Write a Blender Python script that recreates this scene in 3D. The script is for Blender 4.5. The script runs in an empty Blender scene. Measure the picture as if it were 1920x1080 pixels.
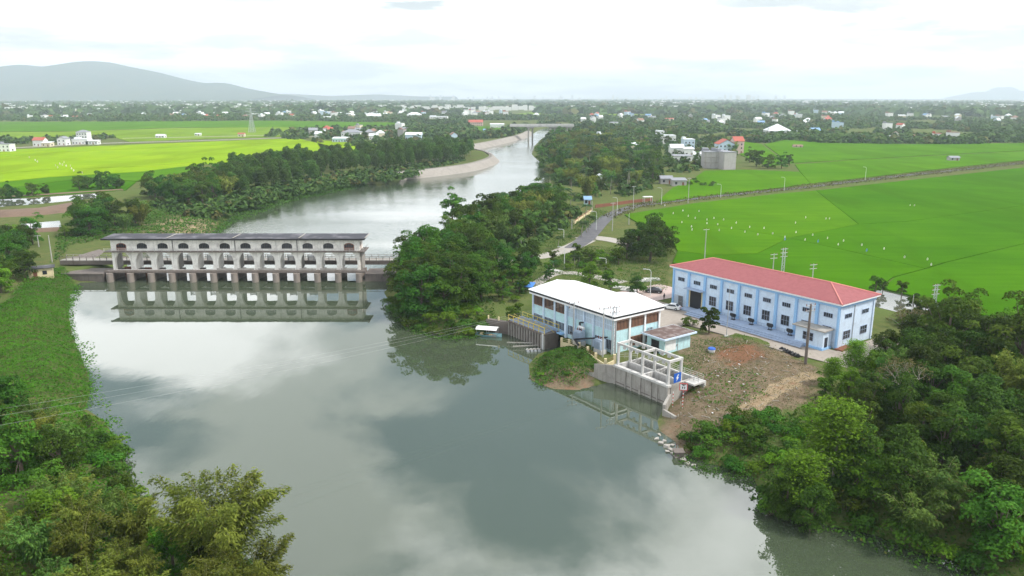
import bpy, math, random
import numpy as np
from mathutils import Vector, Matrix

R = math.radians
SC = bpy.context.scene
COL = SC.collection

# ------------------------------------------------------------------ camera
FPX, CAMH, HORIZ = 1450.0, 54.0, 181.0          # focal length in photo pixels, height, horizon row
PITCH = math.atan((540 - HORIZ) / FPX)
cam_data = bpy.data.cameras.new('camera')
cam_data.sensor_width = 36.0
cam_data.lens = 36.0 * FPX / 1920.0
cam_data.clip_start = 1.0
cam_data.clip_end = 60000.0
cam = bpy.data.objects.new('camera', cam_data)
cam.location = (0, 0, CAMH)
cam.rotation_euler = (R(90) - PITCH, 0, 0)
COL.objects.link(cam)
SC.camera = cam

# ------------------------------------------------------------------ world, sun, exposure
SUN_AZ, SUN_EL = R(105), R(50)                    # azimuth measured from +Y towards +X
world = bpy.data.worlds.new('World')
SC.world = world
world.use_nodes = True
wn, wl = world.node_tree.nodes, world.node_tree.links
wn.clear()
def WN(t, **kw):
    n = wn.new(t)
    for k, v in kw.items():
        setattr(n, k, v)
    return n
w_out = WN('ShaderNodeOutputWorld')
w_bg = WN('ShaderNodeBackground')
w_bg.inputs['Strength'].default_value = 0.1
w_sky = WN('ShaderNodeTexSky', sky_type='NISHITA', sun_disc=False, sun_elevation=SUN_EL, sun_rotation=SUN_AZ,
           air_density=1.4, dust_density=2.0, ozone_density=1.5)
w_tc = WN('ShaderNodeTexCoord')
w_sep = WN('ShaderNodeSeparateXYZ')
wl.new(w_tc.outputs['Generated'], w_sep.inputs[0])
def wmath(op, a, b=None, clamp=False):
    n = WN('ShaderNodeMath', operation=op, use_clamp=clamp)
    for i, v in enumerate((a, b)):
        if v is None:
            continue
        if isinstance(v, (int, float)):
            n.inputs[i].default_value = v
        else:
            wl.new(v, n.inputs[i])
    return n.outputs[0]
zc = wmath('ADD', wmath('MAXIMUM', w_sep.outputs['Z'], 0.0), 0.13)
w_cmb = WN('ShaderNodeCombineXYZ')
wl.new(wmath('DIVIDE', w_sep.outputs['X'], zc), w_cmb.inputs[0])
wl.new(wmath('DIVIDE', w_sep.outputs['Y'], zc), w_cmb.inputs[1])
def wnoise(scale, detail, rough, seed):
    mp = WN('ShaderNodeMapping')
    mp.inputs['Location'].default_value = (seed, seed * 0.7, seed * 0.3)
    wl.new(w_cmb.outputs[0], mp.inputs['Vector'])
    n = WN('ShaderNodeTexNoise')
    n.inputs['Scale'].default_value = scale
    n.inputs['Detail'].default_value = detail
    n.inputs['Roughness'].default_value = rough
    n.inputs['Distortion'].default_value = 0.25
    wl.new(mp.outputs[0], n.inputs['Vector'])
    return n.outputs['Fac']
def wramp(fac, p0, c0, p1, c1):
    r = WN('ShaderNodeValToRGB')
    e = r.color_ramp.elements
    e[0].position, e[0].color = p0, (*c0, 1)
    e[1].position, e[1].color = p1, (*c1, 1)
    r.color_ramp.interpolation = 'EASE'
    wl.new(fac, r.inputs[0])
    return r.outputs['Color']
def wmix(fac, a, b):
    m = WN('ShaderNodeMix', data_type='RGBA')
    wl.new(fac, m.inputs['Factor'])
    for sock, v in ((m.inputs['A'], a), (m.inputs['B'], b)):
        if isinstance(v, tuple):
            sock.default_value = (*v, 1)
        else:
            wl.new(v, sock)
    return m.outputs['Result']
cover = wramp(wnoise(1.5, 7.0, 0.50, 19.2), 0.37, (0, 0, 0), 0.49, (1, 1, 1))
tone = wramp(wnoise(1.3, 6.0, 0.55, 19.2), 0.43, (8.2, 8.6, 8.7), 0.64, (21.0, 21.2, 21.4))
clouds = wmix(cover, w_sky.outputs[0], tone)
low = wramp(w_sep.outputs['Z'], 0.0, (1, 1, 1), 0.20, (0, 0, 0))
veil = wramp(wnoise(0.9, 5.0, 0.5, 5.3), 0.38, (7.7, 8.0, 8.4), 0.58, (14.5, 14.5, 14.5))
wl.new(wmix(low, clouds, veil), w_bg.inputs['Color'])
wl.new(w_bg.outputs[0], w_out.inputs[0])

sun_d = bpy.data.lights.new('sun', 'SUN')
sun_d.energy = 3.0
sun_d.angle = R(8)
sun_d.color = (1.0, 0.96, 0.89)
sun = bpy.data.objects.new('sun', sun_d)
sdir = Vector((math.sin(SUN_AZ) * math.cos(SUN_EL), math.cos(SUN_AZ) * math.cos(SUN_EL), math.sin(SUN_EL)))
sun.rotation_euler = sdir.to_track_quat('Z', 'Y').to_euler()
sun.location = (0, 0, 400)
COL.objects.link(sun)

SC.view_settings.view_transform = 'Standard'
SC.view_settings.look = 'None'
SC.view_settings.gamma = 1.0
SC.view_settings.exposure = 0.48
SC.view_settings.use_curve_mapping = False
SC.cycles.max_bounces = 8
SC.cycles.transparent_max_bounces = 8
SC.cycles.volume_bounces = 3
SC.cycles.use_denoising = True

# ------------------------------------------------------------------ geometry helpers
CP, SP = math.cos(PITCH), math.sin(PITCH)
def P(px, py, z):
    """where the sight line through a photo pixel meets the level z (used once, to survey the place)"""
    x = (px - 960.0) / FPX
    y = -(py - 540.0) / FPX
    d = (x, CP + y * SP, -SP + y * CP)
    t = (z - CAMH) / d[2]
    return (t * d[0], t * d[1], z)
def PX(w):
    x, y, z = w
    z = z - CAMH
    dep = y * CP - z * SP
    return 960 + FPX * x / dep, 540 - FPX * (y * SP + z * CP) / dep
def mpp(px, py, z):
    w = P(px, py, z)
    return (w[1] * CP - (z - CAMH) * SP) / FPX    # metres per photo pixel

class MB:
    """collects faces and links them as one mesh object"""
    def __init__(s):
        s.v, s.f, s.m = [], [], []
    def add(s, vs, fs, mi=0):
        o = len(s.v)
        s.v += [tuple(map(float, q)) for q in vs]
        for f in fs:
            s.f.append(tuple(i + o for i in f))
            s.m.append(mi)
        return s
    def box(s, x0, x1, y0, y1, z0, z1, mi=0):
        return s.add([(x0, y0, z0), (x1, y0, z0), (x1, y1, z0), (x0, y1, z0), (x0, y0, z1), (x1, y0, z1), (x1, y1, z1), (x0, y1, z1)],
                     [(0, 3, 2, 1), (4, 5, 6, 7), (0, 1, 5, 4), (1, 2, 6, 5), (2, 3, 7, 6), (3, 0, 4, 7)], mi)
    def prism(s, poly, z0, z1, mi=0):
        n = len(poly)
        vs = [(p[0], p[1], z0) for p in poly] + [(p[0], p[1], z1) for p in poly]
        fs = [tuple(range(n - 1, -1, -1)), tuple(range(n, 2 * n))]
        fs += [(i, (i + 1) % n, n + (i + 1) % n, n + i) for i in range(n)]
        return s.add(vs, fs, mi)
    def extr(s, prof, axis, a0, a1, mi=0):
        """profile of (p, q) pairs pushed along x or y from a0 to a1"""
        n = len(prof)
        if axis == 'y':
            vs = [(p, a0, q) for p, q in prof] + [(p, a1, q) for p, q in prof]
        else:
            vs = [(a0, p, q) for p, q in prof] + [(a1, p, q) for p, q in prof]
        fs = [tuple(range(n)), tuple(range(2 * n - 1, n - 1, -1))]
        fs += [(i, n + i, n + (i + 1) % n, (i + 1) % n) for i in range(n)]
        return s.add(vs, fs, mi)
    def tube(s, pts, r, n=6, mi=0):
        pts = [Vector(p) for p in pts]
        rs = r if isinstance(r, (list, tuple)) else [r] * len(pts)
        vs, fs = [], []
        for i, p in enumerate(pts):
            t = (pts[min(i + 1, len(pts) - 1)] - pts[max(i - 1, 0)])
            t = t.normalized() if t.length > 1e-9 else Vector((0, 0, 1))
            a = Vector((0, 0, 1)) if abs(t.z) < 0.9 else Vector((1, 0, 0))
            u = t.cross(a).normalized()
            w = t.cross(u)
            for k in range(n):
                c, q = math.cos(2 * math.pi * k / n), math.sin(2 * math.pi * k / n)
                vs.append(p + (u * c + w * q) * rs[i])
        for i in range(len(pts) - 1):
            for k in range(n):
                fs.append((i * n + k, i * n + (k + 1) % n, (i + 1) * n + (k + 1) % n, (i + 1) * n + k))
        fs.append(tuple(range(n - 1, -1, -1)))
        fs.append(tuple((len(pts) - 1) * n + k for k in range(n)))
        return s.add(vs, fs, mi)
    def bar(s, a, b, w=0.06, h=None, mi=0):
        """square bar between two points"""
        h = h or w
        a, b = Vector(a), Vector(b)
        t = (b - a).normalized()
        up = Vector((0, 0, 1)) if abs(t.z) < 0.95 else Vector((1, 0, 0))
        u = t.cross(up).normalized() * (w / 2)
        q = u.cross(t).normalized() * (h / 2)
        vs = [a - u - q, a + u - q, a + u + q, a - u + q, b - u - q, b + u - q, b + u + q, b - u + q]
        return s.add(vs, [(0, 3, 2, 1), (4, 5, 6, 7), (0, 1, 5, 4), (1, 2, 6, 5), (2, 3, 7, 6), (3, 0, 4, 7)], mi)
    def mesh(s, name, mats, smooth=False):
        me = bpy.data.meshes.new(name)
        me.from_pydata(s.v, [], s.f)
        for m in (mats if isinstance(mats, (list, tuple)) else [mats]):
            me.materials.append(m)
        if any(s.m):
            me.polygons.foreach_set('material_index', s.m)
        if smooth:
            me.polygons.foreach_set('use_smooth', [True] * len(s.f))
        me.update()
        return me
    def build(s, name, mats, parent=None, loc=None, smooth=False):
        return link(name, s.mesh(name, mats, smooth), parent, loc)

def link(name, data, parent=None, loc=None, rz=None, scale=None):
    o = bpy.data.objects.new(name, data)
    COL.objects.link(o)
    if parent is not None:
        o.parent = parent
    if loc is not None:
        o.location = loc
    if rz is not None:
        o.rotation_euler = (0, 0, rz)
    if scale is not None:
        o.scale = scale if isinstance(scale, (tuple, list)) else (scale,) * 3
    return o
def tag(o, label=None, cat=None, group=None, kind=None):
    if label: o['label'] = label
    if cat: o['category'] = cat
    if group: o['group'] = group
    if kind: o['kind'] = kind
    return o
def thing(name, label, cat, loc=(0, 0, 0), rz=0.0, group=None, scale=None):
    return tag(link(name, None, None, loc, rz, scale), label, cat, group)
KIDS = {}
def dup(root, loc, rz, label=None, group=None, scale=None):
    """copy of a thing with copies of its parts and sub-parts"""
    r = root.copy()
    COL.objects.link(r)
    r.location = loc
    r.rotation_euler = (0, 0, rz)
    if scale is not None:
        r.scale = scale if isinstance(scale, (tuple, list)) else (scale,) * 3
    if label: r['label'] = label
    if group: r['group'] = group
    kids = KIDS.get(root.name)
    if kids is None:
        kids = KIDS[root.name] = [(ch, list(ch.children)) for ch in root.children]
    for ch, sub in kids:
        c = ch.copy()
        COL.objects.link(c)
        c.parent = r
        for g in sub:
            d = g.copy()
            COL.objects.link(d)
            d.parent = c
    return r

def np_mesh(name, V, F, mats, col=None, smooth=False, midx=None):
    """mesh from numpy vertices (N,3) and quads or tris (M,k); col is an (N,3) point colour"""
    V = np.ascontiguousarray(V, np.float32)
    F = np.ascontiguousarray(F, np.int32)
    me = bpy.data.meshes.new(name)
    me.vertices.add(len(V))
    me.vertices.foreach_set('co', V.ravel())
    k = F.shape[1]
    me.loops.add(F.size)
    me.loops.foreach_set('vertex_index', F.ravel())
    me.polygons.add(len(F))
    me.polygons.foreach_set('loop_start', np.arange(0, F.size, k, dtype=np.int32))
    me.polygons.foreach_set('loop_total', np.full(len(F), k, np.int32))
    for m in (mats if isinstance(mats, (list, tuple)) else [mats]):
        me.materials.append(m)
    if midx is not None:
        me.polygons.foreach_set('material_index', np.ascontiguousarray(midx, np.int32))
    if smooth:
        me.polygons.foreach_set('use_smooth', np.ones(len(F), bool))
    if col is not None:
        at = me.color_attributes.new('Col', 'FLOAT_COLOR', 'POINT')
        c4 = np.ones((len(V), 4), np.float32)
        c4[:, :3] = col
        at.data.foreach_set('color', c4.ravel())
    me.update(calc_edges=True)
    return me

# ------------------------------------------------------------------ materials
MATS = {}
class NT:
    def __init__(s, name):
        s.mat = bpy.data.materials.new(name)
        s.mat.use_nodes = True
        s.n, s.l = s.mat.node_tree.nodes, s.mat.node_tree.links
        s.n.clear()
        s.out = s.n.new('ShaderNodeOutputMaterial')
        s._tc = None
    def new(s, t, **kw):
        n = s.n.new(t)
        for k, v in kw.items():
            setattr(n, k, v)
        return n
    def put(s, sock, v):
        if isinstance(v, (int, float)):
            sock.default_value = v
        elif isinstance(v, (tuple, list)):
            sock.default_value = (*v, 1) if len(v) == 3 and sock.type == 'RGBA' else v
        else:
            s.l.new(v, sock)
    def coord(s, kind='Object', scale=(1, 1, 1)):
        if kind == 'World':
            g = s.new('ShaderNodeNewGeometry').outputs['Position']
        else:
            g = s.new('ShaderNodeTexCoord').outputs[kind]
        m = s.new('ShaderNodeMapping')
        m.inputs['Scale'].default_value = scale
        s.l.new(g, m.inputs['Vector'])
        return m.outputs[0]
    def noise(s, vec, scale, detail=4, rough=0.55, dist=0.0):
        n = s.new('ShaderNodeTexNoise')
        n.inputs['Scale'].default_value = scale
        n.inputs['Detail'].default_value = detail
        n.inputs['Roughness'].default_value = rough
        n.inputs['Distortion'].default_value = dist
        s.l.new(vec, n.inputs['Vector'])
        return n.outputs['Fac']
    def ramp(s, fac, stops):
        r = s.new('ShaderNodeValToRGB')
        e = r.color_ramp.elements
        while len(e) < len(stops):
            e.new(0.5)
        for i, (p, c) in enumerate(stops):
            e[i].position = p
            e[i].color = (*c, 1) if isinstance(c, (tuple, list)) else (c, c, c, 1)
        s.l.new(fac, r.inputs[0])
        return r.outputs['Color']
    def mix(s, fac, a, b, blend='MIX'):
        m = s.new('ShaderNodeMix', data_type='RGBA', blend_type=blend)
        s.put(m.inputs['Factor'], fac)
        s.put(m.inputs['A'], a)
        s.put(m.inputs['B'], b)
        return m.outputs['Result']
    def math(s, op, a, b=None, clamp=False):
        m = s.new('ShaderNodeMath', operation=op, use_clamp=clamp)
        s.put(m.inputs[0], a)
        if b is not None:
            s.put(m.inputs[1], b)
        return m.outputs[0]
    def bump(s, h, strength=0.3, dist=0.1):
        b = s.new('ShaderNodeBump')
        b.inputs['Strength'].default_value = strength
        b.inputs['Distance'].default_value = dist
        s.l.new(h, b.inputs['Height'])
        return b.outputs[0]
    def principled(s, col, rough=0.7, metal=0.0, normal=None, spec=0.3, **kw):
        b = s.new('ShaderNodeBsdfPrincipled')
        s.put(b.inputs['Base Color'], col)
        s.put(b.inputs['Roughness'], rough)
        s.put(b.inputs['Metallic'], metal)
        s.put(b.inputs['Specular IOR Level'], spec)
        if normal is not None:
            s.l.new(normal, b.inputs['Normal'])
        for k, v in kw.items():
            s.put(b.inputs[k], v)
        s.l.new(b.outputs[0], s.out.inputs['Surface'])
        return s.mat
def rgb(r, g, b):
    """display colour 0..255 to linear"""
    f = lambda c: (c / 255 / 12.92) if c / 255 <= 0.04045 else ((c / 255 + 0.055) / 1.055) ** 2.4
    return (f(r), f(g), f(b))

def paint(name, col, stain=(0.16, 0.13, 0.10), amt=0.35, rough=0.75, streak=True, scale=1.0, coord='Object', spec=0.25, metal=0.0):
    """wall paint or concrete with patchy wear and rain streaks of its own"""
    if name in MATS:
        return MATS[name]
    t = NT(name)
    v = t.coord(coord)
    n1 = t.noise(v, 0.6 * scale, 6, 0.6)
    n2 = t.noise(v, 5.0 * scale, 4, 0.6)
    base = t.mix(t.ramp(n2, [(0.3, 0.0), (0.7, 1.0)]), tuple(c * 0.86 for c in col), tuple(min(1, c * 1.06) for c in col))
    mask = t.ramp(n1, [(0.48, 0.0), (0.75, 1.0)])
    if streak:
        vs = t.coord(coord, (1.6, 1.6, 0.10))
        n3 = t.noise(vs, 1.3 * scale, 5, 0.65)
        mask = t.math('MAXIMUM', mask, t.ramp(n3, [(0.52, 0.0), (0.72, 1.0)]))
    c = t.mix(t.math('MULTIPLY', mask, amt), base, stain)
    MATS[name] = t.principled(c, rough, metal, t.bump(n2, 0.15, 0.02), spec)
    return MATS[name]
def plain(name, col, rough=0.6, metal=0.0, spec=0.4, var=0.12, scale=3.0):
    if name in MATS:
        return MATS[name]
    t = NT(name)
    n = t.noise(t.coord(), scale, 3, 0.6)
    c = t.mix(n, tuple(x * (1 - var) for x in col), tuple(min(1, x * (1 + var)) for x in col))
    MATS[name] = t.principled(c, rough, metal, None, spec)
    return MATS[name]
def foliage(name, dark, light, transl=0.28, hue=0.065, rough=0.6):
    """leaf material: colour comes from the leaf's own tint, varied from plant to plant"""
    if name in MATS:
        return MATS[name]
    t = NT(name)
    at = t.new('ShaderNodeAttribute', attribute_name='Col')
    sep = t.new('ShaderNodeSeparateColor')
    t.l.new(at.outputs['Color'], sep.inputs[0])
    oi = t.new('ShaderNodeObjectInfo')
    c = t.mix(sep.outputs[0], dark, light)
    hsv = t.new('ShaderNodeHueSaturation')
    t.l.new(t.math('ADD', t.math('MULTIPLY', oi.outputs['Random'], hue), 0.5 - hue / 2), hsv.inputs['Hue'])
    t.l.new(t.math('ADD', t.math('MULTIPLY', oi.outputs['Random'], 0.75 if hue else 0.0), 0.62 if hue else 1.0), hsv.inputs['Value'])
    t.l.new(c, hsv.inputs['Color'])
    dry = t.mix(sep.outputs[1], hsv.outputs[0], (0.16, 0.11, 0.04))
    d = t.new('ShaderNodeBsdfPrincipled')
    t.l.new(dry, d.inputs['Base Color'])
    d.inputs['Roughness'].default_value = rough
    d.inputs['Specular IOR Level'].default_value = 0.06
    tr = t.new('ShaderNodeBsdfTranslucent')
    t.l.new(t.mix(0.5, dry, light), tr.inputs['Color'])
    mx = t.new('ShaderNodeMixShader')
    mx.inputs[0].default_value = transl
    t.l.new(d.outputs[0], mx.inputs[1])
    t.l.new(tr.outputs[0], mx.inputs[2])
    t.l.new(mx.outputs[0], t.out.inputs['Surface'])
    MATS[name] = t.mat
    return t.mat
def water_mat(name, deep, bump=0.02, scale=0.6, ior=1.6, rough=0.02, ripple=0.0):
    t = NT(name)
    v = t.coord('World', (1, 0.45, 1))
    n1 = t.noise(v, scale, 3, 0.5)
    b = t.bump(n1, bump, 1.0)
    if ripple:
        # wind ripples upstream of the barrage: stronger in patches
        sx = t.new('ShaderNodeSeparateXYZ')
        t.l.new(t.new('ShaderNodeNewGeometry').outputs['Position'], sx.inputs[0])
        up = t.new('ShaderNodeMapRange')
        t.l.new(sx.outputs['Y'], up.inputs['Value'])
        up.inputs['From Min'].default_value = 225
        up.inputs['From Max'].default_value = 300
        vv = t.coord('World', (1, 0.35, 1))
        n2 = t.noise(vv, 1.1, 4, 0.6)
        patch = t.ramp(t.noise(t.coord('World', (0.012, 0.02, 1)), 1.0, 3), [(0.35, 0.15), (0.6, 1.0)])
        b2 = t.new('ShaderNodeBump')
        b2.inputs['Distance'].default_value = 1.0
        t.l.new(t.math('MULTIPLY', t.math('MULTIPLY', up.outputs[0], patch), ripple), b2.inputs['Strength'])
        t.l.new(n2, b2.inputs['Height'])
        t.l.new(b, b2.inputs['Normal'])
        b = b2.outputs[0]
    murk = t.mix(t.noise(t.coord('World'), 0.02, 3), tuple(c * 0.85 for c in deep), tuple(c * 1.15 for c in deep))
    t.principled(murk, rough, 0, b, 0.5, IOR=ior)
    MATS[name] = t.mat
    return t.mat

M_conc = paint('concrete', (0.36, 0.34, 0.31), (0.10, 0.085, 0.07), 0.55)
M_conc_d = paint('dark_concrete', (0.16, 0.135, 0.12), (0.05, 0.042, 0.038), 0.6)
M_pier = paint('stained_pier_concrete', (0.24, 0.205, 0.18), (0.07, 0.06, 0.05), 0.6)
M_conc_l = paint('pale_concrete', (0.54, 0.53, 0.51), (0.15, 0.135, 0.12), 0.5)
M_dam = paint('weathered_white_plaster', (0.90, 0.865, 0.80), (0.17, 0.135, 0.115), 0.5)
M_dam_roof = paint('blackened_roof_slab', (0.055, 0.055, 0.065), (0.30, 0.29, 0.32), 0.75, streak=False, scale=0.35)
M_rust = paint('rust_brown_paint', (0.22, 0.085, 0.05), (0.08, 0.05, 0.04), 0.5)
M_dark = plain('dark_opening', (0.018, 0.018, 0.022), 0.5)
M_glass = plain('dark_window_glass', (0.025, 0.03, 0.04), 0.12, spec=0.6)
M_black = plain('black_metal', (0.02, 0.02, 0.022), 0.5)
M_steel = plain('grey_steel', (0.30, 0.31, 0.33), 0.45, 0.6)
M_galv = plain('galvanised_steel', (0.45, 0.47, 0.49), 0.5, 0.4)
M_white = paint('white_paint', (0.80, 0.80, 0.80), (0.4, 0.38, 0.35), 0.2)
t = NT('white_metal_roof')
_v = t.coord('Object')
_w = t.new('ShaderNodeTexWave', wave_type='BANDS', bands_direction='X')
_w.inputs['Scale'].default_value = 1.25
t.l.new(_v, _w.inputs['Vector'])
_n = t.noise(t.coord('Object', (0.25, 1.0, 1.0)), 0.8, 6, 0.65)
_c = t.mix(t.math('MULTIPLY', t.ramp(_n, [(0.45, 0.0), (0.75, 1.0)]), 0.35), (0.80, 0.81, 0.82), (0.52, 0.50, 0.47))
_c = t.mix(t.math('MULTIPLY', t.ramp(_w.outputs['Fac'], [(0.0, 1.0), (0.18, 0.0)]), 0.35), _c, (0.45, 0.45, 0.45))
M_whiteroof = t.principled(_c, 0.5, 0.0, t.bump(_w.outputs['Fac'], 0.5, 0.05), 0.3)
M_cyan = paint('pale_cyan_paint', (0.50, 0.72, 0.76), (0.27, 0.33, 0.33), 0.40)
M_bluewall = paint('pale_blue_wall_paint', (0.60, 0.72, 0.86), (0.30, 0.34, 0.40), 0.40)
M_blue = paint('sky_blue_trim_paint', (0.30, 0.52, 0.80), (0.24, 0.36, 0.50), 0.25)
M_slateblue = paint('grey_blue_platform', (0.34, 0.42, 0.56), (0.22, 0.24, 0.28), 0.4)
M_brown = plain('brown_timber_slats', (0.30, 0.15, 0.085), 0.7)
M_yellow = paint('yellow_paint', (0.62, 0.50, 0.10), (0.25, 0.18, 0.06), 0.35)
M_cream = paint('cream_paint', (0.68, 0.58, 0.36), (0.3, 0.24, 0.14), 0.35)
M_pole = paint('pole_concrete', (0.42, 0.41, 0.39), (0.2, 0.19, 0.18), 0.3)
M_lampw = plain('pale_lamp_steel', (0.62, 0.63, 0.62), 0.4)
M_wire = plain('dull_aluminium_wire', (0.33, 0.34, 0.33), 0.6)
M_bluesign = plain('blue_sign_enamel', (0.015, 0.10, 0.45), 0.35)
M_red = plain('red_paint', (0.55, 0.03, 0.03), 0.4)
M_bark = paint('bark', (0.14, 0.11, 0.085), (0.05, 0.04, 0.03), 0.5)
M_barkpale = paint('pale_bark', (0.34, 0.31, 0.26), (0.12, 0.10, 0.08), 0.5)
# ------------------------------------------------------------------ terrain
WZ, GZ = 1.3, 4.0                                 # water and yard levels
rng = np.random.default_rng(7)
left_shore = [(150, 531), (138, 550), (133, 585), (142, 625), (158, 665), (172, 700), (176, 738), (170, 764), (205, 788), (218, 808),
              (228, 842), (248, 885), (255, 925), (268, 962), (300, 990), (370, 1010), (440, 1030), (500, 1062), (530, 1130), (560, 1240)]
right_shore = [(735, 531), (714, 548), (740, 588), (765, 614), (805, 628), (865, 632), (905, 624), (935, 606), (957, 600), (1012, 625), (1040, 640), (1052, 644), (1040, 652),
               (1004, 662), (985, 684), (988, 712), (1030, 730), (1083, 734), (1157, 716), (1243, 756), (1224, 790), (1228, 808), (1256, 826),
               (1272, 848), (1310, 868), (1402, 892), (1425, 940), (1455, 968), (1555, 990), (1640, 1008), (1700, 1034), (1790, 1056), (1860, 1086),
               (1930, 1140), (2060, 1300)]
up_left = [(250, 478), (400, 437), (440, 402), (505, 370), (600, 347), (685, 340), (752, 338), (850, 327), (905, 317), (936, 304), (925, 294), (897, 287),
           (893, 281), (940, 271), (985, 259), (1000, 251), (1012, 243), (1030, 238)]
up_right = [(1062, 238), (1030, 250), (1012, 262), (1000, 275), (996, 290), (1012, 305), (1027, 328), (1028, 345), (985, 362), (930, 385), (880, 408), (830, 440), (790, 475), (740, 500)]
def W(lst, z):
    return [P(x, y, z)[:2] for x, y in lst]
RIVER = np.array([(-55, -250)] + W(left_shore, WZ)[::-1] + [(-119.5, 220), (-119.5, 234)] + W(up_left, WZ) + W(up_right, WZ) +
                 [(-35.0, 234), (-35.0, 220)] + W(right_shore, WZ) + [(75, 20), (75, -250)])
def seg_dist(Q, A, B):
    d = B - A
    t = np.clip(((Q - A) @ d) / (d @ d + 1e-12), 0, 1)
    return np.hypot(*(Q - A - t[:, None] * d).T)
def poly_dist(Q, poly, closed=True):
    D = np.full(len(Q), 1e9)
    n = len(poly)
    for i in range(n if closed else n - 1):
        D = np.minimum(D, seg_dist(Q, poly[i], poly[(i + 1) % n]))
    return D
def inside(Q, poly):
    x, y = Q[:, 0], Q[:, 1]
    r = np.zeros(len(Q), bool)
    n = len(poly)
    for i in range(n):
        x0, y0 = poly[i]
        x1, y1 = poly[(i + 1) % n]
        if y0 == y1:
            continue
        r ^= ((y0 > y) != (y1 > y)) & (x < (x1 - x0) * (y - y0) / (y1 - y0) + x0)
    return r
def fade(x):
    x = np.clip(x, 0, 1)
    return x * x * (3 - 2 * x)
_tab = np.random.default_rng(5).random((256, 256))
def vnoise(x, y):
    xi, yi = np.floor(x).astype(int), np.floor(y).astype(int)
    fx, fy = fade(x - xi), fade(y - yi)
    g = lambda a, b: _tab[a % 256, b % 256]
    return (g(xi, yi) * (1 - fx) + g(xi + 1, yi) * fx) * (1 - fy) + (g(xi, yi + 1) * (1 - fx) + g(xi + 1, yi + 1) * fx) * fy
def fbm(x, y, o=4):
    s, a, t = 0, 0.5, 0
    for i in range(o):
        s = s + a * vnoise(x * 2 ** i + 17 * i, y * 2 ** i + 31 * i)
        t += a
        a *= 0.5
    return s / t
REVET1 = np.array(W([(752, 338), (850, 327), (905, 317), (936, 304), (925, 294), (897, 287)], WZ))
REVET2 = np.array(W([(893, 281), (940, 271), (985, 259), (1000, 251)], WZ))
DIRT = np.array(W([(1262, 645), (1330, 622), (1400, 640), (1480, 660), (1540, 690), (1530, 740), (1470, 770), (1380, 790), (1300, 830), (1262, 845), (1226, 812), (1226, 780), (1252, 745), (1290, 690)], GZ))
REDSOIL = np.array(W([(1335, 655), (1380, 640), (1440, 650), (1450, 672), (1400, 690), (1345, 680)], GZ))
REDSOIL2 = np.array(W([(1228, 770), (1270, 745), (1300, 775), (1280, 830), (1255, 835), (1228, 805)], 3.0))
TRACK = np.array(W([(1540, 700), (1510, 706), (1470, 722), (1430, 745), (1400, 770)], GZ))
SAND = np.array(W([(250, 420), (330, 398), (420, 400), (440, 412), (400, 438), (250, 440)], GZ))
YARD = np.array([(3.6 + 0.588 * u + 0.809 * v, 168.7 - 0.809 * u + 0.588 * v) for u, v in [(-14, 14), (60, 14), (60, 60), (-14, 60)]])
MOUND = np.array(W([(1120, 690), (1060, 672), (1000, 672), (990, 700), (1040, 722), (1110, 715)], 3.0))
def gz(Q):
    """ground level at points (N,2)"""
    Q = np.asarray(Q, float).reshape(-1, 2)
    s = poly_dist(Q, RIVER)
    ins = inside(Q, RIVER)
    w = 6.5 + 3.5 * fbm(Q[:, 0] / 18, Q[:, 1] / 18, 2)
    zb = np.full(len(Q), GZ)
    near = Q[:, 1] < 900
    dr = np.minimum(poly_dist(Q, REVET1, False), poly_dist(Q, REVET2, False))
    zb = zb + 1.9 * fade(1 - dr / 45.0)
    lump = (fbm(Q[:, 0] / 7, Q[:, 1] / 7, 3) - 0.5) * 1.0
    dd = np.where(inside(Q, DIRT), 1.0, fade(1 - poly_dist(Q, DIRT) / 6.0))
    amp = np.where(s < 26, 0.9 * fade(s / 5) * fade((26 - s) / 10), 0.0)
    yard = np.where(inside(Q, YARD), 0.0, fade((poly_dist(Q, YARD)) / 5.0))
    amp = np.maximum(amp * yard, dd * 0.75 * fade(s / 4))
    z_out = WZ - 0.06 + (zb - WZ + 0.06) * fade(s / w) + lump * amp
    z_in = WZ - 0.06 - np.minimum(2.2, s * 0.5)
    z = np.where(ins, z_in, z_out)
    return z
def gz1(x, y):
    return float(gz([(x, y)])[0])

ang = np.concatenate([np.arange(-62, -37, 1.0), np.arange(-37, 37.01, 0.165), np.arange(38, 62.1, 1.0)])
rad = 30 * np.exp(np.arange(0, 705) * math.log(17500 / 30) / 704)
A_, R_ = np.meshgrid(np.radians(ang), rad)
GX, GY = (R_ * np.sin(A_)).ravel(), (R_ * np.cos(A_)).ravel()
GQ = np.stack([GX, GY], 1)
gzv = np.full(len(GQ), GZ)
sel = GY < 1700
gzv[sel] = gz(GQ[sel])
na, nr = len(ang), len(rad)
ii = (np.arange(nr - 1)[:, None] * na + np.arange(na - 1)[None, :]).ravel()
GF = np.stack([ii, ii + 1, ii + 1 + na, ii + na], 1)[:, ::-1]
dirt = np.zeros(len(GQ)); red = np.zeros(len(GQ)); sand = np.zeros(len(GQ))
nq = GY < 420
def mask(poly, soft):
    m = np.zeros(len(GQ))
    q = GQ[nq]
    d = poly_dist(q, poly)
    m[nq] = np.where(inside(q, poly), np.clip(0.5 + d / soft, 0, 1), np.clip(0.5 - d / soft, 0, 1))
    return m
dirt = mask(DIRT, 9.0)
MUD = np.array(W([(975, 690), (1010, 700), (1060, 705), (1110, 700), (1120, 730), (1040, 735), (985, 718)], 2.0))
dirt = np.maximum(dirt, mask(MUD, 3.0))
red = np.maximum(np.maximum(mask(REDSOIL, 7.0) * 0.7, mask(REDSOIL2, 3.0) * 0.35), mask(MUD, 3.0) * 0.4)
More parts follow.
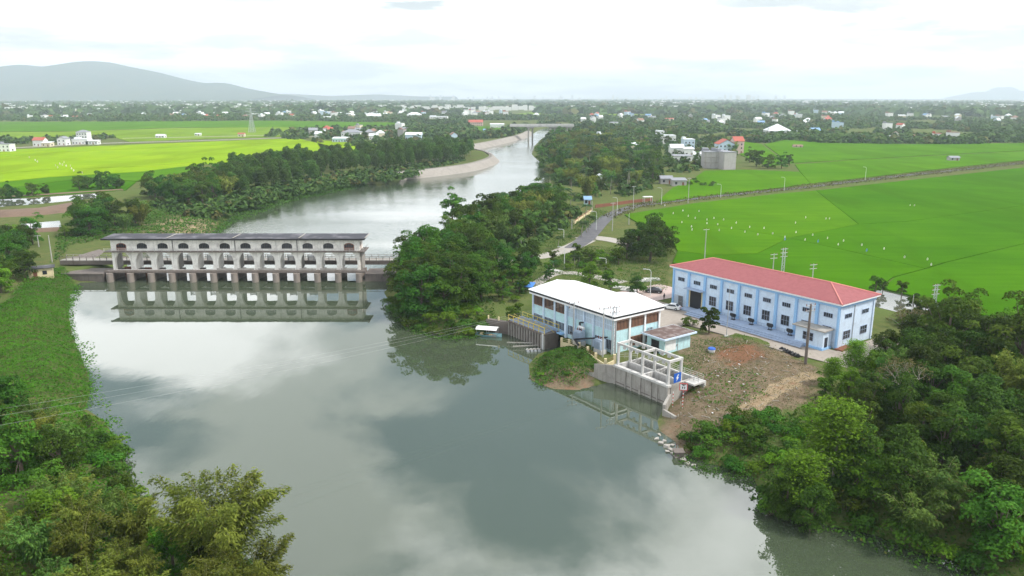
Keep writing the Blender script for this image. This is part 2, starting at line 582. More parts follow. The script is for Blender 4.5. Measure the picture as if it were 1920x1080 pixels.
dtr = np.zeros(len(GQ)); dtr[nq] = fade(1 - poly_dist(GQ[nq], TRACK, False) / 3.2)
red = np.maximum(red, dtr * 0.4)
sand = np.maximum(mask(SAND, 25.0) * 0.62, dtr)
t = NT('ground')
v = t.coord('World')
at = t.new('ShaderNodeAttribute', attribute_name='Col')
sp = t.new('ShaderNodeSeparateColor')
t.l.new(at.outputs['Color'], sp.inputs[0])
n_big, n_mid, n_fine = t.noise(v, 0.035, 5, 0.6), t.noise(v, 0.35, 6, 0.65), t.noise(v, 2.6, 5, 0.7)
grass = t.mix(t.ramp(n_mid, [(0.35, 0.0), (0.68, 1.0)]), (0.045, 0.085, 0.022), (0.135, 0.135, 0.050))
grass = t.mix(t.ramp(n_big, [(0.40, 0.0), (0.62, 1.0)]), grass, (0.075, 0.125, 0.030))
grass = t.mix(t.math('MULTIPLY', t.ramp(n_fine, [(0.3, 0.0), (0.75, 1.0)]), 0.5), grass, (0.17, 0.15, 0.075))
soil = t.mix(t.ramp(n_mid, [(0.32, 0.0), (0.7, 1.0)]), (0.095, 0.065, 0.045), (0.22, 0.165, 0.11))
soil = t.mix(t.math('MULTIPLY', t.ramp(t.noise(v, 0.9, 6, 0.7, 0.6), [(0.46, 0.0), (0.62, 1.0)]), 0.7), soil, (0.085, 0.095, 0.04))
soil = t.mix(t.math('MULTIPLY', t.ramp(n_fine, [(0.35, 0.0), (0.65, 1.0)]), 0.45), soil, (0.27, 0.215, 0.155))
redc = t.mix(n_fine, (0.15, 0.065, 0.038), (0.24, 0.125, 0.075))
sandc = t.mix(n_mid, (0.26, 0.19, 0.115), (0.40, 0.32, 0.21))
edge = lambda ch: t.ramp(t.math('ADD', ch, t.math('MULTIPLY', t.math('SUBTRACT', n_mid, 0.5), 1.1)), [(0.38, 0.0), (0.62, 1.0)])
c = t.mix(edge(sp.outputs[0]), grass, soil)
c = t.mix(t.math('MULTIPLY', edge(sp.outputs[2]), 0.8), c, sandc)
c = t.mix(t.math('MULTIPLY', edge(sp.outputs[1]), 0.85), c, redc)
M_ground = t.principled(c, 0.95, 0, t.bump(t.math('ADD', n_fine, n_mid), 0.7, 0.25), 0.0)
g_me = np_mesh('ground', np.stack([GX, GY, gzv], 1), GF, M_ground, np.stack([dirt, red, sand], 1), smooth=True)
tag(link('ground', g_me), kind='structure')

# river: one level sheet, the banks rise out of it
M_water = water_mat('river_water', (0.056, 0.074, 0.045), 0.008, 0.35, 2.2, 0.0, ripple=0.16)
wb = MB()
ys = [-260, 60, 220, 420, 800, 1650]
for a, b in zip(ys[:-1], ys[1:]):
    wb.add([(-420, a, WZ), (420, a, WZ), (420, b, WZ), (-420, b, WZ)], [(0, 1, 2, 3)])
tag(wb.build('river_water', M_water), kind='structure')

# ------------------------------------------------------------------ sheets laid on the ground
def flat_poly(name, pts, z, mat, parent=None, kind='structure', depth=0.0):
    m = MB()
    if depth:
        m.prism([(p[0], p[1]) for p in pts], z - depth, z)
    else:
        m.add([(p[0], p[1], z) for p in pts], [tuple(range(len(pts)))])
    me = m.mesh(name, mat)
    # wind it upwards
    if me.polygons[-1 if not depth else 1].normal.z < 0:
        me.flip_normals()
    o = link(name, me, parent)
    if parent is None and kind:
        tag(o, kind=kind)
    return o
def smooth_line(pts, n=6):
    pts = [np.array(p, float) for p in pts]
    out = []
    for i in range(len(pts) - 1):
        p0, p1, p2, p3 = pts[max(i - 1, 0)], pts[i], pts[i + 1], pts[min(i + 2, len(pts) - 1)]
        for k in range(n):
            s = k / n
            out.append(0.5 * ((2 * p1) + (-p0 + p2) * s + (2 * p0 - 5 * p1 + 4 * p2 - p3) * s * s + (-p0 + 3 * p1 - 3 * p2 + p3) * s ** 3))
    out.append(pts[-1])
    return out
def ribbon(name, line, width, dz, mat, thick=0.0, kind='structure'):
    line = smooth_line(line)
    n = len(line)
    ws = width if isinstance(width, (list, tuple)) else [width, width]
    L = np.array(line)
    T = np.gradient(L, axis=0)
    T /= np.hypot(*T.T)[:, None]
    N = np.stack([-T[:, 1], T[:, 0]], 1)
    wv = np.interp(np.linspace(0, 1, n), np.linspace(0, 1, len(ws)), ws)[:, None] / 2
    jit = 1 + 0.06 * (np.random.default_rng(n).random((n, 1)) - 0.5)
    Lf, Rt = L + N * wv * jit, L - N * wv * jit
    z = np.maximum(gz(L), np.maximum(gz(Lf), gz(Rt))) + dz
    m = MB()
    vs = [(p[0], p[1], q) for p, q in zip(Lf, z)] + [(p[0], p[1], q) for p, q in zip(Rt, z)]
    fs = [(i, n + i, n + i + 1, i + 1) for i in range(n - 1)]
    m.add(vs, fs)
    vb = [(p[0], p[1], q - 0.6) for p, q in zip(Lf, z)] + [(p[0], p[1], q - 0.6) for p, q in zip(Rt, z)]
    m.add(vs + vb, [(i, i + 1, 2 * n + i + 1, 2 * n + i) for i in range(n - 1)] + [(n + i, 3 * n + i, 3 * n + i + 1, n + i + 1) for i in range(n - 1)])
    return tag(m.build(name, mat), kind=kind)

M_asphalt = paint('worn_asphalt', (0.105, 0.105, 0.115), (0.20, 0.19, 0.18), 0.5, 0.9, False, 0.4, 'World')
M_dirtroad = paint('dusty_concrete_road', (0.36, 0.335, 0.30), (0.20, 0.17, 0.13), 0.5, 0.95, False, 0.4, 'World')
M_pave = paint('yard_paving', (0.33, 0.29, 0.25), (0.17, 0.135, 0.11), 0.6, 0.9, False, 0.25, 'World')
M_pinkpave = paint('pinkish_yard_paving', (0.46, 0.36, 0.33), (0.28, 0.22, 0.19), 0.5, 0.9, False, 0.3, 'World')
ribbon('road', W([(1072, 466), (1098, 448), (1124, 420), (1148, 402), (1195, 386), (1290, 374), (1420, 360), (1520, 350), (1660, 333), (1800, 318), (1980, 299)], GZ), [5.5, 6.5, 6.0, 5.0, 4.2, 4.2, 4.5, 4.5], 0.10, M_asphalt)
ribbon('path', W([(900, 489), (960, 487), (1022, 480), (1066, 466), (1100, 450)], GZ), [4.5, 5, 6.5, 7], 0.07, M_dirtroad)
ribbon('lay_by', W([(1090, 449), (1115, 446), (1150, 451), (1178, 458)], GZ), [7.5, 7.0, 5], 0.085, M_dirtroad)
ribbon('bank_track', W([(1000, 536), (1035, 515), (1075, 512), (1120, 520), (1170, 530)], GZ), [3, 4, 4], 0.06, M_dirtroad)

# rice: every plot is a thin raised stand with bare bunds between
def rice_mat(name, a, b, hay):
    t = NT(name)
    v = t.coord('World')
    vr = t.coord('World', (0.10, 0.9, 1))
    n1, n2, n3 = t.noise(v, 0.022, 4, 0.55), t.noise(vr, 0.30, 5, 0.65), t.noise(v, 1.6, 4, 0.7)
    c = t.mix(t.ramp(n1, [(0.35, 0.0), (0.65, 1.0)]), a, b)
    c = t.mix(t.math('MULTIPLY', t.ramp(n2, [(0.42, 0.0), (0.70, 1.0)]), 0.40), c, tuple(x * 0.62 for x in a))
    c = t.mix(t.math('MULTIPLY', t.ramp(n3, [(0.3, 0.0), (0.75, 1.0)]), 0.35), c, hay)
    n4 = t.noise(t.coord('World', (0.5, 0.12, 1)), 0.06, 5, 0.6, 0.5)
    c = t.mix(t.math('MULTIPLY', t.ramp(n4, [(0.47, 0.0), (0.62, 1.0)]), 0.75), c, tuple(x * 0.68 for x in b))
    MATS[name] = t.principled(c, 0.75, 0, t.bump(t.math('ADD', n3, n2), 0.6, 0.35), 0.0)
    return MATS[name]
M_rice_a = rice_mat('green_rice', (0.036, 0.124, 0.003), (0.058, 0.165, 0.004), (0.075, 0.185, 0.006))
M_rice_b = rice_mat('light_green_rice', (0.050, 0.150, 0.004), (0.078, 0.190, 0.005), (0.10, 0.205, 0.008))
M_rice_c = rice_mat('sun_tinted_yellow_green_rice', (0.170, 0.310, 0.005), (0.225, 0.350, 0.007), (0.26, 0.34, 0.012))  # sunlight from a break in the clouds is put into this rice colour
M_rice_d = rice_mat('pale_sun_tinted_rice', (0.12, 0.23, 0.014), (0.165, 0.265, 0.018), (0.21, 0.24, 0.035))  # paler tone for the far plots, sunlight put into the colour
M_rice_e = rice_mat('dark_green_rice', (0.032, 0.114, 0.003), (0.052, 0.150, 0.004), (0.067, 0.170, 0.006))
def shrink(pts, g):
    pts = np.array(pts, float)
    c = pts.mean(0)
    n = len(pts)
    area = sum(pts[i][0] * pts[(i + 1) % n][1] - pts[(i + 1) % n][0] * pts[i][1] for i in range(n))
    sgn = 1 if area > 0 else -1
    out = []
    for i in range(n):
        a, b, d = pts[i - 1], pts[i], pts[(i + 1) % n]
        e1, e2 = (b - a) / (np.linalg.norm(b - a) + 1e-9), (d - b) / (np.linalg.norm(d - b) + 1e-9)
        n1, n2 = np.array([-e1[1], e1[0]]) * sgn, np.array([-e2[1], e2[0]]) * sgn
        nb = n1 + n2
        nb = nb / max(0.6, (nb @ nb) / 2) if (nb @ nb) > 1e-6 else n1
        out.append(tuple(b + nb * g))
    return out
def paddy(px, mat, gap=0.7, h=0.45):
    pts = shrink(W(px, GZ + h), gap)
    return flat_poly('rice_field', pts, GZ + h, mat, depth=h)
# right bank plots (photo rows 305..600)
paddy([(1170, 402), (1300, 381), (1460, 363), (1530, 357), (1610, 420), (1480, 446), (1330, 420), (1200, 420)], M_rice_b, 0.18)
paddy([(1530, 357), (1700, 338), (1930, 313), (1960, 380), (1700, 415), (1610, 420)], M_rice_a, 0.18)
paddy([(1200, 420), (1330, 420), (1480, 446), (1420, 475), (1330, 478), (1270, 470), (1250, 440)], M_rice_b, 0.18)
paddy([(1480, 446), (1610, 420), (1700, 415), (1960, 380), (1990, 440), (1770, 492), (1735, 503), (1590, 470)], M_rice_a, 0.2)
paddy([(1270, 470), (1330, 478), (1420, 475), (1480, 446), (1590, 470), (1735, 503), (1675, 519), (1640, 545), (1560, 540), (1260, 492)], M_rice_a, 0.18)
paddy([(1675, 519), (1735, 503), (1770, 492), (1990, 440), (2050, 560), (1990, 640), (1790, 574), (1650, 540)], M_rice_a, 0.55)
# between the road and the village
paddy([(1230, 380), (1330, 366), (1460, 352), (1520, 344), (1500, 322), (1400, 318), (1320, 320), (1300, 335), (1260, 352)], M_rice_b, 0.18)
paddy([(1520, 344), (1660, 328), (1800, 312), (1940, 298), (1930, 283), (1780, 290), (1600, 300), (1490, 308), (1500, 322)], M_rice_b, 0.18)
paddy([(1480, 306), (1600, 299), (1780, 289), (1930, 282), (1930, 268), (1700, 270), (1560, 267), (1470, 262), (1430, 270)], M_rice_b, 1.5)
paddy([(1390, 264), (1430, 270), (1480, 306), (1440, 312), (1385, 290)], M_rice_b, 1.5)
# left bank plots: sun patch and nearer cloud shade put into the rice colours
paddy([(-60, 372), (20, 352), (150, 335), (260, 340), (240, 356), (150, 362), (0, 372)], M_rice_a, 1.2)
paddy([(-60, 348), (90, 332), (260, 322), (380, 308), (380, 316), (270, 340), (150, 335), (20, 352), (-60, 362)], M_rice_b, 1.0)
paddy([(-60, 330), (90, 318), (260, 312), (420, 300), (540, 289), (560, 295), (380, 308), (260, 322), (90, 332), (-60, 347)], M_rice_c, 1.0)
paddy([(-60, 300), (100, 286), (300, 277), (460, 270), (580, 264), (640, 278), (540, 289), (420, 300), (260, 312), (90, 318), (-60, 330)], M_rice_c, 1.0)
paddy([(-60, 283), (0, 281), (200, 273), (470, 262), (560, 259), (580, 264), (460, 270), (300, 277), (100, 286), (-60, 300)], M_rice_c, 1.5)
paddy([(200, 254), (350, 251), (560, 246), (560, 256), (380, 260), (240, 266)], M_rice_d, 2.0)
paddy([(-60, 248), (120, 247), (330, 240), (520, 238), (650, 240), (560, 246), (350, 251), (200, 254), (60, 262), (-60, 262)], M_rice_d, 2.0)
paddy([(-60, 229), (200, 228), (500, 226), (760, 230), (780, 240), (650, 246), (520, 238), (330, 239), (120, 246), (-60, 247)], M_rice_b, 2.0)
paddy([(1020, 208), (1160, 207), (1270, 211), (1180, 216), (1040, 217), (960, 214)], M_rice_d, 3.0)
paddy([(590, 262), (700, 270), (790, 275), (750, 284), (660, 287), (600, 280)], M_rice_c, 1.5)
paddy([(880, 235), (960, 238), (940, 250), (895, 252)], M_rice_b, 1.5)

# fish ponds left of the barrage and the pond behind the warehouse
M_pond = water_mat('pond_water', (0.10, 0.105, 0.085), 0.004, 0.5, 2.2, 0.02)
flat_poly('pond_water', W([(-60, 376), (60, 372), (195, 361), (188, 371), (60, 384), (-60, 392)], GZ), GZ + 0.06, M_pond)
flat_poly('pond_water', W([(40, 420), (112, 414), (116, 428), (44, 430)], GZ), GZ + 0.06, M_pond)
flat_poly('pond_water', W([(1640, 540), (1700, 547), (1772, 574), (1768, 590), (1700, 590), (1640, 575)], GZ), GZ + 0.06, M_pond)
M_mud = paint('bare_brown_earth', (0.17, 0.115, 0.082), (0.09, 0.065, 0.05), 0.6, 0.95, False, 0.3, 'World')
def berm(name, line, width, h, mat):
    line = smooth_line(line, 5)
    m, n, prof = MB(), len(line), [(-1, 0), (-0.55, 0.8), (-0.2, 1.0), (0.25, 0.95), (0.6, 0.7), (1, 0)]
    L = np.array(line)
    T = np.gradient(L, axis=0)
    T /= np.hypot(*T.T)[:, None]
    N = np.stack([-T[:, 1], T[:, 0]], 1)
    vs = []
    for i in range(n):
        k = 0.85 + 0.3 * fbm(np.array([i * 0.37]), np.array([2.2]))[0]
        for a, q in prof:
            p = L[i] + N[i] * a * width / 2
            vs.append((p[0], p[1], GZ - 0.1 + h * q * k))
    w = len(prof)
    fs = [(i * w + j, (i + 1) * w + j, (i + 1) * w + j + 1, i * w + j + 1) for i in range(n - 1) for j in range(w - 1)]
    return tag(m.add(vs, fs).build(name, mat, smooth=True), kind='structure')
berm('earth_embankment', W([(-80, 404), (20, 401), (90, 396), (160, 384)], GZ), 22, 1.8, M_mud)
berm('earth_embankment', W([(-60, 374), (60, 368), (150, 362), (230, 357)], GZ), 5, 1.0, M_mud)
berm('earth_embankment', W([(40, 434), (80, 433), (120, 431)], GZ), 6, 1.2, M_mud)
# the causeway with a dirt track across the left fields
ribbon('dirt_track', W([(-60, 281), (60, 276), (200, 269), (380, 264), (520, 259), (600, 256)], GZ), [6, 6, 6], 0.5, M_dirtroad)
ribbon('dirt_track', W([(230, 260), (340, 258), (470, 255), (560, 252)], GZ), [7, 9, 7], 0.5, M_dirtroad)

# stone-pitched revetments of the river bends
M_revet = paint('sandy_stone_pitching', (0.30, 0.275, 0.245), (0.18, 0.165, 0.15), 0.5, 0.95, False, 0.12, 'World')
def revetment(px, off, label_kind):
    line = np.array(smooth_line(W(px, WZ), 6))
    T = np.gradient(line, axis=0)
    T /= np.hypot(*T.T)[:, None]
    N = np.stack([-T[:, 1], T[:, 0]], 1)
    m, vs = MB(), []
    K = [-0.8, 0.5, 2.5, 5, 7.5, off * 0.8, off]
    for i in range(len(line)):
        for k in K:
            p = line[i] + N[i] * k
            vs.append((p[0], p[1], WZ - 0.25 + 5.2 * fade(np.array([(k + 0.8) / (off * 0.8)]))[0]))
    w = len(K)
    m.add(vs, [(i * w + j, (i + 1) * w + j, (i + 1) * w + j + 1, i * w + j + 1) for i in range(len(line) - 1) for j in range(w - 1)])
    me = m.mesh('river_revetment', M_revet)
    if me.polygons[len(me.polygons) // 2].normal.z < 0:
        me.flip_normals()
    return tag(link('river_revetment', me), kind='structure')
revetment([(752, 338), (850, 327), (905, 317), (936, 304), (925, 294), (897, 287)], 8.5, 0)
revetment([(893, 281), (940, 271), (985, 259), (1000, 251)], 9, 0)

# ------------------------------------------------------------------ mountains far off
t = NT('far_forest')
nn = t.noise(t.coord('World'), 0.004, 5, 0.6)
cc = t.mix(t.ramp(nn, [(0.45, 0.0), (0.7, 1.0)]), (0.035, 0.06, 0.035), (0.08, 0.085, 0.05))
M_mount = t.principled(cc, 0.95, spec=0.05)
def mountain(name, prof, dist, depth, seed):
    xs = np.linspace(prof[0][0], prof[-1][0], 150)
    hs = np.interp(xs, [p[0] for p in prof], [p[1] for p in prof])
    ker = np.array([1, 2, 3, 2, 1]) / 9
    hs = np.convolve(np.pad(hs, 2, 'edge'), ker, 'valid')
    ts = np.linspace(-1, 1, 26)
    vs = []
    for tt in ts:
        d = dist + tt * depth
        for x, h in zip(xs, hs):
            top = max(0.0, (HORIZ - h) / FPX * dist + CAMH - GZ)
            k = max(0.0, 1 - tt * tt)
            r = 0.80 + 0.20 * math.cos(tt * 1.5) - 0.45 * (fbm(np.array([x / 45 + seed]), np.array([tt * 2.0 + 4]), 4)[0]) * (1 - k ** 3)
            vs.append(((x - 960) / FPX * dist * 1.03, d, GZ - 2 + (top + 2) * k * max(0.1, r)))
    w = len(xs)
    fs = [(i * w + j, i * w + j + 1, (i + 1) * w + j + 1, (i + 1) * w + j) for i in range(len(ts) - 1) for j in range(w - 1)]
    return tag(MB().add(vs, fs).build(name, M_mount, smooth=True), kind='structure')
mountain('mountain', [(-260, 175), (-160, 160), (-60, 150), (0, 144), (40, 139), (80, 128), (105, 125), (130, 128), (150, 129), (185, 124), (215, 119), (250, 120), (285, 128), (330, 137), (380, 151), (420, 158), (450, 156), (475, 164), (520, 173), (560, 179)], 9500, 1700, 3)
mountain('hills', [(420, 181), (480, 179), (560, 176), (640, 180), (720, 177), (800, 181), (860, 181)], 13500, 900, 9)
mountain('hills', [(1740, 181), (1775, 173), (1800, 172), (1812, 165), (1840, 164), (1855, 171), (1880, 170), (1900, 167), (1925, 175), (1980, 181)], 16800, 500, 21)

# ------------------------------------------------------------------ haze: one closed box of even air
hz = MB().box(-18500, 18500, -600, 18500, -3.0, 505)
t = NT('haze')
pv = t.new('ShaderNodeVolumePrincipled')
pv.inputs['Color'].default_value = (0.80, 0.885, 1.0, 1)
pv.inputs['Density'].default_value = 0.00013
pv.inputs['Anisotropy'].default_value = 0.5
t.l.new(pv.outputs[0], t.out.inputs['Volume'])
tag(hz.build('haze', t.mat), 'pale blue haze thickening over the far plain', kind='stuff')
# ------------------------------------------------------------------ the barrage with its gatehouse
def arch_pts(cx, z0, zs, w, rise, n=10):
    """opening outline: straight jambs from z0 to zs, then a flat arch"""
    pts = [(cx - w / 2, z0), (cx - w / 2, zs)]
    for i in range(1, n):
        a = math.pi * (1 - i / n)
        pts.append((cx + w / 2 * math.cos(a), zs + rise * math.sin(a)))
    pts += [(cx + w / 2, zs), (cx + w / 2, z0)]
    return pts
def wall_panel(m, x0, x1, z0, z1, opening, y0, y1, mi=0):
    """slab between y0 and y1 with one opening cut through it; the opening's first and last points lie on its sill"""
    n = len(opening)
    zs = opening[0][1]
    for y, flip in ((y0, False), (y1, True)):
        fs, vs = [], []
        def quad(a, b, c, d):
            o = len(vs)
            vs.extend([(p, y, q) for p, q in (a, b, c, d)])
            fs.append((o, o + 1, o + 2, o + 3) if not flip else (o + 3, o + 2, o + 1, o))
        quad((x0, z0), (opening[0][0], z0), (opening[0][0], z1), (x0, z1))
        quad((opening[-1][0], z0), (x1, z0), (x1, z1), (opening[-1][0], z1))
        if zs > z0 + 1e-6:
            quad((opening[0][0], z0), (opening[-1][0], z0), opening[-1], opening[0])
        for i in range(1, n - 2):
            a, b = opening[i], opening[i + 1]
            if abs(a[0] - b[0]) > 1e-6:
                quad(a, b, (b[0], z1), (a[0], z1))
        m.add(vs, fs, mi)
    vs = [(p, y0, q) for p, q in opening] + [(p, y1, q) for p, q in opening]
    fs = [(i, n + i, n + i + 1, i + 1) for i in range(n - 1)]
    if zs > z0 + 1e-6:
        fs.append((n - 1, 2 * n - 1, n, 0))
    m.add(vs, fs, mi)
    m.add([(x0, y0, z1), (x1, y0, z1), (x1, y1, z1), (x0, y1, z1)], [(0, 1, 2, 3)], mi)
    m.add([(x0, y0, z0), (x1, y0, z0), (x1, y1, z0), (x0, y1, z0)], [(3, 2, 1, 0)], mi)

DX0, BAY, NB = -111.95, 5.78, 12
DXE = DX0 + BAY * NB
dam = thing('river_barrage', 'long white weathered river barrage with arched gatehouse on concrete piers', 'barrage', (DX0 * 1.051, 219.3, WZ - 2.0), 0.0, None, (1.051, 1.0, 1.0))
L = BAY * NB
z_ = lambda a: a - WZ
# piers with rounded noses
pm = MB()
nose = [(0.9 * math.cos(a), -1.05 * math.sin(a) + 1.1) for a in np.linspace(0, math.pi, 9)]
pm.prism([(p[0], p[1]) for p in nose[::-1]] + [(0.9, 9.0), (-0.9, 9.0)][::-1], -2.5, z_(5.9))
pm.prism([(p[0] * 1.08, (p[1] - 1.1) * 1.08 + 1.1) for p in nose[::-1]] + [(0.98, 9.1), (-0.98, 9.1)][::-1], -2.5, 0.25)
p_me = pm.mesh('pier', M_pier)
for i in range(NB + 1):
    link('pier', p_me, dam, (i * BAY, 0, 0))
# deck slab on the piers, with a worn lip
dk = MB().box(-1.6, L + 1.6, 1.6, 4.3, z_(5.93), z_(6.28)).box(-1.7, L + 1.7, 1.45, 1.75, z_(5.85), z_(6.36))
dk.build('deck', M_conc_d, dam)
# open lower storey: frame walls with haunched openings, front and back
low_f = MB()
for i in range(NB):
    x0, x1 = i * BAY, (i + 1) * BAY
    op = [(x0 + 0.75, z_(6.3)), (x0 + 0.75, z_(8.7)), (x0 + 0.86, z_(9.5)), (x0 + 1.12, z_(10.3)), (x0 + 1.55, z_(11.0)), (x0 + 2.0, z_(11.45)),
          (x1 - 2.0, z_(11.45)), (x1 - 1.55, z_(11.0)), (x1 - 1.12, z_(10.3)), (x1 - 0.86, z_(9.5)), (x1 - 0.75, z_(8.7)), (x1 - 0.75, z_(6.3))]
    wb_ = MB()
    wall_panel(wb_, x0 + 0.004, x1 - 0.004, z_(6.3), z_(11.75), op, 3.7, 4.7)
    if i == 0:
        a_me = None
    wb_.build('arch_frame', M_dam, dam)
# cross walls carrying the hoist floor
for i in range(NB + 1):
    MB().box(i * BAY - 0.45, i * BAY + 0.45, 4.72, 8.9, z_(6.3), z_(11.74)).build('pillar', M_dam if i % 3 else M_conc, dam)
MB().box(-0.6, L + 0.6, 9.12, 9.3, z_(11.2), z_(11.7)).build('beam', M_conc, dam)
# balcony slab with kerb and railing
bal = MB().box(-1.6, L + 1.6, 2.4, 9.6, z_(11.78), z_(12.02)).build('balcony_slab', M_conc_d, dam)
br = MB()
for i in range(int(L / 1.93) + 2):
    x = -1.45 + i * (L + 2.9) / (int(L / 1.93) + 1)
    br.box(x - 0.035, x + 0.035, 2.5, 2.57, z_(12.02), z_(12.95))
for zz in (12.35, 12.65, 12.93):
    br.box(-1.5, L + 1.5, 2.51, 2.56, z_(zz) - 0.025, z_(zz) + 0.025)
for yy in (2.5, 9.4):
    br.box(L + 1.42, L + 1.49, 2.57, 9.4, z_(12.9), z_(12.95))
br.build('railing', M_conc_l, dam)
# upper storey: one wall panel, one window per bay
for i in range(NB):
    x0, x1, cx = i * BAY, (i + 1) * BAY, (i + 0.5) * BAY
    door = i in (0, NB - 1)
    sill = z_(12.04) if door else z_(12.6)
    op = arch_pts(cx, sill if not door else z_(12.05), z_(13.5), 2.9, 0.85)
    w_ = MB()
    wall_panel(w_, x0 + 0.003, x1 - 0.003, z_(12.04), z_(15.35), op, 3.7, 4.0)
    wl_o = w_.build('wall', M_dam, dam)
    # hood mould round the arch and the string course between
    h = MB()
    arc = [(cx + 1.62 * math.cos(a), z_(13.55) + 1.12 * math.sin(a)) for a in np.linspace(0.28, math.pi - 0.28, 11)]
    line = [(x1 - 0.02, arc[0][1])] + arc + [(x0 + 0.02, arc[-1][1])]
    for a, b in zip(line[:-1], line[1:]):
        h.bar((a[0], 3.64, a[1]), (b[0], 3.64, b[1]), 0.14, 0.16)
    h.build('moulding', M_dam, wl_o)
    g = MB().box(cx - 1.44, cx + 1.44, 3.86, 3.9, op[0][1] + 0.01, z_(14.33))
    win = g.build('door' if door else 'window', M_rust if door else M_glass, dam)
    fr = MB()
    if door:
        for k in range(4):
            xx = cx - 1.2 + k * 0.61
            fr.box(xx, xx + 0.5, 3.80, 3.86, z_(13.0), z_(13.75 if k in (0, 3) else 14.05))
        fr.build('pane', M_glass, win)
    else:
        for k in range(1, 6):
            xx = cx - 1.45 + k * 2.9 / 6
            tz = z_(13.5) + 0.85 * math.sqrt(max(0, 1 - ((xx - cx) / 1.45) ** 2))
            fr.box(xx - 0.02, xx + 0.02, 3.80, 3.86, op[0][1], tz)
        for zz in (12.62, 13.05, 13.5, 13.95):
            hw = 1.44 if zz < 13.6 else 1.2
            fr.box(cx - hw, cx + hw, 3.79, 3.85, z_(zz) - 0.02, z_(zz) + 0.02)
        fr.build('mullions', M_conc_d, win)
    if i % 3 == 0 and i:
        MB().tube([(x0, 3.6, z_(12.05)), (x0, 3.6, z_(15.6))], 0.09, 6).build('drainpipe', M_black, dam)
MB().box(0.003, L - 0.003, 8.6, 8.9, z_(12.04), z_(15.35)).build('rear_wall', M_dam, dam)
for x in (-0.001, L - 0.3):
    ew = MB()
    op = [(5.4, z_(12.06)), (5.4, z_(14.2)), (6.9, z_(14.2)), (6.9, z_(12.06))]
    ew.box(x, x + 0.3, 4.003, 5.5, z_(12.04), z_(15.35)).box(x, x + 0.3, 6.8, 8.597, z_(12.04), z_(15.35)).box(x, x + 0.3, 5.5, 6.8, z_(14.3), z_(15.35))
    ew.build('end_wall', M_dam, dam)
    MB().box(x + 0.1, x + 0.2, 5.5, 6.8, z_(12.04), z_(14.3)).build('door', M_rust, dam)
# roof: four slabs with joints, on a dark fascia
for k in range(4):
    a, b = -1.9 + k * (L + 3.8) / 4, -1.9 + (k + 1) * (L + 3.8) / 4
    rs = MB().extr([(2.3, z_(15.62)), (9.9, z_(15.98)), (9.9, z_(16.14)), (2.3, z_(15.84))], 'x', a + 0.04, b - 0.04)
    r_o = rs.build('roof_slab', M_dam_roof, dam)
    MB().box(a + 0.02, b - 0.02, 2.2, 2.32, z_(15.42), z_(15.9)).build('fascia', M_black, r_o)
    MB().box(b - 0.16, b + 0.16, 2.4, 9.8, z_(16.05), z_(16.16)).build('joint_cap', M_conc, r_o)
MB().box(0, L, 3.5, 9.2, z_(15.36), z_(15.6)).build('wall_plate', M_dam, dam)
# service bridge behind
sb = MB().box(-19, L + 12.5, 11.2, 15.0, z_(7.2), z_(7.6)).build('bridge_deck', M_conc, dam)
MB().box(-19, L + 12.5, 11.0, 11.3, z_(6.3), z_(7.45)).box(-19, L + 12.5, 14.8, 15.1, z_(6.3), z_(7.45)).build('girder', M_conc_d, dam)
for yy in (11.1, 15.0):
    rl = MB()
    x = -19.0
    while x < L + 12.6:
        rl.box(x - 0.07, x + 0.07, yy - 0.07, yy + 0.07, z_(7.6), z_(8.75))
        x += 1.95
    for zz in (8.1, 8.68):
        rl.box(-19, L + 12.5, yy - 0.05, yy + 0.05, z_(zz) - 0.05, z_(zz) + 0.05)
    rl.build('railing', M_conc_d if yy < 12 else M_conc, dam)
# raised lift gates and lattice steps standing in the middle bays
for i in range(3, 10):
    gt = MB()
    x0, x1 = i * BAY + 1.2, (i + 1) * BAY - 1.2
    for k in range(5):
        gt.box(x0, x1, 9.9, 10.1, z_(8.0 + k * 0.34), z_(8.16 + k * 0.34))
    for xx in (x0, (x0 + x1) / 2, x1):
        gt.box(xx - 0.07, xx + 0.07, 9.85, 10.15, z_(7.6), z_(9.7))
    gt.build('gate_frame', M_steel, dam)
for i in range(0, 2):
    MB().box(i * BAY + 0.95, (i + 1) * BAY - 0.95, 8.2, 8.5, -2.0, z_(6.3 - 0.25 * i)).build('sluice_gate', M_rust, dam)
# silted weir plates between the piers
for i in range(5, NB):
    MB().box(i * BAY + 0.6, (i + 1) * BAY - 0.6, 2.3, 2.45, z_(6.5), z_(7.1)).build('walkway_rail', M_conc, dam)
# abutments
ab = MB().box(-17.0, -1.62, 1.0, 9.0, -3, z_(5.7)).box(-17.2, -1.8, 0.85, 1.0, z_(5.5), z_(5.78)).build('abutment', M_conc_d, dam)
ab2 = MB().box(L + 1.62, L + 14.0, 1.6, 9.0, -3, z_(5.6)).box(L + 1.7, L + 14.0, 1.4, 1.6, z_(5.4), z_(5.7))
ab2.box(L + 6.0, L + 6.25, 1.35, 1.6, -3, z_(5.4))
ab2.build('abutment', M_conc_d, dam)
# stone pitched slope left of the upstream face
sl = MB().add([(-19, 15.6, z_(7.3)), (-1.2, 15.6, z_(2.2)), (-1.2, 34, z_(1.0)), (-19, 34, z_(6.6)), (-19, 15.6, -1), (-1.2, 15.6, -1), (-1.2, 34, -1), (-19, 34, -1)],
             [(0, 1, 2, 3), (0, 4, 5, 1), (1, 5, 6, 2), (2, 6, 7, 3), (3, 7, 4, 0)])
sl.build('stone_apron', M_conc_d, dam)

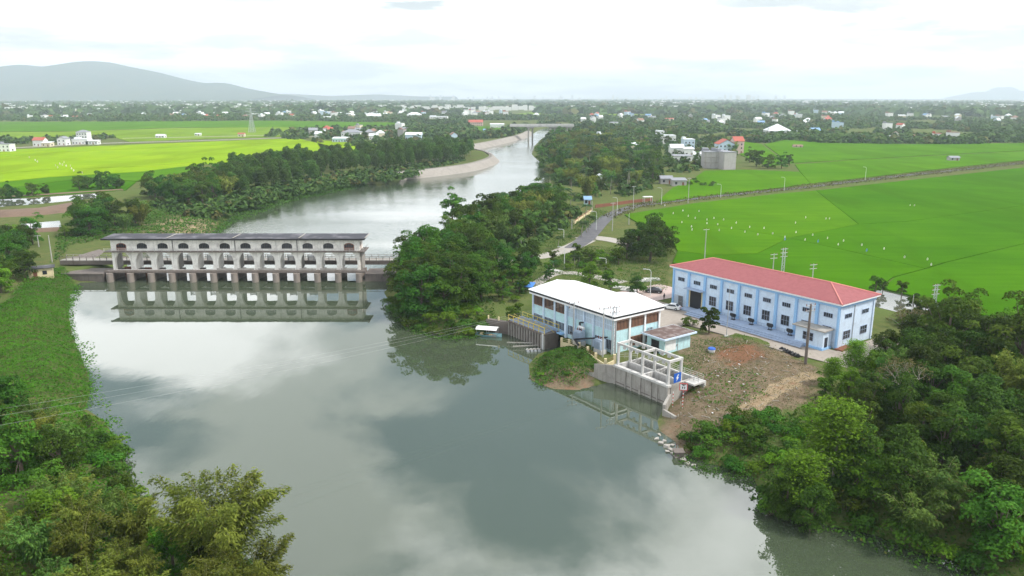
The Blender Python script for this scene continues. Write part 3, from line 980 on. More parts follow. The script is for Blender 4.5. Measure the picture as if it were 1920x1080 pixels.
# ------------------------------------------------------------------ pumping station compound (all buildings share one axis)
CU = (math.cos(R(-54)), math.sin(R(-54)))
CV = (-CU[1], CU[0])
CO = (3.62, 168.7)
def C(u, v, z=GZ):
    return (CO[0] + u * CU[0] + v * CV[0], CO[1] + u * CU[1] + v * CV[1], z)
CR = R(-54)
def face_pt(face, at_, s, t, out):
    if face == 'front': return (s, at_ - out, t)
    if face == 'back': return (s, at_ + out, t)
    if face == 'right': return (at_ + out, s, t)
    return (at_ - out, s, t)
def fbox(m, face, at_, s0, s1, t0, t1, o0, o1):
    a, b = face_pt(face, at_, s0, t0, o0), face_pt(face, at_, s1, t1, o1)
    m.box(min(a[0], b[0]), max(a[0], b[0]), min(a[1], b[1]), max(a[1], b[1]), t0, t1)
def window(parent, face, at_, s, t, w, h, nx, nz, m_frame, m_glass=None, name='window', fw=0.07, bar=0.05, proud=0.09):
    g = MB()
    fbox(g, face, at_, s - w / 2, s + w / 2, t, t + h, -0.05, 0.025)
    wo = g.build(name, m_glass or M_glass, parent)
    f = MB()
    fbox(f, face, at_, s - w / 2 - fw, s - w / 2, t - fw, t + h + fw, 0.0, proud)
    fbox(f, face, at_, s + w / 2, s + w / 2 + fw, t - fw, t + h + fw, 0.0, proud)
    fbox(f, face, at_, s - w / 2, s + w / 2, t - fw, t, 0.0, proud)
    fbox(f, face, at_, s - w / 2, s + w / 2, t + h, t + h + fw, 0.0, proud)
    for k in range(1, nx):
        x = s - w / 2 + w * k / nx
        fbox(f, face, at_, x - bar / 2, x + bar / 2, t, t + h, 0.026, 0.07)
    for k in range(1, nz):
        zz = t + h * k / nz
        fbox(f, face, at_, s - w / 2, s + w / 2, zz - bar / 2, zz + bar / 2, 0.027, 0.065)
    f.build('frame', m_frame, wo)
    return wo

# --- white-roofed station house
wh = thing('pump_station', 'two-storey pale cyan pump station with bright white hipped roof', 'building', C(0, 0, GZ), CR)
MB().box(0.9, 27.1, 0.9, 13.6, -0.3, 7.05).build('wall', M_cyan, wh)
MB().box(0.15, 27.85, 0.15, 14.35, 7.06, 7.38).build('eave_slab', M_white, wh)
rf = MB()
tv = [(0, 0, 8.0), (28, 0, 8.0), (21, 7, 9.5), (1.5, 7, 9.5), (28, 14.5, 8.0), (21, 13.0, 9.5), (14, 14.5, 8.0), (14, 14, 8.0), (0, 14, 8.0), (16.2, 9.2, 9.0)]
tf = [(0, 1, 2, 3), (1, 4, 5, 2), (4, 6, 5), (2, 5, 6, 7), (3, 2, 7, 8), (0, 3, 8)]
bv = [(p[0], p[1], p[2] - 0.14) for p in tv]
k = len(tv)
rf.add(tv + bv, tf + [tuple(i + k for i in f[::-1]) for f in tf] + [(0, k, k + 1, 1), (1, k + 1, k + 4, 4), (4, k + 4, k + 6, 6), (7, k + 7, k + 8, 8), (8, k + 8, k, 0)])
roof = rf.build('roof', M_whiteroof, wh)
MB().box(0.25, 27.75, 0.25, 0.4, 7.39, 7.85).box(27.6, 27.75, 0.4, 14.2, 7.39, 7.85).box(0.25, 0.4, 0.4, 13.8, 7.39, 7.85).build('fascia', M_black, roof)
rc = MB()
rc.bar((28, 0, 8.03), (21, 7, 9.53), 0.25, 0.08).bar((1.5, 7, 9.53), (21, 7, 9.53), 0.3, 0.08).bar((21, 7, 9.53), (21, 13, 9.53), 0.3, 0.08)
rc.build('ridge_cap', M_white, roof)
for i in range(0):
    pass
# pilasters and window bands on the river front
ped = [0.9, 4.7, 8.6, 12.6, 15.4, 18.2, 21.2, 24.2, 27.1]
for i, u in enumerate(ped):
    MB().box(u - (0.2 if i != 3 else 0.35), u + (0.2 if i != 3 else 0.35), 0.62 if i != 3 else 0.45, 0.9, -0.3, 7.05).build('pilaster', M_bluewall if i < 8 else M_cyan, wh)
for i in range(8):
    a, b = ped[i] + 0.28, ped[i + 1] - 0.28
    if i < 3:
        window(wh, 'front', 0.9, (a + b) / 2, 4.75, b - a - 0.1, 1.95, 7, 1, M_brown, bar=0.10)
        window(wh, 'front', 0.9, (a + b) / 2, 0.9, b - a - 0.1, 1.7, 7, 1, M_bluewall, bar=0.08)
    else:
        window(wh, 'front', 0.9, (a + b) / 2, 4.6, b - a - 0.05, 2.1, 5, 2, M_bluewall, plain('pale_reflecting_glass', (0.42, 0.50, 0.58), 0.15, spec=0.6), bar=0.09)
        if i in (3, 4, 6, 7):
            window(wh, 'front', 0.9, (a + b) / 2, 0.6, b - a - 0.5, 2.0, 4, 1, M_bluewall, bar=0.08)
pv_ = [0.9, 5.1, 9.4, 13.6]
for v_ in pv_:
    MB().box(27.1, 27.38, v_ - 0.22, v_ + 0.22, -0.3, 7.05).build('pilaster', M_white, wh)
for i in range(3):
    a, b = pv_[i] + 0.3, pv_[i + 1] - 0.3
    window(wh, 'right', 27.1, (a + b) / 2, 4.7, b - a - 0.05, 1.75, 9, 1, M_brown, M_dark, bar=0.16)
    fbar = MB()
    fbox(fbar, 'right', 27.1, a, b, 6.62, 6.9, 0.02, 0.16)
    fbar.build('lintel', M_brown, wh)
    if i != 0:
        window(wh, 'right', 27.1, (a + b) / 2, 0.7, b - a - 0.4, 1.9, 8, 1, M_brown, M_dark, bar=0.14)
for v_ in (10.6, 11.5):
    MB().box(27.1, 27.5, v_ - 0.18, v_ + 0.18, 3.3, 3.75).build('wall_lamp', M_galv, wh)
# blue covered gangway under the first three bays
gw = MB().box(1.2, 12.4, -0.55, 0.58, 0.42, 0.66).build('gangway', M_blue, wh)
gr_ = MB()
for x in np.linspace(1.3, 12.3, 9):
    gr_.box(x - 0.03, x + 0.03, -0.52, -0.46, 0.66, 1.6)
gr_.box(1.2, 12.4, -0.52, -0.46, 1.56, 1.62).box(1.2, 12.4, -0.52, -0.46, 1.1, 1.14)
gr_.build('handrail', M_blue, gw)

# --- trash rack intake in front of it
ti = thing('trash_rack_intake', 'concrete water intake with ribbed front and yellow railing beside white-roofed station', 'water intake', C(-2.4, -3.5, GZ), CR)
MB().box(0, 13.1, 0.0, 0.5, -5.5, 0.35).box(0, 13.1, 3.3, 3.7, -5.5, 0.35).build('wall', M_conc_d, ti)
MB().box(12.75, 13.2, 0.5, 3.3, -5.5, 0.35).build('side_wall', M_conc_d, ti)
MB().box(-0.1, 13.3, -0.35, 3.9, 0.36, 0.75).build('deck', M_conc_d, ti)
for k in range(14):
    x = 0.12 + k * 0.99
    MB().box(x - 0.11, x + 0.11, -0.32, -0.003, -5.4, 0.355).build('rib', M_conc, ti)
yr = MB()
for yy in (-0.25, 3.75):
    for x in np.linspace(0, 13.1, 8):
        yr.box(x - 0.05, x + 0.05, yy - 0.05, yy + 0.05, 0.75, 2.15)
    yr.box(-0.05, 13.15, yy - 0.05, yy + 0.05, 2.1, 2.2).box(-0.05, 13.15, yy - 0.03, yy + 0.03, 1.4, 1.46)
for x in np.linspace(0.9, 12.2, 7):
    yr.bar((x, 0.3, 0.75), (x + 0.7, 0.3, 2.6), 0.08).bar((x + 0.7, 0.3, 2.6), (x + 1.2, 2.2, 0.78), 0.08)
yr.build('railing', M_yellow, ti)
sr = MB()
for k in range(60):
    x = 0.3 + k * 0.21
    sr.bar((x, 0.1, 0.78), (x, 3.2, 1.25), 0.06, 0.05)
sr.box(0.2, 12.9, 0.05, 0.2, 0.76, 1.0).box(0.2, 12.9, 3.1, 3.3, 0.76, 1.3)
sr.build('rake_screen', M_slateblue, ti)
MB().box(12.85, 13.0, -0.5, -0.36, -5, 0.8).box(12.55, 12.65, -0.48, -0.36, -5, 0.8).build('water_gauge', M_white, ti)
for yy in (-1.6, -4.2):
    pass
MB().bar((9.5, -0.4, -2.1), (5.5, -4.6, -2.25), 0.22).build('boom', M_conc, ti)
MB().bar((11.5, -0.4, -2.1), (8.5, -5.2, -2.25), 0.22).build('boom', M_conc, ti)
# left return wall of the inlet
rw = MB().prism([(-5.5, -2.6), (-0.02, -0.1), (-0.02, 0.9), (-5.6, -1.6)], -5.5, 0.2)
rw.build('wing_wall', M_conc_d, ti)
for x in np.linspace(0, 1, 3):
    px_, py_ = -5.3 + 5.0 * x, -2.1 + 2.3 * x
    MB().box(px_ - 0.12, px_ + 0.12, py_ - 0.12, py_ + 0.12, 0.2, 1.05).build('post', M_cream, ti)

# --- red-roofed pump hall
rh = thing('pump_hall', 'long pale blue hall with red hipped roof and raised loading platform', 'building', (39.0, 186.1, GZ), CR)
RL, RD, EZ = 45.8, 14.2, 9.6
MB().box(0.7, RL - 0.7, 0.7, RD - 0.7, -0.3, EZ - 0.95).build('wall', M_bluewall, rh)
MB().box(0.45, RL - 0.45, 0.45, RD - 0.45, EZ - 0.95, EZ - 0.32).build('cornice', M_blue, rh)
MB().box(-0.1, RL + 0.1, -0.1, RD + 0.1, EZ - 0.32, EZ - 0.02).build('gutter', M_white, rh)
t = NT('red_roof_tiles')
v = t.coord('Object')
wv_ = t.new('ShaderNodeTexWave', wave_type='BANDS', bands_direction='X')
wv_.inputs['Scale'].default_value = 1.1
t.l.new(v, wv_.inputs['Vector'])
wv2 = t.new('ShaderNodeTexWave', wave_type='BANDS', bands_direction='Y')
wv2.inputs['Scale'].default_value = 0.8
t.l.new(v, wv2.inputs['Vector'])
nz_ = t.noise(v, 1.2, 5, 0.65)
nz2 = t.noise(v, 9.0, 3, 0.7)
cc = t.mix(t.ramp(nz_, [(0.35, 0.0), (0.7, 1.0)]), (0.26, 0.082, 0.088), (0.33, 0.112, 0.116))
cc = t.mix(t.math('MULTIPLY', nz2, 0.35), cc, (0.24, 0.06, 0.062))
M_redroof = t.principled(cc, 0.7, 0, t.bump(t.math('ADD', wv_.outputs['Fac'], wv2.outputs['Fac']), 0.6, 0.06), 0.25)
ap = 7.15
tv = [(-0.15, -0.15, EZ), (RL + 0.15, -0.15, EZ), (RL + 0.15, RD + 0.15, EZ), (-0.15, RD + 0.15, EZ), (ap, RD / 2, EZ + 2.3), (RL - ap, RD / 2, EZ + 2.3)]
roof = MB().add(tv, [(0, 1, 5, 4), (1, 2, 5), (2, 3, 4, 5), (3, 0, 4), (0, 3, 2, 1)]).build('roof', M_redroof, rh)
rc = MB()
hp = plain('pink_ridge_tile', (0.60, 0.22, 0.19), 0.7)
rc.tube([tv[4], tv[5]], 0.16, 6)
for a, b in ((0, 4), (3, 4), (1, 5), (2, 5)):
    rc.tube([tuple(np.array(tv[a]) + (0, 0, 0.05)), tv[b]], 0.15, 6)
rc.build('ridge_tile', hp, roof)
bw = (RL - 1.4) / 9
for i in range(10):
    u = 0.7 + bw * i
    u0, u1 = (u - 0.32, u + 0.32)
    if i == 0: u0 = u - 0.12
    if i == 9: u1 = u + 0.12
    MB().box(u0, u1, 0.38, 0.7, -0.3, EZ - 0.96).build('pilaster', M_blue, rh)
for v_ in (0.95, RD - 0.95):
    MB().box(RL - 0.7, RL - 0.5, v_ - 0.25, v_ + 0.25, -0.3, EZ - 0.96).build('pilaster', M_bluewall, rh)
MB().tube([(RL - 0.6, RD * 0.42, -0.2), (RL - 0.6, RD * 0.42, EZ - 1)], 0.07, 6).build('drainpipe', M_galv, rh)
for i in range(9):
    u = 0.7 + bw * (i + 0.5)
    window(rh, 'front', 0.7, u, 6.25, 1.95, 0.85, 4, 1, M_slateblue, bar=0.05)
    if i >= 2:
        window(rh, 'front', 0.7, u, 2.15, 1.95, 2.15, 3, 2, M_slateblue, bar=0.05)
gd = MB().box(0.7 + bw * 1.16, 0.7 + bw * 1.86, 0.42, 0.69, 0.45, 4.75).build('roller_door', M_dark, rh)
dfr = MB().box(0.7 + bw * 1.09, 0.7 + bw * 1.155, 0.36, 0.69, 0.3, 4.9).box(0.7 + bw * 1.865, 0.7 + bw * 1.93, 0.36, 0.69, 0.3, 4.9).box(0.7 + bw * 1.09, 0.7 + bw * 1.93, 0.36, 0.69, 4.76, 5.0)
dfr.build('frame', M_cream, gd)
MB().box(0.7 + bw * 0.95, 0.7 + bw * 2.05, -1.1, 0.65, 5.05, 5.22).build('canopy', M_slateblue, rh)
bd = MB().box(2.6, 3.9, 0.5, 0.69, 0.0, 2.5).build('door', M_dark, rh)
bb = MB()
for x in np.linspace(1.9, 4.3, 9):
    bb.box(x - 0.03, x + 0.03, 0.02, 0.08, 0, 2.7)
bb.box(1.85, 4.35, 0.02, 0.08, 2.66, 2.74).box(1.85, 4.35, 0.02, 0.08, 1.2, 1.26)
bb.build('grille', M_galv, bd)
pl_ = MB().box(9.6, 40.2, -3.6, 0.37, -0.3, 0.75).box(9.4, 40.2, -4.1, -3.61, -0.3, 0.45).box(9.2, 40.2, -4.6, -4.11, -0.3, 0.16)
pl_.box(5.4, 9.55, -2.4, 0.36, -0.3, 0.40)
plat = pl_.build('platform', M_slateblue, rh)
MB().box(9.0, 41, -5.2, -4.75, -0.3, 0.08).build('drain_kerb', M_conc_d, rh)
rl_ = MB()
for u in np.linspace(11.5, 39.5, 15):
    rl_.box(u - 0.03, u + 0.03, -0.25, -0.19, 0.76, 1.55)
rl_.box(11.4, 39.6, -0.25, -0.19, 1.5, 1.56)
rl_.build('railing', M_slateblue, plat)
ax = MB().box(37.6, 44.0, -2.6, 0.36, -0.3, 4.0).build('annex', M_bluewall, rh)
MB().box(37.1, 44.5, -3.2, 0.37, 4.003, 4.25).build('roof_slab', M_conc, ax)
MB().box(37.4, 44.2, -2.85, 0.35, 0.0, 0.5).build('plinth', M_blue, ax)
window(rh, 'front', -2.6, 40.6, 1.5, 2.3, 1.6, 3, 2, M_slateblue, bar=0.05)
MB().box(44.0, 44.06, -2.0, -1.0, 0.5, 2.6).build('door', M_glass, rh)
for v_ in (3.9, 10.2):
    window(rh, 'right', RL - 0.7, v_, 6.15, 2.4, 0.85, 4, 1, M_slateblue, bar=0.05)
    window(rh, 'right', RL - 0.7, v_, 1.7, 2.4, 1.7, 3, 2, M_slateblue, bar=0.05)
MB().box(RL - 0.7, RL + 1.0, 0.0, 4.2, -0.3, 0.3).build('step', M_rust, rh)
# black fan motors standing along the platform
for i in range(3, 8):
    u = 0.7 + bw * i
    fm = thing('fan_motor', 'black fan motor on stand by the hall wall, ' + ['nearest the roller door', 'second from the roller door', 'middle one of five', 'second from the annex', 'nearest the annex'][i - 3], 'motor', (0, 0, 0), CR, 'fan motors along the hall platform')
    o_ = rh.location
    fm.location = (o_.x + u * CU[0] - 0.9 * CV[0], o_.y + u * CU[1] - 0.9 * CV[1], GZ + 0.75)
    MB().box(-0.45, 0.45, -0.3, 0.3, 0.0, 0.12).bar((-0.35, 0, 0.1), (-0.2, 0, 0.9), 0.1).bar((0.35, 0, 0.1), (0.2, 0, 0.9), 0.1).build('stand', M_black, fm)
    MB().tube([(-0.6, 0, 1.0), (-0.45, 0, 1.0), (0.45, 0, 1.0), (0.6, 0, 1.0)], [0.25, 0.42, 0.42, 0.25], 10).build('casing', M_black, fm)
    MB().box(-0.55, 0.55, -0.55, -0.1, 0.95, 1.5).build('hood', M_black, fm)

# --- small valve house with blackened flat roof
sh = thing('valve_house', 'small pale cyan hut with flat brown weathered roof near concrete gantry', 'hut', C(28.1, 7.7, GZ), CR)
MB().box(0.8, 5.5, 0.8, 8.5, -0.3, 3.15).build('wall', M_cyan, sh)
M_flatroof = paint('mossy_brown_roof', (0.135, 0.095, 0.085), (0.40, 0.36, 0.34), 0.75, 0.95, False, 1.1)
MB().box(-0.1, 6.4, -0.1, 9.4, 3.16, 3.5).build('roof_slab', M_bluewall, sh)
MB().box(0.12, 6.18, 0.12, 9.18, 3.503, 3.56).build('roof_covering', M_flatroof, sh)
d_ = MB().box(2.2, 4.1, 0.72, 0.8, 0.0, 2.5).build('door', M_dark, sh)
MB().box(3.1, 3.18, 0.66, 0.72, 0.0, 2.5).box(2.14, 2.2, 0.66, 0.8, 0.0, 2.56).box(4.1, 4.16, 0.66, 0.8, 0.0, 2.56).build('frame', M_black, d_)
MB().box(5.5, 5.53, 1.1, 4.2, 0.5, 2.7).build('panel', M_white, sh)
MB().tube([(5.56, 4.7, 0), (5.56, 4.7, 3.15)], 0.05, 6).build('drainpipe', M_galv, sh)
MB().box(5.5, 5.75, 4.45, 4.6, 1.2, 1.6).build('meter_box', M_galv, sh)

# --- concrete gate gantry over the lower intake
ga = thing('intake_gantry', 'open white concrete gantry frame over ribbed intake walls at water edge', 'gantry', C(34.4, -5.3, GZ + 1.0), CR)
GL, GD = 13.2, 3.4
for yy in (0.25, GD):
    for x in (0.3, GL / 2, GL - 0.3):
        MB().box(x - 0.2, x + 0.2, yy - 0.2, yy + 0.2, 0, 4.45).build('column', M_conc_l, ga)
    MB().box(0.0, GL, yy - 0.16, yy + 0.16, 4.05, 4.43).build('beam', M_conc_l, ga)
    for x in (1.9, 3.6, 5.0, 8.3, 10.0, 11.6):
        MB().box(x - 0.28, x + 0.28, yy - 0.17, yy + 0.17, 3.55, 3.995).build('corbel', M_conc_l, ga)
for x in (0.25, GL / 2, GL - 0.25):
    MB().box(x - 0.2, x + 0.2, 0.46, GD - 0.21, 4.0, 4.42).build('cross_beam', M_conc_l, ga)
# walls: front with ribs and panels, back, ends, mid
DW = -7.0
fw_ = MB().box(-0.2, GL + 0.2, -0.15, 0.35, DW, -0.35).build('front_wall', M_conc, ga)
for j, x in enumerate((0.0, 2.9, 4.4, 6.6, 9.4, 10.9, 13.2)):
    w2 = 0.24 if j in (0, 3, 6) else 0.13
    MB().box(x - w2, x + w2, -0.36, -0.153, DW, -0.36).build('rib', M_conc, fw_)
for x0, x1 in ((0.3, 2.7), (3.1, 4.2), (4.6, 6.3), (6.9, 9.2), (9.6, 10.7), (11.1, 12.9)):
    MB().box(x0, x1, -0.20, -0.152, -3.3, -3.15).build('panel_lip', M_conc_d, fw_)
MB().box(-0.35, GL + 0.35, -0.42, 0.42, -0.35, 0.05).build('kerb', M_conc_l, ga)
MB().box(-0.3, GL + 0.3, GD - 0.3, GD + 0.3, DW, 0.04).build('back_wall', M_conc_l, ga)
MB().box(-0.3, GL + 2.4, 6.6, 7.1, DW, 0.03).build('back_wall', M_conc_l, ga)
for x in (-0.3, GL / 2 - 0.25, GL - 0.2):
    MB().box(x, x + 0.5, 0.43, 6.6, DW, 0.02).build('divider', M_conc_l if x < GL - 1 else M_conc, ga)
MB().box(0.2, GL - 0.2, 0.36, 6.6, -2.4, -2.2).build('chamber_floor', M_dark, ga)
MB().box(GL + 0.31, GL + 2.4, GD + 0.5, 6.6, -0.3, 0.0).build('landing', M_conc_l, ga)
def grid_fence(parent, p0, p1, h, step, mat, name='railing', rows=4):
    m = MB()
    p0, p1 = np.array(p0, float), np.array(p1, float)
    n = max(2, int(np.linalg.norm(p1 - p0) / step))
    for i in range(n + 1):
        q = p0 + (p1 - p0) * i / n
        m.bar((q[0], q[1], q[2]), (q[0], q[1], q[2] + h), 0.05)
    for r_ in range(rows):
        dz = h * (r_ + 1) / rows
        m.bar(p0 + (0, 0, dz - 0.03), p1 + (0, 0, dz - 0.03), 0.05)
    return m.build(name, mat, parent)
grid_fence(ga, (0.8, 3.5, 0.04), (6.2, 3.5, 0.04), 1.15, 0.33, M_black)
grid_fence(ga, (7.0, 3.5, 0.04), (12.6, 3.5, 0.04), 1.15, 0.33, M_black)
grid_fence(ga, (0.2, 6.85, 0.04), (15.2, 6.85, 0.04), 1.1, 1.5, M_conc_l, rows=3)
grid_fence(ga, (-4.5, 5.0, -0.9), (0.0, 5.6, 0.04), 1.1, 1.5, M_conc_l, rows=3)
grid_fence(ga, (13.6, 5.0, 0.04), (15.4, 5.2, 0.04), 1.1, 0.9, M_steel, rows=3)
sg = MB().box(GL + 0.32, GL + 0.38, 0.95, 2.75, 0.3, 2.0).build('warning_sign', M_bluesign, ga)
tag(sg, 'blue enamel sign with a white lightning bolt')
bolt = [(1.95, 1.75), (1.45, 1.05), (1.75, 1.05), (1.55, 0.45), (2.2, 1.2), (1.85, 1.2), (2.2, 1.75)]
bm_ = MB().add([(GL + 0.386, p, q) for p, q in bolt], [tuple(range(7))])
bm_.build('lightning_mark', M_white, sg)
wg = MB().prism([(-0.3, -0.3), (-0.3, 0.3), (-3.0, -2.0), (-3.3, -2.5)], DW, -0.2).prism([(-3.02, -2.02), (-3.32, -2.5), (-6.6, -6.0), (-6.2, -5.6)], DW, -2.0)
wg.build('wing_wall', M_conc, ga)
wr_ = MB().prism([(GL + 0.2, -0.1), (GL + 0.35, 0.5), (GL + 3.2, -4.0), (GL + 2.8, -4.3)], DW, -1.6).prism([(GL + 2.8, -4.31), (GL + 3.2, -4.01), (GL + 6.3, -4.6), (GL + 6.2, -5.0)], DW, -2.4)
wr_.build('wing_wall', M_conc, ga)
# gauge boards
def gauge(px, py, h, board, label):
    w = P(px, py, 3.6)
    t_ = thing('gauge_post', label, 'gauge post', (w[0], w[1], gz1(w[0], w[1]) - 0.1), R(-15))
    n = int(h / 0.32)
    for k_ in range(n):
        MB().tube([(0, 0, k_ * 0.32), (0, 0, (k_ + 1) * 0.32)], 0.06, 7).build('band', M_red if k_ % 2 else M_white, t_)
    if board:
        b = MB().box(-0.68, 0.68, -0.12, -0.065, h - 0.3, h + 1.0).build('board', M_red, t_)
        MB().box(-0.55, 0.55, -0.14, -0.121, h - 0.17, h + 0.87).build('face', M_white, b)
        MB().box(-0.24, -0.08, -0.15, -0.141, h + 0.05, h + 0.42).box(0.08, 0.16, -0.15, -0.141, h + 0.05, h + 0.42).box(0.16, 0.27, -0.15, -0.141, h + 0.30, h + 0.42).box(0.16, 0.27, -0.15, -0.141, h + 0.05, h + 0.14).build('mark', M_black, b)
        MB().add([(-0.5, -0.15, h + 0.84), (0.5, -0.15, h + 0.84), (0, -0.15, h + 0.55)], [(0, 2, 1)]).build('mark', M_black, b)
gauge(1280, 757, 3.6, True, 'red and white banded post with square red-bordered board at the intake')
gauge(1262, 745, 2.9, False, 'slim red and white banded post without board at the intake')

# --- outdoor substation between the two intakes
def prect(px, py, z=GZ):
    w = P(px, py, z)
    return w
def transformer(px, py, s, label, cons):
    w = P(px, py, GZ)
    t_ = thing('transformer', label, 'transformer', (w[0], w[1], GZ), CR)
    MB().box(-1.0 * s, 1.0 * s, -0.7 * s, 0.7 * s, 0, 0.9).build('plinth', M_conc_l, t_)
    MB().box(-0.9 * s, 0.9 * s, -0.55 * s, 0.55 * s, 0.9, 0.9 + 1.9 * s).build('tank', paint('transformer_grey_blue', (0.36, 0.44, 0.54), (0.2, 0.2, 0.22), 0.3), t_)
    for k_ in range(7):
        x = -0.8 * s + k_ * 0.266 * s
        MB().box(x - 0.05, x + 0.05, -0.85 * s, -0.56 * s, 1.1, 0.7 + 1.8 * s).build('cooling_fin', MATS['transformer_grey_blue'], t_)
    for k_ in range(3):
        x = -0.5 * s + k_ * 0.5 * s
        MB().tube([(x, 0, 0.9 + 1.9 * s), (x, 0, 1.15 + 1.9 * s), (x, 0, 1.5 + 1.9 * s)], [0.12, 0.09, 0.04], 7).build('bushing', M_rust, t_)
    if cons:
        MB().tube([(-0.7 * s, 0.45 * s, 1.4 + 1.9 * s), (0.7 * s, 0.45 * s, 1.4 + 1.9 * s)], 0.3, 10).build('conservator', M_white, t_)
transformer(1086, 646, 1.15, 'grey blue transformer with white oil drum on a pale plinth', True)
transformer(1125, 662, 1.1, 'grey blue transformer without oil drum behind yellow fence posts', False)
cd = thing('cable_duct', 'black bent cable duct on legs beside the station wall', 'cable duct', C(15.5, -1.5, GZ), CR)
MB().bar((0.5, 0.5, 2.0), (3.5, 0.9, 2.1), 0.4, 0.25).bar((3.5, 0.9, 2.1), (2.2, 1.6, 4.4), 0.4, 0.25).bar((2.2, 1.6, 4.4), (3.0, 1.8, 4.5), 0.4, 0.25).build('duct', M_black, cd)
MB().bar((3.2, -0.6, 1.4), (10.6, 1.6, 3.3), 0.45, 0.25).bar((3.2, -0.6, 1.4), (6.0, -1.9, 1.1), 0.4, 0.25).build('duct', M_black, cd)
for x, y, h in ((1.0, 0.55, 1.9), (3.3, 0.8, 1.95), (4.6, -0.2, 1.6), (7.2, 0.6, 2.3), (9.8, 1.3, 3.0), (5.6, -1.8, 1.0)):
    MB().bar((x, y, 0), (x, y, h), 0.12).build('leg', M_galv, cd)
fp = [(1053, 643), (1067, 646), (1086, 654), (1102, 662), (1117, 674), (1135, 685), (1152, 677)]
fe = thing('compound_wall', 'low cream wall with square posts round the transformers', 'wall', (*P(1102, 662, GZ)[:2], GZ))
ox, oy = fe.location.x, fe.location.y
for i, (a, b) in enumerate(fp):
    w = P(a, b, GZ)
    MB().box(w[0] - ox - 0.24, w[0] - ox + 0.24, w[1] - oy - 0.24, w[1] - oy + 0.24, -0.8, 1.35 if i > 1 else 1.15).build('post', M_cream, fe)
    if i:
        q = P(*fp[i - 1], GZ)
        mm = MB().bar((q[0] - ox, q[1] - oy, -0.2), (w[0] - ox, w[1] - oy, -0.2), 0.2, 0.9)
        mm.build('kerb_wall', M_cream, fe)
        rl2 = MB()
        for zz in (0.6, 1.0):
            rl2.bar((q[0] - ox, q[1] - oy, zz), (w[0] - ox, w[1] - oy, zz), 0.05)
        rl2.build('rail', M_rust if i > 3 else M_cream, fe)
# ------------------------------------------------------------------ vegetation
F_dark = foliage('dark_green_leaves', (0.022, 0.056, 0.008), (0.070, 0.145, 0.016))
F_mid = foliage('mid_green_leaves', (0.036, 0.088, 0.010), (0.105, 0.200, 0.020))
F_fresh = foliage('fresh_light_green_leaves', (0.066, 0.150, 0.012), (0.165, 0.300, 0.022), hue=0.03)
F_bamboo = foliage('olive_bamboo_leaves', (0.085, 0.125, 0.020), (0.240, 0.280, 0.046), hue=0.02)
F_bamboo_g = foliage('green_bamboo_leaves', (0.055, 0.125, 0.026), (0.160, 0.270, 0.050), hue=0.04)
F_plant = foliage('blue_green_plantation_leaves', (0.034, 0.086, 0.014), (0.100, 0.190, 0.028), hue=0.03)
F_palm = foliage('palm_leaves', (0.022, 0.060, 0.020), (0.060, 0.125, 0.034))
F_mat = foliage('creeper_leaves', (0.036, 0.125, 0.007), (0.088, 0.235, 0.014), hue=0.0)
F_weed = foliage('dry_weed_leaves', (0.07, 0.085, 0.028), (0.19, 0.165, 0.065), hue=0.0)
F_grassg = foliage('bank_grass_leaves', (0.032, 0.095, 0.012), (0.090, 0.195, 0.026), hue=0.0)

def unit(v):
    return v / (np.linalg.norm(v, axis=-1, keepdims=True) + 1e-9)
def leaf_quads(C_, N_, size, rg, aspect=0.55, T_=None):
    """one pointed leaf-spray quad per centre, facing N_, long axis T_ or random"""
    n = len(C_)
    N_ = unit(N_)
    if T_ is None:
        T_ = rg.normal(size=(n, 3))
    T_ = unit(T_ - (T_ * N_).sum(1, keepdims=True) * N_)
    B_ = np.cross(N_, T_)
    s = (size * (0.6 + 0.8 * rg.random(n)))[:, None] if np.isscalar(size) else (size * (0.6 + 0.8 * rg.random(n)))[:, None]
    a, b = T_ * s * 0.5, B_ * s * 0.5 * aspect
    fold = N_ * s * 0.10
    V = np.stack([C_ - a, C_ - b + fold + a * 0.15, C_ + a, C_ + b + fold + a * 0.15], 1).reshape(-1, 3)
    F = np.arange(4 * n).reshape(n, 4)
    return V, F
def leaf_mesh(name, parts, mat):
    Vs, Fs, Cs, o = [], [], [], 0
    for V, F, c in parts:
        Vs.append(V); Fs.append(F + o); o += len(V)
        Cs.append(np.repeat(c, 4, axis=0) if len(c) * 4 == len(V) else c)
    return np_mesh(name, np.concatenate(Vs), np.concatenate(Fs), mat, np.concatenate(Cs))
def tint(n, rg, base, spread, dry=0.0):
    c = np.zeros((n, 3))
    c[:, 0] = np.clip(base + spread * rg.normal(size=n), 0, 1)
    c[:, 1] = (rg.random(n) < dry) * 0.7 * rg.random(n)
    return c
def clump_leaves(ctr, rad, n, size, rg, crown_c, tbase, dry=0.02, flat=0.75, aspect=0.55):
    d = unit(rg.normal(size=(n, 3)))
    d[:, 2] = np.where(d[:, 2] < -0.3, -d[:, 2], d[:, 2])
    rr = rad * (0.55 + 0.45 * rg.random(n) ** 0.5)[:, None]
    p = ctr + d * rr * np.array([1, 1, flat])
    out = unit(p - crown_c)
    N_ = 0.55 * d + 0.35 * out + np.array([0, 0, 0.45]) + 0.55 * rg.normal(size=(n, 3))
    V, F = leaf_quads(p, N_, size, rg, aspect)
    return V, F, tint(n, rg, tbase, 0.16, dry)
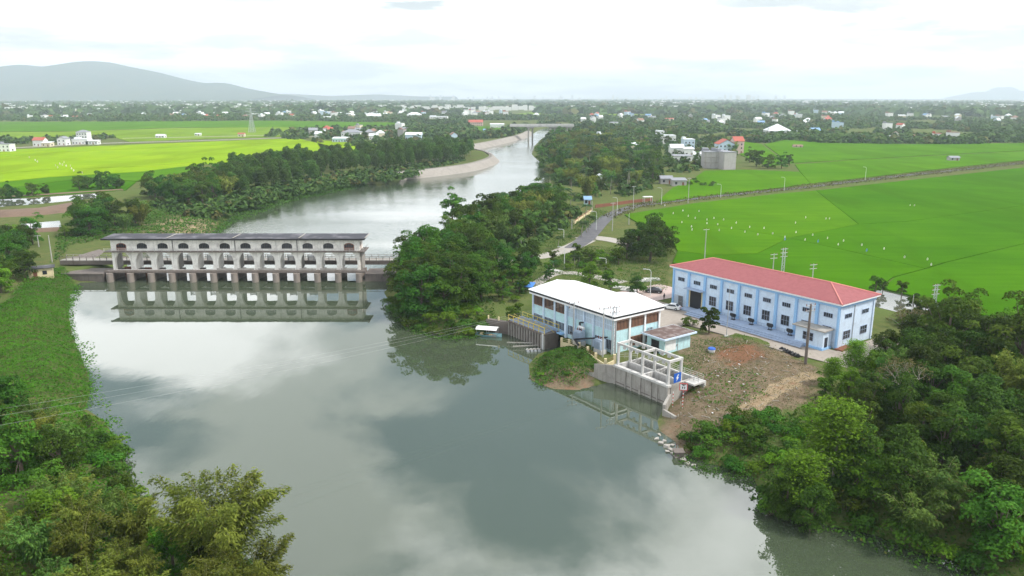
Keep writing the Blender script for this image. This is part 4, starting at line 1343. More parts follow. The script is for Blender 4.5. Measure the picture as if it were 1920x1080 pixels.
def make_broad(seed, H, Rc, mat, nclump=46, per=95, leaf=0.50, trunk_h=0.14, squash=0.95, bark=None, name='broadleaf_tree', top=1.0, dry=0.015):
    rg = np.random.default_rng(seed)
    ch = H * (1 - trunk_h)
    cc = np.array([0, 0, H * trunk_h + ch * 0.48])
    parts, tips = [], []
    for i in range(nclump):
        d = unit(rg.normal(size=3))
        d[2] = d[2] if d[2] > -0.85 else -d[2] * 0.6
        lob = 0.80 + 0.34 * math.sin(3 * math.atan2(d[1], d[0]) + seed) * math.cos(2 * d[2] + seed)
        rr = (0.45 + 0.55 * rg.random() ** 0.5) * lob
        ctr = cc + d * np.array([Rc, Rc, ch * 0.58 * top]) * rr
        if i % 5 == 4:
            an = rg.random() * 6.28
            ctr = np.array([math.cos(an) * Rc * 0.62, math.sin(an) * Rc * 0.62, H * (max(0.10, trunk_h - 0.04) + 0.22 * rg.random())])
        rad = Rc * (0.22 + 0.16 * rg.random())
        parts.append(clump_leaves(ctr, rad, int(per * (rad / (0.3 * Rc)) ** 2), leaf, rg, cc, 0.45 + 0.16 * rg.normal(), dry, 0.75 * squash))
        tips.append(ctr)
    crown = leaf_mesh('crown', parts, mat)
    tb = MB()
    lean = rg.normal(size=2) * 0.25
    r0 = 0.018 * H + 0.06
    p = [(0, 0, -0.4), (lean[0] * 0.4, lean[1] * 0.4, H * 0.2), (lean[0], lean[1], H * 0.45), (lean[0] * 1.4, lean[1] * 1.4, H * 0.75)]
    tb.tube(p, [r0 * 1.25, r0, r0 * 0.7, r0 * 0.25], 7)
    for c_ in tips[::3]:
        st = np.array(p[1]) + (np.array(p[2]) - np.array(p[1])) * rg.random()
        mid = st * 0.5 + c_ * 0.5 + np.array([0, 0, 0.2])
        tb.tube([tuple(st), tuple(mid), tuple(c_)], [r0 * 0.42, r0 * 0.26, r0 * 0.08], 5)
    trunk = tb.mesh('trunk', bark or M_bark, True)
    return (name, crown, trunk)
def make_bamboo(seed, H, spread, mat, culms=26, per=210, leaf=0.62):
    rg = np.random.default_rng(seed)
    parts, tb = [], MB()
    for i in range(culms):
        a = rg.random() * 2 * math.pi
        base = np.array([math.cos(a), math.sin(a), 0]) * rg.random() ** 0.5 * spread * 0.22
        out = np.array([math.cos(a), math.sin(a), 0])
        hh = H * (0.62 + 0.38 * rg.random())
        reach = spread * (0.35 + 0.65 * rg.random())
        ts = np.linspace(0, 1, 9)
        bend = ts ** 2.4
        path = base + out * reach * bend[:, None] + np.array([0, 0, 1]) * (hh * (ts - 0.18 * ts ** 5))[:, None]
        tb.tube([tuple(q) for q in path], list(0.07 * (1 - 0.85 * ts) + 0.008), 4)
        n = int(per * (0.7 + 0.6 * rg.random()))
        u = 0.28 + 0.72 * rg.random(n) ** 0.8
        q = np.stack([np.interp(u, ts, path[:, k]) for k in range(3)], 1)
        prof = 0.30 + 0.95 * np.sin(np.clip((u - 0.2) / 0.8, 0, 1) * math.pi) ** 0.7
        nb = 13
        k = rg.integers(0, nb, n)
        ka = rg.random(nb) * 2 * math.pi
        off = np.stack([np.cos(ka[k]), np.sin(ka[k]), -0.15 + 0 * ka[k]], 1) * (prof * spread * 0.20 * rg.random(n) ** 0.6)[:, None]
        c = q + off + rg.normal(size=(n, 3)) * 0.16
        c[:, 2] -= 0.35 * prof * rg.random(n)
        c[:, 2] = np.maximum(c[:, 2], 0.15)
        T_ = unit(off + out * 0.6 + np.array([0, 0, -0.55]) + 0.4 * rg.normal(size=(n, 3)))
        N_ = np.array([0, 0, 0.9]) + out * 0.3 + 0.6 * rg.normal(size=(n, 3))
        V, F = leaf_quads(c, N_, leaf, rg, 0.30, T_)
        parts.append((V, F, tint(n, rg, 0.45 + 0.2 * rg.normal(), 0.18, 0.05)))
    return ('bamboo_clump', leaf_mesh('crown', parts, mat), tb.mesh('culms', plain('bamboo_culm', (0.20, 0.20, 0.08), 0.6), True))
def make_plantation(seed, H, Rc, mat, n=1500, leaf=0.62, name='plantation_tree'):
    rg = np.random.default_rng(seed)
    parts, tb = [], MB()
    r0 = 0.11
    tb.tube([(0, 0, -0.4), (0.1 * rg.normal(), 0.1 * rg.normal(), H * 0.5), (0.15 * rg.normal(), 0.15 * rg.normal(), H * 0.95)], [r0, r0 * 0.75, 0.03], 6)
    cc = np.array([0, 0, H * 0.68])
    nc = 20
    for i in range(nc):
        f = (i + 0.5) / nc
        z = H * (0.34 + 0.62 * f)
        w = Rc * (0.45 + 0.75 * math.sin(math.pi * min(1, 0.22 + f * 0.78))) * (0.55 + 0.5 * rg.random())
        a = i * 2.4 + rg.random()
        ctr = np.array([math.cos(a) * w * 0.6, math.sin(a) * w * 0.6, z])
        parts.append(clump_leaves(ctr, Rc * (0.36 + 0.2 * rg.random()), n // nc, leaf, rg, cc, 0.45 + 0.15 * rg.normal(), 0.01, 1.0))
    return (name, leaf_mesh('crown', parts, mat), tb.mesh('trunk', M_barkpale, True))
def make_palm(seed, H, L_, mat, fr=15):
    rg = np.random.default_rng(seed)
    tb = MB()
    bx, by = rg.normal() * 0.5, rg.normal() * 0.5
    tb.tube([(0, 0, -0.3), (bx * 0.3, by * 0.3, H * 0.4), (bx, by, H)], [0.22, 0.16, 0.12], 7)
    top = np.array([bx, by, H])
    parts = []
    for i in range(fr):
        a = 2 * math.pi * i / fr + rg.random() * 0.4
        el = -0.15 + 1.1 * rg.random()
        d = np.array([math.cos(a), math.sin(a), 0])
        ts = np.linspace(0.12, 1, 13)
        path = top + d * (L_ * ts * math.cos(el * 0.6))[:, None] + np.array([0, 0, 1]) * (L_ * (math.sin(el) * ts - 0.62 * ts ** 2.2))[:, None]
        side = np.array([-d[1], d[0], 0])
        for sgn in (-1, 1):
            ll = L_ * 0.24 * np.sin(np.clip(ts * 0.92 + 0.08, 0, 1) * math.pi) ** 0.6 + 0.1
            c = path + side * sgn * (ll * 0.5)[:, None] + np.array([0, 0, -0.35]) * (ll * 0.55)[:, None]
            T_ = np.tile(side * sgn + d * 0.45 + np.array([0, 0, -0.6]), (13, 1))
            N_ = np.tile(np.array([0, 0, 1.0]) + side * sgn * 0.5, (13, 1)) + 0.15 * rg.normal(size=(13, 3))
            n = len(c)
            N2 = unit(N_); T2 = unit(T_ - (T_ * N2).sum(1, keepdims=True) * N2); B2 = np.cross(N2, T2)
            aa, bb = T2 * (ll * 0.55)[:, None], B2 * 0.13 * L_ / 3
            V = np.stack([c - aa - bb * 0.6, c - aa * 0.2 - bb, c + aa, c - aa * 0.2 + bb], 1).reshape(-1, 3)
            parts.append((V, np.arange(4 * n).reshape(n, 4), tint(n, rg, 0.45 + 0.2 * rg.normal(), 0.12, 0.06)))
    return ('palm_tree', leaf_mesh('crown', parts, mat), tb.mesh('trunk', M_barkpale, True))
def make_tiered(seed, H, Rc, mat, leaf=0.42):
    """spreading tree with flat tiers of fresh leaves on visible limbs"""
    rg = np.random.default_rng(seed)
    parts, tb = [], MB()
    r0 = 0.2
    tb.tube([(0, 0, -0.4), (0.1, 0, H * 0.4), (0, 0.1, H * 0.92)], [r0, r0 * 0.75, 0.05], 7)
    for tier in range(6):
        z = H * (0.30 + 0.135 * tier)
        w = Rc * (1.0 - 0.11 * tier) if tier > 0 else Rc * 0.8
        nb = 8 - tier // 2
        for k in range(nb):
            a = 2 * math.pi * (k + rg.random() * 0.7) / nb + tier
            ln = w * (0.7 + 0.4 * rg.random())
            end = np.array([math.cos(a) * ln, math.sin(a) * ln, z + 0.05 * H * rg.random() + ln * 0.14])
            tb.tube([(0, 0, z - ln * 0.12), tuple(end * np.array([0.5, 0.5, 1]) - np.array([0, 0, ln * 0.06])), tuple(end)], [0.07, 0.05, 0.015], 4)
            for f in (0.45, 0.7, 0.95):
                c = np.array([end[0] * f, end[1] * f, z + (end[2] - z) * f])
                n = 60
                d = rg.normal(size=(n, 3)) * np.array([0.20, 0.20, 0.07]) * Rc
                p = c + d + np.array([0, 0, 0.15])
                N_ = np.array([0, 0, 1.0]) + 0.45 * rg.normal(size=(n, 3))
                V, F = leaf_quads(p, N_, leaf, rg, 0.6)
                parts.append((V, F, tint(n, rg, 0.5 + 0.15 * rg.normal(), 0.18)))
    return ('spreading_tree', leaf_mesh('crown', parts, mat), tb.mesh('trunk', M_barkpale, True))
def make_bare(seed, H, Rc, mat):
    rg = np.random.default_rng(seed)
    parts, tb = [], MB()
    def grow(p, d, ln, r, lv):
        q = p + d * ln
        tb.tube([tuple(p), tuple((p + q) / 2 + rg.normal(size=3) * ln * 0.05), tuple(q)], [r, r * 0.8, r * 0.6], 4)
        if lv == 0:
            n = 9
            V, F = leaf_quads(q + rg.normal(size=(n, 3)) * 0.35, np.array([0, 0, 1]) + rg.normal(size=(n, 3)) * 0.6, 0.32, rg)
            parts.append((V, F, tint(n, rg, 0.4, 0.2, 0.3)))
            return
        for _ in range(3):
            grow(q, unit(d + rg.normal(size=3) * 0.55 + np.array([0, 0, 0.12])), ln * 0.68, r * 0.6, lv - 1)
    grow(np.array([0, 0, -0.3]), np.array([0, 0, 1.0]), H * 0.34, 0.16, 4)
    return ('sparse_tree', leaf_mesh('crown', parts, mat), tb.mesh('trunk', M_barkpale, True))
def make_shrub(seed, H, Rc, mat, n=700, leaf=0.34, name='shrub'):
    rg = np.random.default_rng(seed)
    parts, tb = [], MB()
    cc = np.array([0, 0, H * 0.35])
    for i in range(11):
        a = rg.random() * 6.28
        w = Rc * 0.65 * rg.random() ** 0.5
        c = np.array([math.cos(a) * w, math.sin(a) * w, H * (0.25 + 0.45 * rg.random())])
        parts.append(clump_leaves(c, H * 0.34, n // 11, leaf, rg, cc, 0.45 + 0.18 * rg.normal(), 0.03))
        tb.tube([(0, 0, -0.3), tuple(c)], [0.05, 0.02], 4)
    return (name, leaf_mesh('crown', parts, mat), tb.mesh('stems', M_bark, True))

# templates: near (fine leaves) and mid distance (coarser sprays)
T = {}
T['broad'] = [make_broad(11 + i, h, r, m, 44, 105, 0.50) for i, (h, r, m) in enumerate([(11, 4.4, F_dark), (12, 4.8, F_mid), (10, 4.2, F_dark), (13, 4.6, F_mid), (11, 5.0, F_dark)])]
T['fresh'] = [make_broad(31, 9, 3.8, F_fresh, 40, 95, 0.45, name='light_green_tree'), make_broad(32, 8, 3.4, F_fresh, 36, 95, 0.45, name='light_green_tree')]
T['tier'] = [make_tiered(41, 11, 4.6, F_fresh), make_tiered(42, 10, 4.2, F_fresh)]
T['bamboo'] = [make_bamboo(51, 13, 5.0, F_bamboo), make_bamboo(52, 12, 4.6, F_bamboo), make_bamboo(53, 11, 4.4, F_bamboo_g), make_bamboo(54, 12.5, 5.2, F_bamboo_g)]
T['finebamboo'] = [make_bamboo(57, 13, 5.4, F_bamboo, 30, 620, 0.40), make_bamboo(58, 12, 5.0, F_bamboo, 28, 560, 0.42)]
T['bare'] = [make_bare(61, 11, 4, F_weed), make_bare(62, 9, 4, F_weed)]
T['shrub'] = [make_shrub(71, 2.4, 2.4, F_mid), make_shrub(72, 2.0, 2.2, F_dark), make_shrub(73, 1.8, 2.0, F_grassg), make_shrub(74, 2.2, 2.0, F_fresh)]
T['mbroad'] = [make_broad(81 + i, h, r, m, 30, 60, 0.85, name='coarse_broadleaf_tree') for i, (h, r, m) in enumerate([(11, 4.6, F_dark), (12, 4.6, F_mid), (9, 4.4, F_dark), (10, 5.0, F_mid)])]  # ordinary broadleaf trees for woods and groves, with coarse leaf sprays
T['mbamboo'] = [make_bamboo(91, 12, 5.2, F_bamboo, 20, 90, 0.95), make_bamboo(92, 11, 5.0, F_bamboo_g, 20, 90, 0.95)]
T['plant'] = [make_plantation(101 + i, h, r, F_plant, 1700, 0.85) for i, (h, r) in enumerate([(13, 3.6), (14, 3.3), (12, 3.8), (13.5, 3.5)])]
T['palm'] = [make_palm(111, 8, 3.4, F_palm), make_palm(112, 6, 3.2, F_palm), make_palm(113, 10, 3.4, F_palm)]
T['young'] = [make_broad(121, 5.5, 2.2, F_mid, 24, 85, 0.42, 0.2, name='young_tree'), make_broad(122, 5.0, 2.0, F_dark, 24, 85, 0.42, 0.2, name='young_tree')]
KIND = {'broad': 'tree', 'fresh': 'tree', 'tier': 'tree', 'bamboo': 'bamboo', 'finebamboo': 'bamboo', 'bare': 'tree', 'shrub': 'shrub', 'mbroad': 'tree', 'mbamboo': 'bamboo', 'plant': 'tree', 'palm': 'palm', 'young': 'tree'}
random.seed(4)
NTREE = [0]
def plant_at(x, y, kind, label, group=None, s=1.0, var=None, z=None, rz=None):
    nm, crown, trunk = T[kind][var if var is not None else random.randrange(len(T[kind]))]
    if z is None:
        z = max(gz1(x, y), WZ - 0.2)
    sx = s * random.uniform(0.92, 1.1)
    o = thing(nm, label, KIND[kind], (x, y, z - 0.05), rz if rz is not None else random.uniform(0, 6.28), group, (sx, sx, s * random.uniform(0.92, 1.1)))
    link(crown.name.split('.')[0], crown, o)
    link(trunk.name.split('.')[0], trunk, o)
    NTREE[0] += 1
    return o
def tree(px, py, kind, label, s=1.0, var=None, z=GZ, group=None):
    w = P(px, py, z)
    return plant_at(w[0], w[1], kind, label, group, s, var)
def fill(px_poly, spacing, n_max, seed, z=GZ, poly=None):
    """random points, no two closer than spacing, inside a surveyed outline"""
    rg = np.random.default_rng(seed)
    poly = np.array(W(px_poly, z)) if poly is None else np.array(poly)
    lo, hi = poly.min(0), poly.max(0)
    pts = []
    cand = lo + (hi - lo) * rg.random((n_max * 60, 2))
    cand = cand[inside(cand, poly)]
    for c in cand:
        if len(pts) >= n_max:
            break
        if not pts or np.min(np.hypot(*(np.array(pts) - c).T)) > spacing:
            pts.append(c)
    return pts
def grove(px_poly, spacing, n_max, seed, kinds, label, group, smin=0.8, smax=1.15, z=GZ, river_ok=False):
    rg = random.Random(seed)
    pts = fill(px_poly, spacing, n_max, seed, z)
    if not pts:
        return
    q = np.array(pts)
    if not river_ok:
        q = q[~inside(q, RIVER)]
    for x, y in q:
        k = rg.choice(kinds)
        lb, gp = (label[k], group[k]) if isinstance(label, dict) else (label, group)
        plant_at(x, y, k, lb, gp, rg.uniform(smin, smax))

# right foreground wood
LR = {'broad': 'dark leafy tree in the dense wood on the right foreground bank', 'fresh': 'light green tree in the dense wood on the right foreground bank',
      'bare': 'thin half-bare tree in the dense wood on the right foreground bank', 'shrub': 'low shrub on the water edge of the right foreground wood',
      'young': 'small young tree in the dense wood on the right foreground bank',
      'bamboo': 'bamboo clump in the dense wood on the right foreground bank', 'tier': 'tiered light tree in the dense wood on the right foreground bank'}
GR_ = {k: v.split(' in the')[0].split(' on the')[0] + 's of the right foreground wood' for k, v in LR.items()}
grove([(1650, 700), (1720, 655), (1800, 640), (1930, 640), (2100, 660), (2150, 1000), (1900, 1040), (1760, 1000), (1620, 960), (1560, 900), (1600, 800)], 3.7, 105, 1, ['broad', 'broad', 'broad', 'broad', 'broad', 'broad', 'young', 'broad', 'young', 'bamboo', 'fresh'], LR, GR_, 0.62, 1.0)
grove([(1440, 900), (1560, 880), (1640, 960), (1780, 1010), (1900, 1050), (1880, 1075), (1760, 1040), (1600, 985), (1460, 955)], 2.2, 40, 2, ['shrub'], LR, GR_, 0.8, 1.4)
tree(1560, 905, 'tier', 'bright green tiered tree leaning over the water at the right foreground', 1.0, 0)
tree(1500, 930, 'tier', 'lower bright green tiered tree at the water edge right foreground', 0.72, 1)
tree(1640, 930, 'fresh', 'rounded light green tree right behind the bright tiered tree', 0.8, 0)
tree(1520, 820, 'fresh', 'bright rounded bush-like tree at the edge of the brown clearing', 0.62, 1)
tree(1470, 960, 'broad', 'dark low tree overhanging the water at the wood corner', 0.62, 0, z=2)
tree(1520, 985, 'broad', 'dark low tree drooping over the water below the tiered tree', 0.6, 2, z=2)
tree(1690, 790, 'bare', 'pale half-bare tree with crooked limbs inside the right wood', 1.0, 0)
tree(1640, 715, 'tier', 'feathery light green tree by the red-roofed hall corner', 0.55, 1)
tree(1590, 740, 'fresh', 'low spreading light green tree at the end of the clearing track', 0.55, 0)
tree(1600, 705, 'tier', 'flat-topped light green tree over the yard corner by the annex', 0.6, 0)
tree(1560, 722, 'tier', 'low light green tree at the mouth of the clearing track', 0.5, 1)
tree(1655, 690, 'broad', 'dark tree just right of the hall front corner', 0.7, 2)
tree(1545, 745, 'young', 'small dark tree at the edge of the clearing', 0.8, 0)
tree(1770, 690, 'broad', 'tall dark tree rising behind the right wood beside the pond', 1.2, 3)
tree(1700, 660, 'bare', 'tall thin tree beside the hall end wall', 1.05, 1)
tree(1840, 690, 'broad', 'tall dark tree rising at right, second from the pond', 1.05, 4)
tree(1905, 720, 'broad', 'tallest dark tree at the right edge of the picture', 1.3, 1)
tree(1900, 1030, 'fresh', 'pale yellow-green bush at the bottom right corner bank', 0.5, 1)
# shrubs on the clearing bank
LS = 'low green shrub on the bank below the brown clearing'
grove([(1290, 815), (1360, 800), (1450, 790), (1500, 830), (1480, 880), (1400, 885), (1310, 860)], 1.9, 34, 3, ['shrub'], LS, 'shrubs below the clearing', 0.6, 1.15, z=3)

# centre bank beside the barrage
LCB = {'broad': 'dense dark tree on the wooded point right of the barrage', 'mbroad': 'tree of the wood behind the point right of the barrage', 'shrub': 'low shrub at the foot of the wooded point',
       'mbamboo': 'olive bamboo clump in the wood right of the barrage', 'palm': 'palm among the trees right of the barrage', 'young': 'young tree beside the wooded point'}
GCB = {'broad': 'dark trees on the wooded point', 'mbroad': 'trees behind the wooded point', 'shrub': 'shrubs of the wooded point', 'mbamboo': 'bamboo behind the wooded point', 'palm': 'palms behind the wooded point', 'young': 'young trees beside the wooded point'}
grove([(748, 560), (800, 590), (860, 585), (905, 565), (915, 520), (890, 500), (830, 500), (770, 512)], 3.8, 44, 4, ['broad'], LCB, GCB, 0.95, 1.25)
grove([(720, 560), (765, 612), (820, 625), (880, 622), (920, 600), (880, 590), (800, 595), (750, 570)], 2.6, 40, 5, ['shrub'], LCB, GCB, 0.8, 1.4, z=2.5)
grove([(800, 495), (890, 490), (900, 470), (960, 465), (1000, 440), (1040, 420), (1060, 400), (1010, 385), (950, 400), (900, 425), (850, 455)], 5.0, 64, 6, ['mbroad', 'mbroad', 'broad', 'mbamboo'], LCB, GCB, 0.85, 1.2)
grove([(920, 570), (985, 545), (1000, 510), (950, 500), (920, 520)], 4.5, 14, 7, ['young', 'young', 'broad'], LCB, GCB, 0.7, 1.0)
tree(848, 402, 'mbroad', 'tall loose tree rising above the wood against the river', 1.2, 1)
grove([(960, 400), (1020, 375), (1040, 360), (1080, 378), (1070, 400), (1000, 410)], 6.5, 12, 8, ['palm', 'mbroad'], LCB, GCB, 0.9, 1.2)
grove([(935, 575), (985, 560), (990, 530), (950, 545)], 3, 8, 34, ['shrub', 'young'], {'shrub': 'shrub between the wooded point and the station', 'young': 'young tree between the wooded point and the station'}, {'shrub': 'shrubs left of the station', 'young': 'young trees left of the station'}, 0.7, 1.1)
# trees of the yard
tree(1105, 540, 'fresh', 'round bright green tree behind the white-roofed station', 0.85, 0)
tree(1145, 548, 'young', 'thin brownish tree right of the round bright green tree', 1.3, 0)
tree(1195, 552, 'broad', 'round dark green tree beside the parked black car', 0.55, 0)
tree(1030, 525, 'young', 'small dark conical tree behind the station roof corner', 0.8, 1)
tree(1330, 625, 'young', 'small dark tree beside the flat-roofed hut', 1.25, 1)
tree(1294, 610, 'shrub', 'round shrub between the hut and the small dark tree', 0.9, 0)
tree(1172, 636, 'shrub', 'clipped green bush against the station end wall', 1.3, 0)
tree(1066, 632, 'shrub', 'green bush beside the left transformer', 0.9, 3)
tree(960, 590, 'young', 'slender tree beside the trash rack intake', 1.2, 0)
for i, (a, b, s) in enumerate([(1218, 490, 1.25), (1195, 478, 1.0), (1240, 478, 1.0), (1175, 485, 0.8), (1228, 470, 1.05)]):
    tree(a, b, 'broad', ['largest tree of the dark clump beside the rice field', 'second largest tree of the dark clump beside the rice field', 'rightmost tree of the dark clump beside the rice field',
                         'small leftmost tree of the dark clump beside the rice field', 'rearmost tree of the dark clump beside the rice field'][i], s, [0, 2, 4, 2, 0][i])
grove([(1020, 500), (1090, 478), (1170, 470), (1160, 500), (1100, 512)], 3.2, 30, 10, ['shrub', 'shrub', 'shrub', 'young'], {'shrub': 'rough shrub on the verge below the road junction', 'young': 'young tree on the verge below the road junction'}, {'shrub': 'shrubs below the road junction', 'young': 'young trees below the road junction'}, 0.7, 1.1)
grove([(1040, 470), (1075, 440), (1100, 415), (1120, 405), (1105, 432), (1070, 466)], 4, 8, 11, ['shrub', 'palm'], {'shrub': 'shrub along the left verge of the road', 'palm': 'small palm along the left verge of the road'}, {'shrub': 'shrubs along the left road verge', 'palm': 'palms along the left road verge'}, 0.6, 0.9)
for i, (a, b) in enumerate([(1078, 500), (1088, 498), (1038, 512)]):
    tree(a, b, 'palm', ['left small palm of the pair on the verge', 'right small palm of the pair on the verge', 'small palm beside the street lamp on the verge'][i], 0.55, 1)
for i, (a, b, s) in enumerate([(1640, 552, 0.9), (1655, 548, 0.7), (1690, 556, 0.8)]):
    tree(a, b, 'young', ['slim tree between the hall and the white pond', 'thinner tree next to the slim one by the white pond', 'low tree overhanging the white pond'][i], s, i % 2)
grove([(1690, 590), (1760, 596), (1800, 620), (1720, 640), (1690, 620)], 4, 8, 12, ['young', 'shrub'], {'young': 'small tree beyond the hall end wall', 'shrub': 'shrub beyond the hall end wall'}, {'young': 'small trees beyond the hall', 'shrub': 'shrubs beyond the hall'}, 0.8, 1.3)

# right bank upstream: gardens and groves
LU = {'mbroad': 'broad tree in the riverside groves upstream on the right bank', 'mbamboo': 'olive bamboo clump in the riverside groves upstream on the right bank', 'palm': 'palm in the riverside groves upstream on the right bank'}
GU = {'mbroad': 'trees of the upstream right bank', 'mbamboo': 'bamboo of the upstream right bank', 'palm': 'palms of the upstream right bank'}
grove([(1012, 300), (1035, 345), (1090, 375), (1140, 375), (1200, 360), (1240, 335), (1235, 305), (1200, 285), (1130, 262), (1060, 258), (1020, 275)], 7.0, 150, 13, ['mbroad', 'mbroad', 'mbamboo', 'mbamboo', 'palm'], LU, GU, 0.95, 1.35)
grove([(1070, 255), (1200, 270), (1290, 290), (1330, 310), (1390, 300), (1350, 262), (1200, 245), (1100, 243)], 10, 80, 14, ['mbroad', 'mbamboo', 'palm'], {k: v.replace('riverside groves upstream', 'village gardens beyond the riverside groves') for k, v in LU.items()}, {k: v.replace('upstream right bank', 'right bank village') for k, v in GU.items()}, 0.9, 1.3)
for i, (a, b, s) in enumerate([(1418, 312, 1.15), (1440, 316, 1.0), (1465, 316, 1.0), (1480, 310, 0.85), (1405, 305, 1.0)]):
    tree(a, b, 'mbroad', 'dark tree in the clump right of the bare block building', s, None, group='clump beside the block building')
grove([(1290, 347), (1340, 352), (1350, 345), (1300, 338)], 5, 6, 15, ['shrub'], 'shrub around the small hut in the rice field', 'shrubs around the field hut', 0.9, 1.4)
# left plantation along the river
LP_ = 'slender tall tree in the plantation row along the left river bank'
grove([(450, 378), (540, 350), (640, 332), (750, 322), (870, 306), (890, 290), (830, 285), (700, 298), (560, 310), (440, 326), (400, 350)], 4.3, 240, 16, ['plant'], LP_, 'plantation trees on the left bank', 0.85, 1.12)
LL = {'mbroad': 'broad tree in the wood left of the upstream pool', 'mbamboo': 'bamboo clump in the wood left of the upstream pool', 'broad': 'dense tree in the wood left of the upstream pool', 'shrub': 'bank shrub beside the upstream pool'}
GL_ = {'mbroad': 'trees left of the upstream pool', 'mbamboo': 'bamboo left of the upstream pool', 'broad': 'dense trees left of the upstream pool', 'shrub': 'shrubs beside the upstream pool'}
grove([(270, 372), (330, 350), (420, 345), (450, 368), (420, 385), (340, 388)], 5.0, 44, 17, ['mbroad', 'mbroad', 'mbamboo', 'broad'], LL, GL_, 0.95, 1.25)
grove([(400, 412), (470, 386), (560, 362), (680, 342), (745, 338), (730, 332), (600, 342), (480, 372), (410, 398)], 3.4, 60, 18, ['shrub'], LL, GL_, 1.0, 1.7, z=3)
grove([(120, 428), (180, 405), (260, 400), (285, 418), (230, 440), (150, 446)], 6, 16, 19, ['mbroad', 'broad', 'mbamboo'], {k: v.replace('wood left of the upstream pool', 'clump behind the barrage left end') for k, v in LL.items()}, {k: v.replace('left of the upstream pool', 'behind the barrage left end') for k, v in GL_.items()}, 0.8, 1.1)
tree(122, 445, 'fresh', 'small round green tree standing alone left of the barrage', 0.5, 0)
for i, (a, b, s) in enumerate([(150, 358, 0.85), (165, 356, 0.8), (190, 356, 0.95), (212, 355, 0.85), (225, 354, 0.75), (20, 372, 0.8), (5, 374, 0.7), (62, 368, 0.75), (85, 366, 0.55), (38, 372, 0.5)]):
    tree(a, b, 'mbroad', 'round tree in the row along the left fish pond', s, None, group='row of trees along the fish pond')
# left bank trees beside the barrage end
LA = {'broad': 'dark tree in the left bank wood beside the barrage end', 'bamboo': 'bamboo clump in the left bank wood beside the barrage end', 'fresh': 'lighter tree in the left bank wood beside the barrage end'}
GA = {'broad': 'dark trees of the left bank wood', 'bamboo': 'bamboo of the left bank wood', 'fresh': 'lighter trees of the left bank wood'}
grove([(-60, 500), (10, 490), (40, 500), (55, 530), (20, 570), (-60, 600)], 4.5, 14, 20, ['broad', 'broad', 'bamboo', 'fresh'], LA, GA, 0.8, 1.1)
grove([(-40, 455), (20, 445), (70, 455), (60, 475), (-20, 485)], 5, 10, 21, ['broad', 'fresh'], LA, GA, 0.6, 0.9)
# foreground left: bamboo thicket
LF = {'bamboo': 'bamboo clump in the thicket along the near left bank', 'broad': 'leafy tree in the thicket along the near left bank', 'shrub': 'low shrub at the edge of the near left thicket', 'fresh': 'light green tree in the thicket along the near left bank'}
GF_ = {'bamboo': 'bamboo of the near left thicket', 'broad': 'trees of the near left thicket', 'shrub': 'shrubs of the near left thicket', 'fresh': 'light trees of the near left thicket'}
grove([(-120, 800), (-20, 790), (60, 800), (130, 850), (170, 900), (120, 920), (0, 900), (-120, 900)], 4.0, 16, 22, ['bamboo', 'broad', 'broad', 'broad'], LF, GF_, 0.6, 0.8)
grove([(-160, 980), (60, 960), (180, 960), (260, 1010), (330, 1060), (420, 1110), (380, 1230), (0, 1250), (-200, 1150)], 3.6, 34, 23, ['bamboo', 'bamboo', 'bamboo', 'fresh', 'broad', 'broad', 'bamboo'], LF, GF_, 0.45, 0.68)
grove([(160, 800), (225, 850), (250, 920), (300, 990), (420, 1030), (500, 1080), (420, 1080), (280, 1030), (200, 940), (150, 860)], 2.2, 40, 24, ['shrub'], LF, GF_, 0.7, 1.2, z=2)
tree(418, 1075, 'finebamboo', 'tall plumed olive bamboo leaning over the water at the bottom left', 1.2, 0)
tree(470, 1130, 'finebamboo', 'second olive bamboo clump right of the tall plumed one', 0.9, 1)
tree(395, 1190, 'finebamboo', 'olive bamboo clump nearest the bottom edge', 0.62, 0)
tree(105, 1020, 'fresh', 'light green feathery tree in the bottom left corner', 0.85, 0)
print('trees', NTREE[0])

# ------------------------------------------------------------------ leafy ground cover (nobody could count it)
def cover_stuff(name, label, px_poly, dens, leaf, lump, mat, seed, z=GZ, aspect=0.7, poly=None, up=0.5, tb=0.45, near_river=None, dry=0.03):
    rg = np.random.default_rng(seed)
    poly = np.array(W(px_poly, z)) if poly is None else np.array(poly)
    lo, hi = poly.min(0), poly.max(0)
    n = int(np.prod(hi - lo) * dens)
    q = lo + (hi - lo) * rg.random((n, 2))
    # frayed edge
    q2 = q + rg.normal(size=q.shape) * 0.5
    q = q[inside(q2, poly)]
    g = np.maximum(gz(q), WZ)
    l1 = fbm(q[:, 0] / 2.6 + seed, q[:, 1] / 2.6, 3)
    l2 = fbm(q[:, 0] / 9 + seed, q[:, 1] / 9 + 3, 2)
    h = lump * np.clip((l1 - 0.25) * 1.6, 0, 1.5) * (0.5 + l2)
    p = np.stack([q[:, 0], q[:, 1], g + h * rg.random(len(q)) ** 0.35 + 0.05], 1)
    N_ = np.array([0, 0, up]) + rg.normal(size=p.shape) * 0.5
    V, F = leaf_quads(p, N_, leaf, rg, aspect)
    t_ = tint(len(p), rg, tb, 0.15, dry)
    t_[:, 0] = np.clip(t_[:, 0] + (l2 - 0.5) * 0.8, 0, 1)
    return tag(link(name, leaf_mesh(name, [(V, F, t_)], mat)), label, kind='stuff')
cover_stuff('creeper_mat', 'bright green creeper mat covering the left bank below the barrage',
            [(60, 520), (120, 512), (150, 535), (136, 562), (132, 590), (140, 625), (156, 665), (170, 700), (174, 738), (150, 770), (60, 760), (-60, 740), (-60, 600), (20, 575)], 20, 0.40, 1.25, F_mat, 1, z=2.5, up=1.3, dry=0.0, aspect=0.55)
